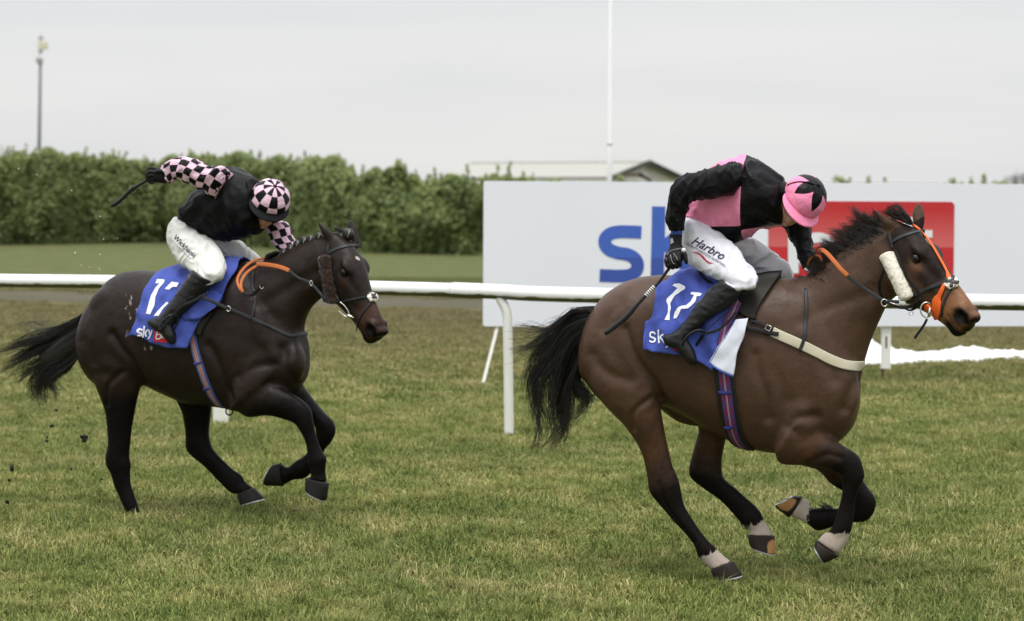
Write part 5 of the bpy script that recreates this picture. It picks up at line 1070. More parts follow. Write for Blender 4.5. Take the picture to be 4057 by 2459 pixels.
# ------------------------------------------------------------------ tack of the leading horse
def ring_band(name, head, bvh, crop, a, b, width, mat, parent, off=.004, thick=.005):
    pa, _ = cast(bvh, px(crop, np.array(a, float))); pb, _ = cast(bvh, px(crop, np.array(b, float))); la, lb = head.l(pa), head.l(pb)
    e1 = lb - la; e1[2] = 0; e1 /= np.linalg.norm(e1); c = (la + lb) / 2; c[2] = 0; P = []; N = []
    for t in np.linspace(0, 2 * np.pi, 49)[:-1]:
        d = e1 * math.cos(t) + np.array([0, 0, 1.]) * math.sin(t); o = head.w(c + d * .3); dw = head.d(-d); dw /= np.linalg.norm(dw)
        h = bvh.ray_cast(Vector(o), Vector(dw))
        if h[0] is None: continue
        P.append(np.array(h[0]) - dw * off); N.append(-dw)
    P = np.array(P); P = (np.roll(P, 1, 0) + 2 * P + np.roll(P, -1, 0)) / 4
    return ribbon(name, P, np.array(N), width, thick, mat, parent, closed=True)
bridleA = empty('bridle', HA.o, 'bridle with orange strap down the face and cream sheepskin cheek rolls', 'bridle')
strap('browband', bvhA, 'D2', [(1062, 535), (1120, 495), (1200, 457), (1300, 425), (1370, 413), (1405, 411)], .02, M_GREYLEATHER, bridleA)
strap('headpiece', bvhA, 'D2', [(1085, 580), (1075, 530), (1060, 470), (1045, 420)], .016, M_GREYLEATHER, bridleA)
strap('cheekpiece', bvhA, 'D2', [(1120, 600), (1170, 720), (1230, 860), (1300, 960), (1350, 1020)], .014, M_LEATHER, bridleA)
strap('throat_lash', bvhA, 'D2', [(1015, 770), (975, 850), (955, 930), (955, 1000), (985, 1070)], .012, M_LEATHER, bridleA)
nb = ring_band('noseband', HA, bvhA, 'D2', (1365, 1012), (1668, 898), .02, M_GREYLEATHER, bridleA, off=.006)
strap('grackle_strap', bvhA, 'D2', [(1690, 930), (1650, 1000), (1605, 1090), (1580, 1170), (1570, 1250)], .014, M_GREYLEATHER, bridleA)
def nose_pad(name, head, bvh, crop, q, mat, parent, r=.035, seed=4):
    p, n = cast(bvh, px(crop, np.array(q, float)), .008); rr = np.random.default_rng(seed)
    t = np.linspace(.08, np.pi - .08, 12); ph = np.arange(22) / 22 * 2 * np.pi; a = head.d((1, 0, 0)); a /= np.linalg.norm(a); b = np.cross(n, a); b /= np.linalg.norm(b)
    R = p + np.cos(t)[:, None, None] * n * r * .42 + np.sin(t)[:, None, None] * (np.cos(ph)[None, :, None] * a * r + np.sin(ph)[None, :, None] * b * r * 1.05)
    o = mesh_obj(name, (R + rr.normal(0, .0035, R.shape)).reshape(-1, 3), tube_faces(12, 22), mat, parent); fuzz_hair(o, 500, .012, mat, o, 'fleece')
    return o, p, n, a, b
_, p_, n_, a_, b_ = nose_pad('nose_pad', HA, bvhA, 'D2', (1672, 925), M_FLEECE_W, bridleA)
ribbon('pad_cross', np.linspace(p_ - (a_ + b_) * .026 + n_ * .014, p_ + (a_ + b_) * .026 + n_ * .014, 6), np.repeat(n_[None], 6, 0), .018, .004, M_GREYLEATHER, bridleA)
ribbon('pad_cross', np.linspace(p_ - (a_ - b_) * .026 + n_ * .016, p_ + (a_ - b_) * .026 + n_ * .016, 6), np.repeat(n_[None], 6, 0), .018, .004, M_GREYLEATHER, bridleA)
P_, N_ = cast_line(bvhA, 'D2', [(1268, 335), (1320, 375), (1385, 440), (1450, 525), (1500, 605), (1550, 690), (1595, 770), (1625, 830), (1640, 875)], .007)
ribbon('face_strap', P_, N_, np.interp(np.linspace(0, 1, len(P_)), [0, .85, 1], [.013, .015, .028]), .006, M_ORANGE, bridleA)
P_, N_ = cast_line(bvhA, 'D2', [(1602, 935), (1580, 985), (1555, 1040), (1530, 1090), (1525, 1150), (1520, 1215), (1512, 1270)], .008)
ribbon('face_strap', P_, N_, np.interp(np.linspace(0, 1, len(P_)), [0, .35, .55, .8, .93, 1], [.02, .026, .055, .06, .045, .012]), .006, M_ORANGE, bridleA)
def surf_disc(name, bvh, crop, q, r, mat, parent, off=.01, th=.006):
    p, n = cast(bvh, px(crop, np.array(q, float)), off); a = np.cross(n, [0, 0, 1.]); a /= np.linalg.norm(a); b = np.cross(n, a); t = np.arange(24) / 24 * 2 * np.pi
    R = np.stack([p + (np.cos(t)[:, None] * a + np.sin(t)[:, None] * b) * rr_ + n * z for rr_, z in ((r * .9, -th), (r, -th / 2), (r, th / 2), (r * .9, th))])
    return mesh_obj(name, R.reshape(-1, 3), tube_faces(4, 24), mat, parent), p, n, a, b
_, p_, n_, a_, b_ = surf_disc('bit_guard', bvhA, 'D2', (1448, 1168), .026, M_ORANGE, bridleA)
ring3('bit_ring', p_ + n_ * .014 - a_ * .001, RT, UP, .032, .040, .0045, M_STEEL, bridleA)
c_ = cast(bvhA, px('D2', np.array((1478., 1190.))), .026)[0]; tube('bit_cheek', [c_ + UP * .026 + RT * .004, c_ + RT * .003, c_ - UP * .026 - RT * .004], [.006, .009, .006], M_STEEL, bridleA)
rl = roll('cheek_roll', bvhA, 'D2', (1040, 605), (1276, 1085), .041, M_FLEECE_W, bridleA, fuzz=.0018); fuzz_hair(rl, 2500, .004, M_FLEECE_W, rl, 'fleece')
def air(fr, crop, pts, v, sub=6): 
    a = catmull(px(crop, np.array(pts, float)), sub); vv = catmull(np.array(v, float)[:, None], sub)[:, 0] if np.ndim(v) else np.full(len(a), v)
    return fr.plane(a, vv)
def view_normals(P): d = CAM - P; return d / np.linalg.norm(d, axis=1, keepdims=True)
P_ = air(FA, 'D2', [(640, 850), (720, 915), (800, 970), (900, 1035), (985, 1088), (1060, 1105), (1150, 1108)], [-.17, -.17, -.17, -.18, -.19, -.2, -.21]); ribbon('rein', P_, view_normals(P_), .019, .004, M_GREYLEATHER, bridleA)
P_ = air(FA, 'D2', [(1000, 1100), (1080, 1130), (1170, 1165), (1260, 1150), (1370, 1080)], [-.2, -.21, -.22, -.24, -.27]); ribbon('rein', P_, view_normals(P_), .016, .004, M_LEATHER, bridleA)
P_ = air(FA, 'D2', [(360, 625), (372, 600), (400, 600), (450, 640), (520, 720), (580, 790), (645, 850)], [-.06, -.09, -.12, -.14, -.16, -.17, -.17]); ribbon('rein_grip', P_, view_normals(P_), .023, .006, M_GRIP, bridleA)
P_ = air(FA, 'D2', [(255, 770), (255, 720), (280, 680), (330, 655), (372, 668), (380, 720)], [.04, .02, .0, -.03, -.05, -.04]); ribbon('rein_grip', P_, view_normals(P_), .012, .005, M_GRIP, bridleA)
c_ = FA.plane(px('D2', np.array((1005., 1118.))), np.array(-.2)); ring3('martingale_ring', c_, RT, UP, .017, .019, .0035, M_STEEL, bridleA, n=20)
c_ = FA.plane(px('D2', np.array((1120., 1135.))), np.array(-.225)); tube('bit_link', [c_ - RT * .033 + UP * .011, c_, c_ + RT * .033 - UP * .011], .003, M_STEEL, bridleA)
strap('chin_strap', bvhA, 'D2', [(1180, 1150), (1240, 1190), (1290, 1180), (1340, 1120), (1365, 1060)], .018, M_LEATHER, bridleA, off=.006)
P_ = air(FA, 'D2', [(1425, 1275), (1405, 1320), (1370, 1375), (1330, 1430), (1303, 1470)], -.2); ribbon('loose_strap', P_, view_normals(P_), .014, .004, M_LEATHER, bridleA)
ring3('curb_ring', FA.plane(px('D2', np.array((1268., 1222.))), np.array(-.2)), RT, UP, .012, .01, .002, M_STEEL, bridleA, n=16)

# saddle cloth, saddle, girths
clothA = empty('saddle_cloth', FA.w((0, 0, 1.5)), 'blue saddle cloth with white turned up corner under the pink jockey', 'saddle cloth')
GA = drape(bvhA, 'GB', [(215, 265), (330, 205), (450, 190), (540, 168), (700, 185), (880, 190), (1000, 190), (1150, 200)], [(0, 985), (100, 1005), (200, 1025), (430, 1052), (640, 1120), (830, 1240)],
           [(215, 265), (165, 350), (150, 470), (120, 600), (85, 650), (28, 680), (20, 760), (0, 985)], [(1150, 200), (1130, 420), (1060, 700), (950, 930), (830, 1240)], 44, 40, .016, FA, wr=.012)
grid_sheet('cloth', over_back(GA, FA), M_BLUE, clothA, .004)
bvhCA = BVHTree.FromPolygons([tuple(p) for p in GA.reshape(-1, 3)], [(i * 44 + j, i * 44 + j + 1, (i + 1) * 44 + j + 1, (i + 1) * 44 + j) for i in range(39) for j in range(43)])
decal('digit', bvhCA, 'GB', [[(345, 250), (365, 228), (420, 222), (495, 258), (478, 290), (430, 320), (372, 370), (318, 455), (325, 520), (310, 560), (305, 655), (242, 650), (285, 560), (290, 480), (268, 430), (272, 400), (345, 340), (398, 280), (370, 258)]], .006, M_WPRINT, clothA)
decal('digit', bvhCA, 'GB', [[(560, 345), (575, 320), (640, 328), (690, 342), (672, 370), (632, 372), (620, 430), (570, 480), (520, 515), (440, 520), (420, 580), (395, 630), (356, 635), (372, 560), (410, 500), (440, 485), (500, 478), (560, 430), (600, 358)]], .006, M_WPRINT, clothA)
SA = [(144, 815), (125, 795), (90, 795), (75, 825), (85, 848), (125, 860), (140, 880), (128, 905), (95, 908), (68, 895)]
def stroke(pts, w, ccap=.3):              # polyline -> outline polygon list (one quad per piece plus joints)
    p = np.array(pts, float); T = np.gradient(p, axis=0); T /= np.linalg.norm(T, axis=1, keepdims=True); n = np.stack([-T[:, 1], T[:, 0]], 1); w = np.broadcast_to(np.asarray(w, float), (len(p),))[:, None]
    a = p + n * w / 2; b = p - n * w / 2; return [list(map(tuple, [a[i], a[i + 1], b[i + 1], b[i]])) for i in range(len(p) - 1)]
def letters(spec, w):
    out = []
    for l in spec: out += stroke(catmull(np.array(l, float), 5), w)
    return out
decal('sponsor_lettering', bvhCA, 'GB', letters([SA], 20) + letters([[(180, 762), (183, 840), (188, 922)]], 20) + letters([[(235, 815), (205, 848), (225, 880), (250, 920)]], 18) + letters([[(290, 940), (280, 965), (262, 970)]], 16), .006, M_WPRINT, clothA, cuts=1)
decal('red_patch', bvhCA, 'GB', [[(355, 980), (405, 985), (402, 1015), (370, 1020), (352, 1010)]], .007, M_RPRINT, clothA, cuts=1)
GW = drape(bvhA, 'GB', [(1090, 690), (1150, 680), (1245, 672)], [(795, 1140), (900, 1215), (1000, 1265), (1072, 1302)], [(1090, 690), (960, 880), (870, 1010), (795, 1140)], [(1245, 672), (1195, 860), (1120, 1060), (1072, 1302)], 16, 24, .058, FA, wr=.006, seed=4)
grid_sheet('turned_corner', GW, M_WHITECLOTH, clothA, .003, label='white underside of the cloth turned outwards')
bvhWA = BVHTree.FromPolygons([tuple(p) for p in GW.reshape(-1, 3)], [(i * 16 + j, i * 16 + j + 1, (i + 1) * 16 + j + 1, (i + 1) * 16 + j) for i in range(23) for j in range(15)])
ribbon('cloth_hem', GW[-1], view_normals(GW[-1]), .009, .005, M_BLUE, clothA); ribbon('cloth_hem', GW[:, 0] * .5 + GW[:, 1] * .5, view_normals(GW[:, 0]), .004, .005, M_BLUE, clothA)
saddleA = empty('racing_saddle', FA.w((-.1, 0, 1.62)), 'small dark racing saddle with striped girth under the pink jockey', 'saddle')
GP = drape(bvhA, 'D3', [(1000, 395), (1040, 355), (1100, 320), (1180, 298), (1285, 292)], [(965, 590), (1000, 615), (1040, 632), (1082, 640), (1084, 632)], [(1000, 395), (935, 460), (930, 530), (965, 590)], [(1285, 292), (1210, 390), (1140, 490), (1090, 580), (1084, 632)], 20, 20, .02, FA, wr=.002, seed=7)
grid_sheet('pad', over_back(GP, FA), M_PAD, saddleA, .012)
A_, B_, W_, _ = pairs(FA, [('D3', (720, 310), (740, 370), 0, .05), ('D3', (800, 285), (820, 370), 0, .13), ('D3', (900, 295), (920, 400), 0, .15), ('D3', (1010, 310), (1020, 400), 0, .13), ('D3', (1120, 300), (1120, 370), 0, .06)], 5)
R_ = rings_from_pairs(A_, B_, FA.n, W_, ns=24, p=.8); mesh_obj('seat', R_.reshape(-1, 3), tube_faces(*R_.shape[:2]), M_LEATHER, saddleA)
strap('girth', bvhA, 'D5', [(768, -130), (775, -60), (783, 0), (805, 180), (830, 300), (865, 400), (915, 447)], .105, M_PAD, saddleA, off=.008, thick=.012, mirror=(FA, 'end'))
strap('girth_webbing', bvhA, 'D5', [(772, -140), (778, -60), (784, 0), (800, 120), (818, 240), (838, 330), (868, 398), (910, 442)], .062, M_STRIPE_A, saddleA, off=.018, thick=.006, mirror=(FA, 'end'))
strap('girth_webbing', bvhCA, 'D3', [(940, 490), (915, 540), (880, 610), (850, 690), (832, 760), (818, 830)], .048, M_STRIPE_A, saddleA, off=.012)
for q in ([(748, 80), (785, 86), (825, 82)], [(790, 302), (815, 308), (842, 295)]): strap('girth_loop', bvhA, 'D5', q, .016, M_BLUELOOP, saddleA, off=.026, thick=.008)
strap('girth_strap', bvhA, 'D3', [(1040, 640), (1100, 660), (1170, 695), (1215, 720)], .02, M_LEATHER, saddleA, off=.022)
strap('girth_strap', bvhA, 'D3', [(1010, 700), (1090, 712), (1180, 735), (1265, 745)], .022, M_LEATHER, saddleA, off=.02)
p_, n_ = cast(bvhA, px('D3', np.array((1175., 700.))), .032); e1 = FA.u * .9 - FA.z * .44; e2 = np.cross(n_, e1)
tube('buckle', [p_ + e1 * .014 + e2 * .014, p_ - e1 * .014 + e2 * .014, p_ - e1 * .014 - e2 * .014, p_ + e1 * .014 - e2 * .014], .0028, M_STEEL, saddleA, closed=True, ns=6)
P_ = air(FA, 'D3', [(588, 112), (595, 150), (615, 200), (645, 255), (690, 310), (740, 345), (780, 360)], [-.2, -.2, -.2, -.19, -.18, -.17, -.16]); ribbon('loose_strap', P_, view_normals(P_), np.interp(np.linspace(0, 1, len(P_)), [0, 1], [.011, .02]), .008, M_LEATHER, saddleA)
P_ = air(FA, 'D3', [(930, 560), (880, 630), (800, 700), (720, 730), (690, 735)], [-.33, -.34, -.35, -.36, -.36]); ribbon('stirrup_leather', P_, view_normals(P_), .016, .004, M_LEATHER, saddleA)
P_ = air(FA, 'D3', [(900, 540), (800, 620), (730, 680), (690, 730)], [-.33, -.34, -.35, -.36]); ribbon('stirrup_leather', P_, view_normals(P_), .006, .004, M_LEATHER, saddleA)
P_ = air(FA, 'D3', [(685, 722), (630, 712), (575, 735), (530, 775), (505, 830), (520, 880), (560, 880), (600, 850), (640, 790), (675, 740)], [-.36, -.37, -.38, -.385, -.38, -.35, -.32, -.31, -.32, -.34]); tube('stirrup', P_, .008, M_LEATHER, saddleA, closed=False)
breastA = empty('breast_girth', FA.w((.6, 0, 1.3)), 'cream breast girth held by a thin dark neck strap', 'breast girth')
strap('band', bvhA, 'D3', [(1212, 724), (1300, 765), (1400, 808), (1475, 842), (1600, 908), (1690, 950), (1780, 985), (1850, 996), (1915, 990)], .054, M_CREAM, breastA, off=.007, thick=.009, mirror=(FA, 'end'))
strap('neck_strap', bvhA, 'D3', [(1478, 388), (1480, 500), (1478, 600), (1472, 700), (1465, 780), (1450, 830), (1432, 872)], .019, M_GREYLEATHER, breastA, off=.012)

# ------------------------------------------------------------------ tack of the following horse
bridleB = empty('bridle', HB.o, 'dark bridle with brown sheepskin cheek rolls and white nose pad', 'bridle')
strap('browband', bvhB, 'C2', [(1005, 500), (1080, 462), (1160, 437), (1240, 428), (1318, 430)], .021, M_GREYLEATHER, bridleB)
strap('headpiece', bvhB, 'C2', [(1005, 520), (992, 470), (1000, 430)], .018, M_GREYLEATHER, bridleB)
strap('cheekpiece', bvhB, 'C2', [(1055, 640), (1075, 760), (1110, 860), (1150, 960)], .012, M_LEATHER, bridleB)
ring_band('noseband', HB, bvhB, 'C2', (1190, 968), (1425, 928), .014, M_GREYLEATHER, bridleB, off=.006)
strap('grackle_strap', bvhB, 'C2', [(1430, 985), (1385, 1030), (1340, 1085), (1305, 1150), (1285, 1220), (1272, 1270)], .014, M_GREYLEATHER, bridleB)
_, p_, n_, a_, b_ = nose_pad('nose_pad', HB, bvhB, 'C2', (1432, 942), M_FLEECE_W, bridleB, r=.033)
ribbon('pad_cross', np.linspace(p_ - (a_ + b_) * .015 + n_ * .014, p_ + (a_ + b_) * .015 + n_ * .014, 6), np.repeat(n_[None], 6, 0), .016, .004, M_GREYLEATHER, bridleB)
ribbon('pad_cross', np.linspace(p_ - (a_ - b_) * .015 + n_ * .016, p_ + (a_ - b_) * .015 + n_ * .016, 6), np.repeat(n_[None], 6, 0), .016, .004, M_GREYLEATHER, bridleB)
rl = roll('cheek_roll', bvhB, 'C2', (985, 505), (1052, 1020), .042, M_FLEECE_B, bridleB, fuzz=.003); fuzz_hair(rl, 3500, .014, M_FLEECE_B, rl, 'fleece')
P_ = air(FB, 'C2', [(1112, 985), (1150, 1015), (1185, 1060), (1202, 1110), (1175, 1130), (1130, 1100), (1105, 1075)], -.16); tube('bit_ring', P_, .0042, M_STEEL, bridleB)
P_ = air(FB, 'C2', [(1180, 1110), (1210, 1125), (1250, 1140)], -.165); tube('bit_cheek', P_, [.003] * 3 + [.009] * 7 + [.003] * 3, M_STEEL, bridleB)
P_ = air(FB, 'C2', [(605, 670), (700, 745), (800, 785), (850, 825), (900, 880), (940, 930), (965, 985)], [-.16, -.16, -.16, -.16, -.16, -.16, -.15]); ribbon('rein', P_, view_normals(P_), .017, .004, M_GREYLEATHER, bridleB)
P_ = air(FB, 'C2', [(290, 608), (380, 615), (480, 630), (550, 650), (612, 675)], [-.13, -.14, -.15, -.16, -.16]); ribbon('rein_grip', P_, view_normals(P_), .026, .006, M_GRIP, bridleB)
P_ = air(FB, 'C2', [(380, 560), (310, 565), (240, 590), (170, 645), (115, 720), (100, 780), (120, 840), (155, 890)], [0, -.06, -.1, -.17, -.22, -.25, -.27, -.27]); ribbon('rein_grip', P_, view_normals(P_), .016, .006, M_GRIP, bridleB)
P_ = air(FB, 'C2', [(330, 610), (270, 640), (210, 680), (165, 730), (138, 790), (140, 850), (160, 890)], [-.1, -.14, -.18, -.22, -.25, -.27, -.27]); ribbon('rein_grip', P_, view_normals(P_), .016, .006, M_GRIP, bridleB)
P_ = air(FB, 'C2', [(158, 885), (190, 912), (240, 915), (285, 890), (315, 850), (355, 810)], -.27); ribbon('rein_end', P_, view_normals(P_), .02, .006, M_LEATHER, bridleB)
ring3('buckle', FB.plane(px('C2', np.array((340., 835.))), np.array(-.27)), RT, UP, .011, .012, .003, M_STEEL, bridleB, n=14)
ring3('martingale_ring', FB.plane(px('C2', np.array((828., 800.))), np.array(-.165)), RT * .6, UP, .014, .016, .0035, M_STEEL, bridleB, n=18)
clothB = empty('saddle_cloth', FB.w((0, 0, 1.5)), 'blue saddle cloth flapping up in front under the checked jockey', 'saddle cloth')
GB_ = drape(bvhB, 'C3', [(640, 300), (720, 275), (820, 252), (900, 235), (1000, 220), (1180, 200), (1310, 188)], [(405, 760), (470, 748), (540, 762), (620, 808), (740, 840), (895, 848)], [(640, 300), (590, 375), (545, 460), (500, 600), (462, 720), (405, 760)],
            [(1310, 188), (1270, 270), (1215, 345), (1150, 500), (1000, 620), (895, 848)], 44, 40, .016, FB, wr=.010, seed=3)
grid_sheet('cloth', over_back(GB_, FB), M_BLUE, clothB, .004)
bvhCB = BVHTree.FromPolygons([tuple(p) for p in GB_.reshape(-1, 3)], [(i * 44 + j, i * 44 + j + 1, (i + 1) * 44 + j + 1, (i + 1) * 44 + j) for i in range(39) for j in range(43)])
decal('digit', bvhCB, 'C3', [[(630, 345), (645, 312), (705, 318), (698, 340), (660, 385), (630, 450), (622, 520), (590, 588), (557, 582), (580, 500), (595, 440), (632, 375), (665, 345)]], .006, M_WPRINT, clothB)
decal('digit', bvhCB, 'C3', [[(705, 388), (760, 332), (815, 340), (800, 372), (765, 372), (735, 395)]], .006, M_WPRINT, clothB)
decal('digit', bvhCB, 'C3', [[(722, 488), (735, 500), (690, 545), (655, 600), (618, 600), (650, 560), (680, 530)]], .006, M_WPRINT, clothB)
decal('sponsor_lettering', bvhCB, 'C3', letters([[(532, 712), (510, 705), (492, 715), (495, 728), (520, 735), (518, 750), (490, 752)]], 13) + letters([[(545, 680), (540, 720), (532, 768)]], 12) + letters([[(575, 705), (552, 730), (560, 762)]], 11) + letters([[(582, 708), (585, 740), (600, 735)], [(606, 710), (592, 750), (575, 780)]], 11), .006, M_WPRINT, clothB, cuts=1)
decal('red_patch', bvhCB, 'C3', [[(625, 715), (700, 730), (725, 812), (618, 800)]], .006, M_RPRINT, clothB)
decal('sponsor_lettering', bvhCB, 'C3', letters([[(648, 725), (640, 775), (672, 775), (672, 745), (645, 745)], [(685, 755), (700, 745), (690, 735), (680, 760), (695, 775)]], 9), .009, M_WPRINT, clothB, cuts=1)
GF = drape(bvhB, 'C3', [(1000, 440), (1090, 420), (1180, 450)], [(878, 640), (990, 630), (1090, 570)], [(1000, 440), (930, 540), (850, 575), (878, 640)], [(1180, 450), (1160, 500), (1130, 540), (1090, 570)], 18, 14, .045, FB, wr=.008, seed=8)
grid_sheet('lifted_flap', GF, M_BLUE, clothB, .003)
saddleB = empty('racing_saddle', FB.w((-.1, 0, 1.62)), 'small dark racing saddle with striped girth under the checked jockey', 'saddle')
GQ = drape(bvhB, 'C3', [(890, 640), (960, 620), (1085, 570)], [(940, 720), (985, 760), (1000, 700)], [(890, 640), (900, 680), (940, 720)], [(1085, 570), (1060, 620), (1000, 700)], 12, 10, .012, FB, wr=.002, seed=9); grid_sheet('pad', GQ, M_PAD, saddleB, .008)
A_, B_, W_, _ = pairs(FB, [('C3', (790, 280), (830, 320), 0, .06), ('C3', (830, 252), (870, 320), 0, .12), ('C3', (920, 235), (940, 310), 0, .15), ('C3', (1040, 215), (1060, 290), 0, .13), ('C3', (1180, 195), (1190, 250), 0, .06)], 5)
R_ = rings_from_pairs(A_, B_, FB.n, W_, ns=24, p=.8); mesh_obj('seat', R_.reshape(-1, 3), tube_faces(*R_.shape[:2]), M_GREYLEATHER, saddleB)
strap('girth_webbing', bvhB, 'C3', [(905, 690), (925, 790), (945, 870), (970, 960), (1005, 1060), (1040, 1150), (1085, 1240), (1140, 1305)], .056, M_STRIPE_B, saddleB, off=.008, thick=.008, mirror=(FB, 'end'))
strap('girth_webbing', bvhCB, 'C3', [(965, 490), (935, 520), (915, 545)], .03, M_STRIPE_B, saddleB, off=.012)
for q in ([(935, 975), (965, 972), (1000, 955)], [(1010, 1172), (1035, 1170), (1060, 1160)]): strap('girth_loop', bvhB, 'C3', q, .014, M_BLUELOOP, saddleB, off=.014, thick=.006)
ring3('girth_ring', FB.plane(px('C3', np.array((1212., 1352.))), np.array(-.03)), RT, UP, .023, .024, .005, M_LEATHER, saddleB, n=20)
P_ = air(FB, 'C3', [(1020, 430), (930, 480), (840, 520), (770, 590), (710, 660), (660, 715)], [-.38, -.39, -.4, -.4, -.4, -.4]); ribbon('stirrup_leather', P_, view_normals(P_), .016, .004, M_GREYLEATHER, saddleB)
P_ = air(FB, 'C3', [(655, 715), (690, 640), (745, 595), (800, 600), (800, 660), (775, 720), (720, 740)], [-.39, -.4, -.4, -.36, -.33, -.32, -.34]); tube('stirrup', P_, .007, M_GREYLEATHER, saddleB)
breastB = empty('breast_girth', FB.w((.6, 0, 1.3)), 'thin dark breast strap and neck strap on the darker horse', 'breast girth')
strap('band', bvhB, 'C3', [(1085, 490), (1150, 520), (1210, 545), (1300, 580), (1390, 620), (1480, 660), (1560, 695), (1640, 735), (1700, 755), (1760, 745)], .022, M_GREYLEATHER, breastB, off=.006, mirror=(FB, 'end'))
P_ = air(FB, 'C3', [(975, 445), (1040, 470), (1120, 505), (1200, 540)], [-.36, -.35, -.33, -.31]); ribbon('band', P_, view_normals(P_), .022, .005, M_GREYLEATHER, breastB)
ring3('ring', cast(bvhB, px('C3', np.array((1212., 546.))), .02)[0], RT, UP, .014, .016, .004, M_STEEL, breastB, n=16)
strap('neck_strap', bvhB, 'C2', [(262, 690), (252, 760), (250, 830), (262, 890)], .016, M_GREYLEATHER, breastB, off=.008)
strap('neck_strap', bvhB, 'C2', [(276, 930), (272, 1000), (262, 1080), (242, 1160)], .014, M_GREYLEATHER, breastB, off=.008)
# ------------------------------------------------------------------ jockeys
from mathutils import noise as mnoise
def wrinkle(R, amp, fs, fa, seed, axis_len=None):
    """push the rings of a garment in and out as folds: fs folds per metre along, fa waves around"""
    nr, ns = R.shape[:2]; C = R.mean(1, keepdims=True); D = R - C; rad = np.linalg.norm(D, axis=2, keepdims=True); D = D / (rad + 1e-9)
    s = np.concatenate([[0], np.cumsum(np.linalg.norm(np.diff(C[:, 0], axis=0), axis=1))]); th = np.arange(ns) / ns * 2 * np.pi
    d = np.zeros((nr, ns))
    for i in range(nr):
        for j in range(ns):
            q = Vector((s[i] * fs, math.cos(th[j]) * fa, math.sin(th[j]) * fa + seed * 7.3))
            q.x += .8 * mnoise.noise(q * .35 + Vector((3, seed, 1)))
            n = mnoise.noise(q); d[i, j] = max(0, 1 - abs(n) * 3.2) ** 1.5 * 1.1 - .25 + .35 * mnoise.noise(q * 2.1) + .3 * max(0, 1 - abs(mnoise.noise(q * 1.7 + Vector((9, 2, seed)))) * 4)
    return R + D * (d * amp)[..., None]
def loft(fr, st, sub=8, ns=40, p=.95, rnd=0.):
    A, B, W, AT = pairs(fr, st, sub); return rings_from_pairs(A, B, fr.n, W, ns=ns, p=p, rnd=rnd)
def slim(fn):                          # the same loft, a little narrower from side to side
    return lambda fr, st, *a: fn(fr, [(c, p, q, v, w * .88) for c, p, q, v, w in st], *a)
def garment(name, R, mat, parent, label=None):
    nr, ns = R.shape[:2]; C = R.mean(1); s = np.concatenate([[0], np.cumsum(np.linalg.norm(np.diff(C, axis=0), axis=1))])
    uv = np.zeros((nr, ns, 2)); uv[..., 0] = s[:, None]; uv[..., 1] = (np.arange(ns) / ns)[None]
    o = mesh_obj(name, R.reshape(-1, 3), tube_faces(nr, ns), mat, parent, label=label); attr(o, 'along', uv[..., 0].ravel())
    ang = np.arange(ns) / ns; attr(o, 'cosa', np.tile(np.cos(ang * 2 * np.pi), nr)); attr(o, 'sina', np.tile(np.sin(ang * 2 * np.pi), nr))
    return o
def shrunk(R, k): C = R.mean(1, keepdims=True); return C + (R - C) * k
class HeadFrame:                      # x forward (face), y the person's left, z crown
    def __init__(self, c, pole, fwd):
        cm = np.stack([RT, UP, -FW], 1); z = cm @ np.array(pole, float); z /= np.linalg.norm(z); x = cm @ np.array(fwd, float); x -= z * (x @ z); x /= np.linalg.norm(x)
        self.c = np.array(c); self.M = np.stack([x, np.cross(z, x), z], 1)
    def w(self, q): return np.asarray(q, float) @ self.M.T + self.c
    def d(self, q): return np.asarray(q, float) @ self.M.T
def head_soup(S, h, dz=-.02):
    st = np.array([(-.15, .082, .04, .02), (-.14, .095, .02, .036), (-.12, .1, -.005, .05), (-.10, .1, -.03, .057), (-.08, .1, -.055, .062), (-.055, .102, -.08, .067), (-.03, .1, -.09, .071), (0, .096, -.097, .074), (.04, .094, -.097, .075), (.08, .07, -.08, .06), (.1, .04, -.05, .035)])
    s = catmull(st, 4); t = np.arange(28) / 28 * 2 * np.pi; c, n = np.cos(t), np.sin(t)
    R = np.stack([np.stack([(f + b) / 2 + (f - b) / 2 * np.sign(c) * np.abs(c) ** .85, w * np.sign(n) * np.abs(n) ** .85, np.full(28, z + dz)], 1) for z, f, b, w in s]); S.add(h.w(R))
    B = lambda c, r: S.blob(h.w((c[0], c[1], c[2] + dz)), [h.d((r[0], 0, 0)), h.d((0, r[1], 0)), h.d((0, 0, r[2]))])
    B((.112, 0, -.05), (.022, .016, .02)); B((.105, 0, -.028), (.016, .011, .03)); B((.1, 0, -.094), (.012, .024, .007)); B((.099, 0, -.106), (.013, .022, .008)); B((.09, 0, -.138), (.016, .02, .016))
    for sg in (-1, 1): B((-.005, .076 * sg, -.03), (.018, .01, .032)); B((.07, .045 * sg, -.05), (.03, .024, .024)); B((.112, .014 * sg, -.058), (.01, .008, .009))
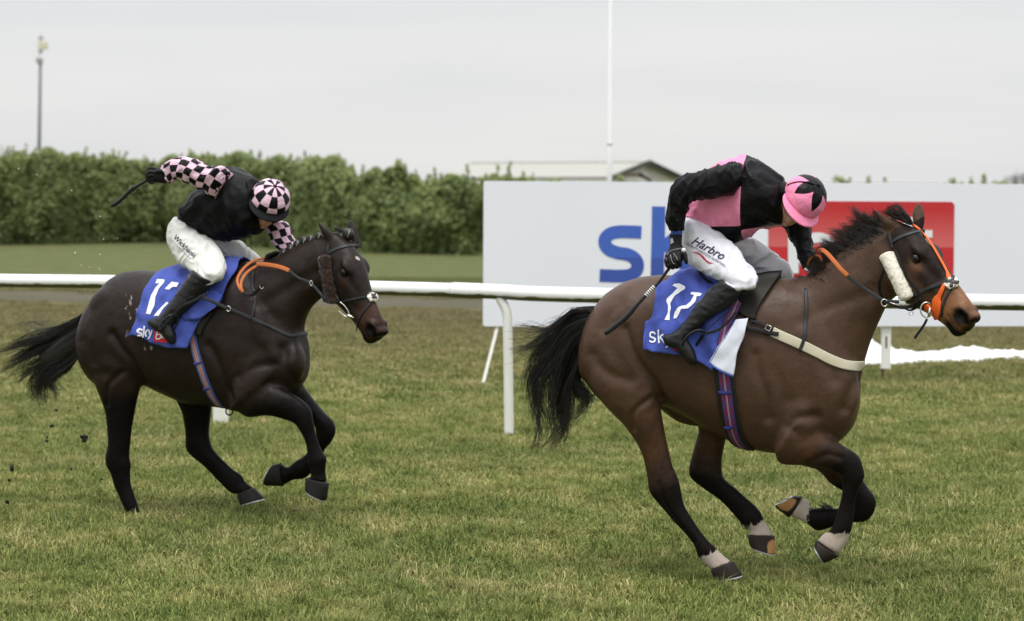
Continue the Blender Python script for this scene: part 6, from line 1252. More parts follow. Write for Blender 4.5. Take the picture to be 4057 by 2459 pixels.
def cap(name, h, rx, ry, rz, rim, mat, parent, bill_mat, bill=(.055, 62), zoff=.0, rough=.0018, seed=1):
    nphi, nth = 34, 72; P = np.zeros((nphi, nth, 3)); rr = np.random.default_rng(seed)
    for i in range(nphi):
        for j in range(nth):
            th = j / nth * 2 * np.pi; ph = (.02 + (rim(th) - .02) * i / (nphi - 1))
            k = 1 + .012 * math.sin(th * 9 + i * .3) * (i / nphi) * .5 + rough / rx * mnoise.noise(Vector((math.cos(th) * 3, math.sin(th) * 3, i * .25)))
            P[i, j] = (rx * math.sin(ph) * math.cos(th) * k, ry * math.sin(ph) * math.sin(th) * k, rz * math.cos(ph) * k + zoff)
    o = mesh_obj(name, h.w(P).reshape(-1, 3), tube_faces(nphi, nth, caps=False) + [tuple(range(nth))][::-1], mat, parent)
    th = np.tile(np.arange(nth) / nth * 2 * np.pi, nphi); ph = np.concatenate([np.array([.02 + (rim(j / nth * 2 * np.pi) - .02) * i / (nphi - 1) for j in range(nth)]) for i in range(nphi)])
    attr(o, 'cx', np.cos(th)); attr(o, 'cy', np.sin(th)); attr(o, 'polar', ph)
    n = np.array(o.data.polygons[40].normal); c = np.mean(mesh_np(o)[list(o.data.polygons[40].vertices)], 0)
    if n @ (c - h.c) < 0: o.data.flip_normals()
    o.modifiers.new('thickness', 'SOLIDIFY').thickness = .004
    ln, aw = bill; nb = 25; rows = 7; B = np.zeros((rows, nb, 3))
    for i in range(rows):
        for j in range(nb):
            a = RAD(-aw + 2 * aw * j / (nb - 1)); e = math.cos(a * 90 / aw * 1.0) ** .55 if abs(a * 90 / aw) < math.pi / 2 else 0
            ph = rim(a); k = i / (rows - 1) * ln * max(e, .02)
            B[i, j] = (rx * math.sin(ph) * math.cos(a) + k * math.cos(a * .6), ry * math.sin(ph) * math.sin(a) + k * math.sin(a * .6), rz * math.cos(ph) + zoff - k * .28 - .004)
    b = mesh_obj('peak', h.w(B).reshape(-1, 3), [(i * nb + j, i * nb + j + 1, (i + 1) * nb + j + 1, (i + 1) * nb + j) for i in range(rows - 1) for j in range(nb - 1)], bill_mat, o)
    b.modifiers.new('thickness', 'SOLIDIFY').thickness = .006
    p = h.w((0, 0, rz + zoff)); z = h.M[:, 2]; t = np.arange(14) / 14 * 2 * np.pi; e1, e2 = h.M[:, 0], h.M[:, 1]
    R = np.stack([p + (np.cos(t)[:, None] * e1 + np.sin(t)[:, None] * e2) * r + z * zz for r, zz in ((.013, -.002), (.013, .003), (.008, .006), (.002, .007))])
    mesh_obj('button', R.reshape(-1, 3), tube_faces(4, 14), M_SILK_BLACK, o)
    return o
def shell_band(name, h, rx, ry, rz, lo, hi, a0, a1, mat, parent, zoff=0, n=40, m=6):
    P = np.zeros((m, n, 3))
    for i in range(m):
        for j in range(n):
            th = a0 + (a1 - a0) * j / (n - 1); p0 = lo(th) if callable(lo) else lo; p1 = hi(th) if callable(hi) else hi; ph = p0 + (p1 - p0) * i / (m - 1)
            P[i, j] = (rx * math.sin(ph) * math.cos(th), ry * math.sin(ph) * math.sin(th), rz * math.cos(ph) + zoff)
    o = mesh_obj(name, h.w(P).reshape(-1, 3), [(i * n + j, i * n + j + 1, (i + 1) * n + j + 1, (i + 1) * n + j) for i in range(m - 1) for j in range(n - 1)], mat, parent)
    o.modifiers.new('thickness', 'SOLIDIFY').thickness = .006; return o
def goggles(h, parent, dz, z0=-.0):
    P = []; 
    for a in np.linspace(-100, 100, 33):
        r = RAD(a); k = 1.06 + .06 * math.exp(-(a / 40) ** 2); P.append((.098 * k * math.cos(r), .079 * k * math.sin(r), z0 + dz))
    P = h.w(P); N = P - h.w((0, 0, z0 + dz)); N /= np.linalg.norm(N, axis=1, keepdims=True); w = np.interp(np.abs(np.linspace(-100, 100, 33)), [0, 12, 25, 60, 75, 100], [.03, .042, .05, .046, .02, .016])
    return ribbon('goggles', P, N, w, .014, M_GOGGLE, parent)
def hand(fr, st, fingers, thumb, name, mat, parent, vox=.0035):
    """glove: a palm loft plus five separate fingers, as one skin; finger: pixel points, lateral offsets, radius"""
    S = Soup(); S.add(loft(fr, st, 6, 24, .9, .4))
    for crop, pts, v, r in fingers + [thumb]:
        P = fr.plane(catmull(px(crop, np.array(pts, float)), 5), catmull(np.array(v, float)[:, None], 5)[:, 0]); n = len(P)
        R, F = tube(None, P, np.array(r) * np.interp(np.linspace(0, 1, n), [0, .15, .45, .55, .85, 1], [.9, 1.08, .95, 1.04, .92, .55]), None, None, ns=14); S.add(R)
    v, f = remesh(np.concatenate(S.V), S.F, vox); v = smooth_mesh(v, f, 3, .5, 0); return mesh_obj(name, v, f, mat, parent), S
def union_garment(name, rings, mat, parent, vox=.007, sm=6, wr=(.005, 18), seed=1, label=None):
    S = Soup()
    for R in rings: S.add(R)
    v, f = remesh(np.concatenate(S.V), S.F, vox); v = smooth_mesh(v, f, sm, .5, 0); n = vnormals(v, f)
    d = np.array([(1 - 2.2 * abs(mnoise.noise(Vector(q) * wr[1] + Vector((seed, 0, mnoise.noise(Vector(q) * 6) * 2))))) for q in v]); v = v + n * (d * wr[0])[:, None]
    return mesh_obj(name, v, f, mat, parent, label=label)
# -- silks materials
def silk_mat(name, build):
    mt = material(name, M_BLACKSILK, rough=.4, spec=.13, sheen=0); t = NT(mt); c = build(t); t.color(c); P = t.coord('Object')
    t.bump(t.math('ADD', t.math('MULTIPLY', t.noise(8, 4, P), 2), t.noise(30, 2, P)), .6, .01); return mt
def _pinkblack(t): return t.mix(t.math('GREATER_THAN', t.attr('black'), 0.), M_PINK_A, M_BLACKSILK)
M_SILK_PB = silk_mat('pink_and_black_silk', _pinkblack)
PALE = (.70, .47, .57)
def _checks(t):                           # squares along and around the sleeve
    al = t.math('MULTIPLY', t.attr('along'), 1 / .052); an = t.n('ShaderNodeMath', operation='ARCTAN2'); t.link(t.attr('sina'), an.inputs[0]); t.link(t.attr('cosa'), an.inputs[1])
    a = t.math('MULTIPLY', an.outputs[0], 10 / (2 * math.pi)); w = t.math('MULTIPLY', t.math('SUBTRACT', t.noise(9, 2, t.coord('Object')), .5), .35)
    f = t.math('ADD', t.math('FLOOR', t.math('ADD', al, w)), t.math('FLOOR', t.math('ADD', a, w)))
    return t.mix(t.math('GREATER_THAN', t.math('MODULO', t.math('ABSOLUTE', f), 2), .5), PALE, M_BLACKSILK)
M_CHECKS = silk_mat('pale_pink_and_black_checks', _checks)
def _az(t, k, off=0.):
    an = t.n('ShaderNodeMath', operation='ARCTAN2'); t.link(t.attr('cy'), an.inputs[0]); t.link(t.attr('cx'), an.inputs[1]); return t.math('ADD', t.math('MULTIPLY', an.outputs[0], k / (2 * math.pi)), off)
def _capchecks(t):
    f = t.math('ADD', t.math('FLOOR', _az(t, 12, .2)), t.math('FLOOR', t.math('MULTIPLY', t.math('SUBTRACT', t.attr('polar'), .0), 1 / .58)))
    return t.mix(t.math('GREATER_THAN', t.math('MODULO', t.math('ADD', f, 40), 2), .5), PALE, M_BLACKSILK)
M_CAPCHECK = silk_mat('checked_cap_silk', _capchecks)
def _star(t):                             # a black star round the crown of a pink cap
    fr_ = t.math('FRACT', _az(t, 5, .264)); tri = t.math('ABSOLUTE', t.math('SUBTRACT', fr_, .5)); lim = t.math('ADD', .48, t.math('MULTIPLY', t.math('SUBTRACT', .5, tri), 1.55))
    return t.mix(t.math('LESS_THAN', t.attr('polar'), lim), M_PINK_A, M_BLACKSILK)
M_CAPSTAR = silk_mat('pink_cap_with_black_star', _star); M_PINKSILK = silk_mat('pink_silk', lambda t: t.mix(t.noise(9, 3), M_PINK_A, tuple(x * .92 for x in M_PINK_A)))
def line_side(fr, crop, a, b, V):         # signed side of a vertical-ish plane through two pixels (in the frame's side view)
    q = fr.l(fr.plane(px(crop, np.array([a, b], float)), np.zeros(2)))[:, [0, 2]]; d = q[1] - q[0]; n = np.array([d[1], -d[0]]) / np.linalg.norm(d)
    return (fr.l(V)[:, [0, 2]] - q[0]) @ n

# ---- jockey of the leading horse
jA = empty('person', FA.w((0, 0, 1.75)), 'jockey in pink and black silks with a pink star cap, whip hand low', 'person', 'jockeys crouched on the horses')
torso = slim(loft)(FA, [('D1', (418, 690), (450, 790), 0, .12), ('D1', (440, 610), (560, 862), 0, .15), ('D1', (500, 500), (690, 925), 0, .165), ('D1', (590, 385), (800, 985), 0, .175), ('D1', (700, 275), (905, 1000), 0, .185), ('D1', (850, 212), (1005, 970), 0, .195),
    ('D1', (1005, 187), (1120, 905), 0, .205), ('D1', (1120, 215), (1250, 868), 0, .2), ('D1', (1230, 272), (1350, 838), 0, .175), ('D1', (1310, 325), (1385, 740), 0, .13), ('D1', (1360, 370), (1365, 610), 0, .085), ('D1', (1385, 400), (1372, 580), 0, .07)], 8, 56, .92)
jersey = garment('jersey', wrinkle(torso, .017, 7, 1.5, 3), M_SILK_PB, jA, label='pink jersey with a black front half')
V_ = mesh_np(jersey); front = line_side(FA, 'D1', (1012, 186), (985, 860), V_); front = -front if front[np.argmin(FA.l(V_)[:, 0])] > 0 else front
below = line_side(FA, 'D1', (600, 862), (990, 855), V_); below = -below if below[np.argmin(FA.l(V_)[:, 2])] < 0 else below
hem = line_side(FA, 'D1', (1000, 890), (1390, 838), V_); hem = -hem if hem[np.argmin(FA.l(V_)[:, 2])] < 0 else hem
attr(jersey, 'black', np.maximum(np.minimum(front, -hem), np.minimum(below, -front)))
slN = [('D1', (975, 262), (985, 470), -.13, .085), ('D1', (915, 240), (925, 510), -.16, .095), ('D1', (845, 232), (862, 548), -.19, .095), ('D1', (755, 256), (740, 572), -.22, .092), ('D1', (650, 285), (620, 590), -.25, .088), ('D1', (545, 330), (540, 600), -.27, .082), ('D1', (440, 343), (480, 615), -.285, .078),
       ('D1', (345, 395), (446, 642), -.29, .075), ('D1', (278, 470), (442, 672), -.29, .07), ('D1', (256, 560), (434, 696), -.29, .068), ('D1', (250, 650), (426, 735), -.285, .064), ('D1', (236, 755), (412, 795), -.28, .06), ('D1', (231, 835), (402, 855), -.275, .055), ('D1', (262, 905), (388, 905), -.27, .04)]
slF = [('D1', (1390, 640), (1300, 760), .13, .08), ('D1', (1500, 720), (1350, 830), .17, .08), ('D1', (1600, 800), (1400, 900), .19, .075), ('D1', (1650, 900), (1440, 980), .19, .068), ('D1', (1660, 1010), (1485, 1040), .17, .06), ('D1', (1680, 1090), (1510, 1130), .14, .055), ('D1', (1700, 1150), (1540, 1210), .11, .048), ('D1', (1690, 1210), (1575, 1280), .09, .042)]
RN, RF = loft(FA, slN), loft(FA, slF)
garment('sleeve', wrinkle(RN, .012, 11, 1.1, 5), M_SILK_BLACK, jA); garment('sleeve', wrinkle(RF, .008, 11, 1.1, 6), M_SILK_BLACK, jA)
garment('wristband', loft(FA, [('D1', (268, 903), (384, 903), -.27, .04), ('D1', (272, 948), (380, 940), -.268, .039)], 4, 28), M_WBAND, jA)
palm = [('GG', (258, 400), (512, 392), -.268, .036), ('GG', (266, 520), (505, 520), -.268, .034), ('GG', (268, 620), (515, 615), -.27, .035), ('GG', (225, 720), (560, 690), -.275, .038), ('GG', (170, 800), (590, 770), -.28, .04), ('GG', (165, 880), (560, 860), -.28, .036), ('GG', (185, 960), (500, 940), -.278, .028)]
fing = [('GG', [(195, 830), (185, 920), (205, 1000), (250, 1040), (300, 1020)], (-.30, -.315, -.315, -.30, -.28), .0092), ('GG', [(270, 800), (272, 910), (285, 1000), (320, 1050), (370, 1030)], (-.31, -.325, -.325, -.31, -.28), .0105), ('GG', [(355, 780), (362, 890), (370, 985), (400, 1035), (440, 1010)], (-.312, -.33, -.328, -.312, -.28), .011), ('GG', [(440, 775), (455, 870), (455, 950), (470, 1000), (500, 960)], (-.31, -.328, -.325, -.305, -.28), .0105)]
thumb = ('GG', [(520, 720), (570, 790), (580, 860), (590, 930), (610, 965)], (-.30, -.31, -.315, -.312, -.305), .0115)
gA, SgA = hand(FA, palm, fing, thumb, 'glove', M_GLOVE, jA)
gv = mesh_np(gA); bg = bvh_of(gA)
for pts in ([(215, 800), (245, 740), (340, 690), (540, 655)], [(150, 850), (200, 870), (225, 950), (240, 1005)], [(280, 790), (300, 880), (330, 950), (375, 970)], [(340, 760), (400, 840), (430, 900)]): strap('seam', bg, 'GG', pts, .0022, M_WBAND if 0 else material('grey_piping', (.35, .37, .36)), gA, off=.0008, thick=.0015)
decal('badge', bg, 'GG', [[(280, 470), (325, 455), (345, 545), (290, 580)]], .0015, material('grey_badge', (.4, .4, .38)), gA, cuts=1)
palmF = [('D1', (1570, 1240), (1690, 1180), .09, .04), ('D1', (1620, 1290), (1740, 1200), .06, .042), ('D1', (1680, 1310), (1760, 1230), .03, .036)]
fingF = [('D1', [(1620 + 28 * i, 1190 + 12 * i), (1670 + 24 * i, 1170 + 18 * i), (1720 + 16 * i, 1195 + 20 * i), (1735 + 8 * i, 1240 + 16 * i)], (.06, .02, .0, .0), .011) for i in range(4)]
hand(FA, palmF, fingF, ('D1', [(1650, 1190), (1700, 1170), (1750, 1180)], (.07, .05, .03), .011), 'glove', M_GLOVE, jA)
thN = [('D1', (480, 760), (400, 830), -.03, .1), ('D1', (570, 800), (388, 860), -.05, .14), ('D1', (690, 885), (380, 960), -.08, .135), ('D1', (800, 970), (388, 1080), -.11, .12), ('D1', (890, 1050), (440, 1212), -.15, .105), ('D1', (970, 1145), (570, 1300), -.19, .094), ('D1', (1040, 1235), (700, 1365), -.23, .088), ('D1', (1098, 1320), (800, 1400), -.26, .082), ('D1', (1120, 1395), (860, 1440), -.28, .074), ('D1', (1100, 1460), (880, 1490), -.29, .066), ('GB', (1170, 290), (960, 200), -.295, .06), ('GB', (1120, 360), (890, 250), -.3, .052)]
thF = [('D1', (560, 800), (450, 900), .05, .13), ('D1', (760, 900), (650, 1050), .08, .12), ('D1', (960, 965), (860, 1080), .12, .11), ('D1', (1100, 1000), (930, 1170), .16, .1), ('D1', (1230, 1085), (1010, 1240), .21, .092), ('D1', (1340, 1168), (1090, 1320), .25, .086), ('D1', (1430, 1240), (1200, 1375), .25, .08), ('D1', (1478, 1320), (1290, 1400), .28, .074), ('D1', (1460, 1400), (1310, 1430), .29, .066)]
RTN, RTF = loft(FA, thN, 8, 36), loft(FA, thF, 8, 36)
brA = union_garment('breeches', [RTN, RTF], M_BREECH, jA, wr=(.009, 15), seed=2)
bb = bvh_of(brA)
HP = lambda x, y: tuple(px('GG', np.array((x, y), float)))
text_decal('sponsor_lettering', bb, 'Harbro', HP(690, 560), HP(1310, 905), 33, .003, M_INK, brA, shear=.35, bold=.012)
text_decal('sponsor_lettering', bb, 'QUALITY LIVESTOCK NUTRITION', HP(598, 580), HP(1345, 1030), 9.5, .003, M_INK, brA, bold=.004)
decal('red_swoosh', bb, 'GG', [[(700, 742), (800, 735), (870, 765), (930, 815), (990, 890), (1060, 940), (1145, 955), (1060, 965), (1000, 940), (930, 870), (870, 800), (790, 755)]], .003, M_REDINK, brA)
bootN = [('GB', (912, 165), (1165, 312), -.30, .068), ('GB', (850, 232), (1112, 400), -.30, .066), ('GB', (762, 305), (1035, 472), -.305, .062), ('GB', (690, 392), (955, 528), -.31, .058), ('GB', (615, 470), (865, 592), -.315, .053), ('GB', (562, 560), (768, 645), -.32, .048), ('GB', (500, 650), (695, 705), -.325, .043), ('GB', (440, 722), (615, 775), -.33, .04), ('GB', (365, 785), (545, 840), -.335, .04), ('GB', (300, 822), (500, 890), -.34, .042)]
footN = [('GB', (300, 812), (228, 880), -.34, .03), ('GB', (380, 815), (270, 950), -.34, .04), ('GB', (460, 840), (380, 985), -.34, .042), ('GB', (520, 880), (430, 1050), -.34, .044), ('GB', (560, 935), (470, 1085), -.34, .044), ('GB', (605, 1020), (495, 1120), -.34, .043), ('GB', (630, 1100), (530, 1160), -.34, .036), ('GB', (622, 1160), (565, 1182), -.34, .02)]
RBN = loft(FA, bootN, 8, 36)
bA = union_garment('boot', [wrinkle(RBN, .006, 24, 1.0, 8), loft(FA, footN, 8, 28, .9, .5)], M_BOOT, jA, vox=.006, sm=3, wr=(.001, 30))
bootF = [(c, a, b, -v, w) for c, a, b, v, w in bootN]; footF = [(c, a, b, -v, w) for c, a, b, v, w in footN]
union_garment('boot', [loft(FA, bootF, 6, 28), loft(FA, footF, 6, 24, .9, .5)], M_BOOT, jA, vox=.008, sm=3, wr=(.001, 30))
hcA = FA.plane(px('D1', np.array((1585., 578.))), np.array(-.03)); hA = HeadFrame(hcA, (.57, .53, .63), (-.33, -.80, .52))
rimA = lambda th: RAD(93 + 16 * (1 - math.cos(th)) / 2)
capA = cap('cap', hA, .137, .122, .124, rimA, M_CAPSTAR, jA, M_PINKSILK, bill=(.06, 72), seed=2)
goggles(hA, jA, -.02, -.012)
tube('cap_strap', hA.w([(.0 + .1 * math.cos(a) * .2, -.124 * math.sin(a), .127 * math.cos(a)) for a in np.linspace(.25, 1.55, 14)]), .0035, M_SILK_BLACK, capA, ns=6)
S = Soup(); head_soup(S, hA)
S.add(loft(FA, [('D1', (1330, 420), (1340, 620), 0, .075), ('D1', (1420, 450), (1420, 640), -.01, .062), ('D1', (1500, 480), (1480, 650), -.02, .06)], 6, 24))
for R, k in ((torso, .82), (RN, .7), (RF, .7), (RTN, .85), (RTF, .85), (RBN, .8)): S.add(shrunk(R, k))
S.add(loft(FA, [('GG', (285, 380), (485, 380), -.268, .028), ('GG', (290, 520), (480, 520), -.268, .026), ('GG', (290, 640), (490, 640), -.272, .026), ('GG', (290, 760), (450, 760), -.275, .022)], 6, 20))
v, f = remesh(np.concatenate(S.V), S.F, .006); v = smooth_mesh(v, f, 4, .5, 0); mesh_obj('body', v, f, M_SKIN, jA)
garment('neck_scarf', loft(FA, [('D1', (1345, 385), (1340, 640), -.005, .085), ('D1', (1400, 420), (1395, 640), -.01, .075), ('D1', (1440, 470), (1420, 620), -.015, .068)], 6, 28), M_SILK_BLACK, jA)
P_ = air(FA, 'D3', [(515, 80), (480, 130), (400, 225), (330, 320), (280, 380)], [-.30, -.295, -.29, -.3, -.31]); P2 = air(FA, 'D3', [(285, 372), (215, 440), (140, 520), (60, 610), (-40, 690), (-110, 740)], [-.31, -.33, -.34, -.35, -.36, -.37])
whA = empty('whip', P_[0], 'black whip with white bands held low by the pink capped jockey', 'whip')
tube('handle', P_, np.interp(np.linspace(0, 1, len(P_)), [0, .1, 1], [.011, .0095, .0085]), M_WHIP, whA, ns=12)
tube('flap', P2, np.interp(np.linspace(0, 1, len(P2)), [0, .35, .5, .97, 1], [.0085, .010, .0145, .0155, .012]), M_WHIP, whA, ns=12)
BQ = air(FA, 'D3', [(284, 366), (212, 444)], [-.31, -.33], 1); d_ = (BQ[-1] - BQ[0]) / 6
for i in range(6): a_ = BQ[0] + d_ * (i + .2); tube('white_band', [a_, a_ + d_ * .5], .0118, M_WHITE, whA, ns=12)
e_ = P_[0]; tube('end_cap', [e_ - ray(project(e_)) * .0, e_ - ray(project(e_)) * .016], .012, M_WHITE, whA, ns=14)

# ---- jockey of the following horse
jB = empty('person', FB.w((0, 0, 1.75)), 'jockey in checked sleeves and checked cap, whip arm raised behind', 'person', 'jockeys crouched on the horses')
torso = slim(loft)(FB, [('C1', (545, 735), (620, 845), 0, .12), ('C1', (575, 665), (750, 925), 0, .15), ('C1', (640, 570), (870, 985), 0, .168), ('C1', (735, 470), (985, 995), 0, .18), ('C1', (845, 370), (1085, 975), 0, .19), ('C1', (960, 290), (1180, 955), 0, .2), ('C1', (1070, 297), (1265, 935), 0, .19), ('C1', (1170, 335), (1320, 900), 0, .165), ('C1', (1260, 380), (1345, 800), 0, .125), ('C1', (1320, 430), (1330, 700), 0, .085)], 8, 56, .92)
garment('jersey', wrinkle(torso, .019, 7, 1.6, 13), M_SILK_BLACK, jB, label='plain black jersey front and back')
slN = [('C1', (1030, 345), (900, 590), -.14, .09), ('C1', (1000, 310), (850, 575), -.17, .095), ('C1', (935, 270), (795, 515), -.2, .095), ('C1', (855, 278), (730, 490), -.22, .09), ('C1', (770, 250), (660, 455), -.235, .084), ('C1', (705, 215), (600, 428), -.25, .08), ('C1', (635, 192), (550, 400), -.255, .076), ('C1', (550, 184), (520, 388), -.26, .072), ('C1', (475, 192), (492, 402), -.26, .068), ('C1', (405, 225), (465, 425), -.26, .06), ('C1', (352, 275), (438, 440), -.26, .048)]
slF = [('C1', (1380, 700), (1280, 820), .13, .08), ('C1', (1500, 790), (1330, 850), .16, .075), ('C1', (1580, 830), (1375, 895), .18, .072), ('C1', (1612, 880), (1410, 950), .18, .068), ('C1', (1632, 960), (1440, 1020), .17, .062), ('C1', (1672, 1030), (1490, 1080), .15, .055), ('C1', (1685, 1055), (1530, 1110), .13, .048)]
RN, RF = loft(FB, slN), loft(FB, slF)
garment('sleeve', wrinkle(RN, .010, 12, 1.1, 15), M_CHECKS, jB, label='pale pink and black checked sleeve raised behind'); garment('sleeve', wrinkle(RF, .007, 15, 1.2, 16), M_CHECKS, jB)
palm = [('C1', (440, 290), (440, 435), -.26, .042), ('C1', (385, 285), (390, 440), -.26, .042), ('C1', (320, 282), (330, 436), -.262, .04), ('C1', (265, 285), (290, 425), -.265, .036), ('C1', (225, 310), (250, 400), -.268, .026)]
fing = [('C1', [(300, 300), (235, 290), (208, 330), (225, 365), (270, 370)], (-.28, -.295, -.295, -.29, -.28), .0115), ('C1', [(295, 330), (230, 325), (203, 360), (222, 392), (270, 390)], (-.29, -.305, -.305, -.295, -.28), .0115), ('C1', [(290, 360), (230, 360), (205, 392), (228, 418), (275, 405)], (-.29, -.305, -.305, -.295, -.28), .011), ('C1', [(300, 390), (250, 395), (228, 420), (250, 436), (290, 420)], (-.285, -.295, -.295, -.29, -.28), .0095)]
gB, _ = hand(FB, palm, fing, ('C1', [(400, 330), (360, 318), (320, 318), (285, 330)], (-.30, -.31, -.315, -.31), .012), 'glove', M_GLOVE, jB)
palmF = [('C1', (1650, 1045), (1530, 1115), .12, .042), ('C1', (1590, 1100), (1470, 1180), .09, .044), ('C1', (1520, 1150), (1420, 1220), .06, .042), ('C1', (1450, 1160), (1390, 1215), .04, .03)]
fingF = [('C1', [(1480 - 20 * i, 1140 + 14 * i), (1430 - 14 * i, 1135 + 18 * i), (1385 - 4 * i, 1160 + 16 * i), (1395, 1200 + 8 * i)], (.04, .0, -.01, .0), .012) for i in range(4)]
hand(FB, palmF, fingF, ('C1', [(1540, 1130), (1490, 1120), (1440, 1125)], (.06, .03, .0), .012), 'glove', M_GLOVE, jB)
thN = [('C1', (600, 800), (520, 770), -.02, .1), ('C1', (660, 845), (495, 800), -.04, .14), ('C1', (745, 925), (445, 880), -.07, .137), ('C1', (820, 992), (428, 1000), -.11, .122), ('C1', (882, 1060), (468, 1115), -.15, .107), ('C1', (932, 1140), (545, 1225), -.19, .096), ('C1', (960, 1225), (630, 1290), -.23, .09), ('C1', (968, 1300), (690, 1300), -.26, .084), ('C1', (940, 1370), (740, 1300), -.28, .074), ('C1', (890, 1410), (710, 1310), -.29, .066), ('C3', (1060, 370), (910, 270), -.3, .058), ('C3', (1020, 420), (860, 340), -.3, .05)]
thF = [('C1', (660, 850), (560, 900), .05, .13), ('C1', (850, 930), (720, 1020), .08, .12), ('C1', (1000, 960), (880, 1090), .12, .11), ('C1', (1085, 985), (905, 1170), .16, .1), ('C1', (1185, 1070), (950, 1240), .21, .092), ('C1', (1290, 1155), (1040, 1290), .25, .085), ('C1', (1330, 1210), (1130, 1310), .24, .078), ('C1', (1340, 1270), (1180, 1330), .27, .07)]
RTN, RTF = loft(FB, thN, 8, 36), loft(FB, thF, 8, 36)
brB = union_garment('breeches', [RTN, RTF], M_BREECH_B, jB, wr=(.009, 15), seed=5)
bb = bvh_of(brB); HP = lambda x, y: tuple(px('C1', np.array((x, y), float)))
text_decal('sponsor_lettering', bb, 'Wickhams', HP(462, 975), HP(668, 1178), 19, .003, M_INK, brB, bold=.012)
text_decal('sponsor_lettering', bb, 'Countryside Management', HP(452, 1005), HP(628, 1180), 5.5, .003, material('pale_blue_print', (.2, .22, .34)), brB)
bootN = [('C3', (930, 232), (1098, 328), -.30, .07), ('C3', (872, 310), (1062, 382), -.30, .068), ('C3', (815, 392), (1000, 445), -.305, .063), ('C3', (765, 472), (930, 512), -.315, .058), ('C3', (715, 545), (862, 570), -.325, .052), ('C3', (668, 590), (805, 625), -.33, .045), ('C3', (625, 615), (770, 672), -.335, .043)]
footN = [('C3', (610, 622), (570, 662), -.34, .032), ('C3', (665, 625), (620, 708), -.34, .042), ('C3', (725, 640), (660, 728), -.34, .045), ('C3', (760, 680), (690, 755), -.34, .045), ('C3', (785, 740), (720, 790), -.34, .044), ('C3', (788, 795), (745, 820), -.34, .032)]
RBN = loft(FB, bootN, 8, 36); union_garment('boot', [wrinkle(RBN, .004, 22, 1.0, 18), loft(FB, footN, 8, 28, .9, .5)], M_BOOT, jB, vox=.006, sm=3, wr=(.001, 30))
bootF = [(c, a, b, -v, w) for c, a, b, v, w in bootN]; footF = [(c, a, b, -v, w) for c, a, b, v, w in footN]
union_garment('boot', [loft(FB, bootF, 6, 28), loft(FB, footF, 6, 24, .9, .5)], M_BOOT, jB, vox=.008, sm=3, wr=(.001, 30))
hcB = FB.plane(px('GH', np.array((600., 690.))), np.array(-.03)); hB = HeadFrame(hcB, (.30, .62, .70), (-.06, -.76, .62))
rimB = lambda th: RAD(86 + 14 * (1 - math.cos(th)) / 2)
capB = cap('cap', hB, .142, .130, .128, rimB, M_CAPCHECK, jB, M_MATTE, bill=(.05, 75), seed=3)
shell_band('helmet_rim', hB, .138, .127, .125, lambda t: rimB(t) - .05, lambda t: rimB(t) + RAD(16 if abs(math.cos(t)) > .5 and math.cos(t) > 0 else 30), 0, 2 * math.pi, M_MATTE, capB)
goggles(hB, jB, -.025, -.02)
S = Soup(); head_soup(S, hB, -.035)
S.add(loft(FB, [('C1', (1280, 420), (1290, 720), 0, .075), ('C1', (1340, 480), (1340, 720), -.01, .065), ('C1', (1400, 540), (1390, 740), -.02, .06)], 6, 24))
for R, k in ((torso, .82), (RN, .7), (RF, .7), (RTN, .85), (RTF, .85), (RBN, .8)): S.add(shrunk(R, k))
S.add(loft(FB, [('C1', (430, 310), (435, 415), -.26, .03), ('C1', (370, 305), (380, 415), -.26, .03), ('C1', (310, 305), (320, 410), -.262, .028)], 6, 20))
v, f = remesh(np.concatenate(S.V), S.F, .006); v = smooth_mesh(v, f, 4, .5, 0); mesh_obj('body', v, f, M_SKIN, jB)
garment('neck_scarf', loft(FB, [('C1', (1290, 420), (1275, 760), -.005, .088), ('C1', (1330, 470), (1320, 760), -.01, .08), ('C1', (1360, 520), (1345, 740), -.015, .07)], 6, 28), M_SILK_BLACK, jB)
p_ = hB.w((.045, -.108, -.055)); tube('cap_badge', [p_, p_ - hB.M[:, 1] * .006], .012, M_YELLOW, capB, ns=12)
P_ = air(FB, 'C1', [(380, 312), (330, 335), (270, 370), (205, 410), (140, 445), (85, 478)], [-.29, -.285, -.285, -.285, -.28, -.275]); P2 = air(FB, 'C1', [(88, 474), (30, 520), (-30, 580), (-90, 630), (-148, 662)], [-.275, -.27, -.265, -.26, -.255])
whB = empty('whip', P_[0], 'black whip raised behind by the checked jockey', 'whip')
tube('handle', P_, .0095, M_WHIP, whB, ns=12); tube('flap', P2, np.interp(np.linspace(0, 1, len(P2)), [0, .05, .3, .95, 1], [.017, .016, .013, .014, .01]), M_WHIP, whB, ns=12)
e_ = P_[0]; tube('end_cap', [e_, e_ - ray(project(e_)) * .03], .013, M_WHITE, whB, ns=14)
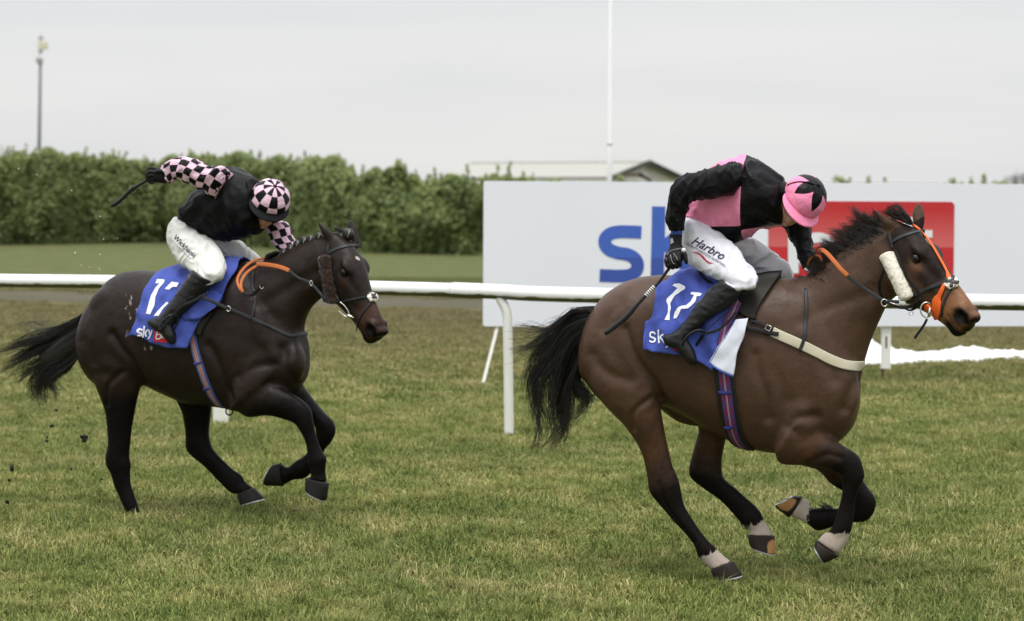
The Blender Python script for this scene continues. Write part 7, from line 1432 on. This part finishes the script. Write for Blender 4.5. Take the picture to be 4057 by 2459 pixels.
# ------------------------------------------------------------------ clods and flecks thrown up by the hooves
M_MUD = material('wet_mud', (.018, .012, .008), rough=.7, spec=.3); M_FLECK = material('white_fleck', (.8, .8, .78), rough=.6)
def clod(name, crop, q, rp, dep, mat, label, cat, group, seed, jag=.5):
    c = at_depth(px(crop, np.array(q, float)), dep); rad = rp / CROP[crop][2] * dep / FPX; bm = bmesh.new(); bmesh.ops.create_icosphere(bm, subdivisions=2, radius=1); V = np.array([v.co[:] for v in bm.verts]); F = [tuple(v.index for v in f.verts) for f in bm.faces]; bm.free()
    k = np.array([1 + jag * (_mn.noise(Vector(v) * 1.3 + Vector((seed * 3.1, 0, 0))) * 1.5 + _mn.noise(Vector(v) * 3 + Vector((seed, 5, 0)))) for v in V]); s = np.random.default_rng(seed).uniform(.6, 1.25, 3)
    return tag(mesh_obj(name, c + V * k[:, None] * s * rad, F, mat, origin=c, smooth=False), label, cat, group)
CL = [('GT', (668, 1415), 22), ('GT', (822, 1420), 10), ('GT', (920, 1393), 13), ('GT', (990, 1308), 7), ('GT', (965, 1247), 5), ('G8', (320, 290), 11), ('G8', (268, 300), 4), ('G8', (455, 287), 5), ('G8', (290, 362), 9), ('G8', (290, 384), 8), ('G8', (517, 365), 18), ('G8', (76, 553), 19), ('G8', (110, 545), 5), ('G8', (42, 758), 11), ('G8', (55, 625), 8), ('G8', (440, 555), 8), ('G8', (210, 568), 4), ('G8', (833, 434), 5), ('G8', (845, 327), 4), ('G8', (887, 283), 5), ('G8', (30, 895), 9), ('G8', (218, 865), 5), ('G8', (680, 660), 4), ('G8', (1800, 780), 6), ('G8', (1818, 813), 6), ('G8', (1868, 863), 12), ('G8', (1832, 1012), 8), ('G8', (260, 465), 4), ('G8', (135, 755), 4), ('G8', (25, 795), 6), ('G8', (476, 415), 6), ('G8', (628, 620), 6)]
for i, (c, q, r_) in enumerate(CL): clod('mud_clod', c, q, r_, 18.2 if q[0] < 1500 else 17.8, M_MUD, 'dark clod of mud in the air by the darker horse', 'mud clod', 'mud clods thrown up behind the darker horse', i)
for i, q in enumerate([(147, 235), (290, 281), (791, 610), (755, 698), (815, 790), (925, 785), (592, 897), (790, 910), (640, 995), (785, 1020), (785, 1035), (705, 1012), (565, 405)]): clod('white_fleck', 'K2', q, 5 if i in (4, 6, 2) else 3.5, 18.2, M_FLECK, 'tiny white fleck in the air above the darker horse', 'fleck', 'white flecks in the air', 50 + i, .3)
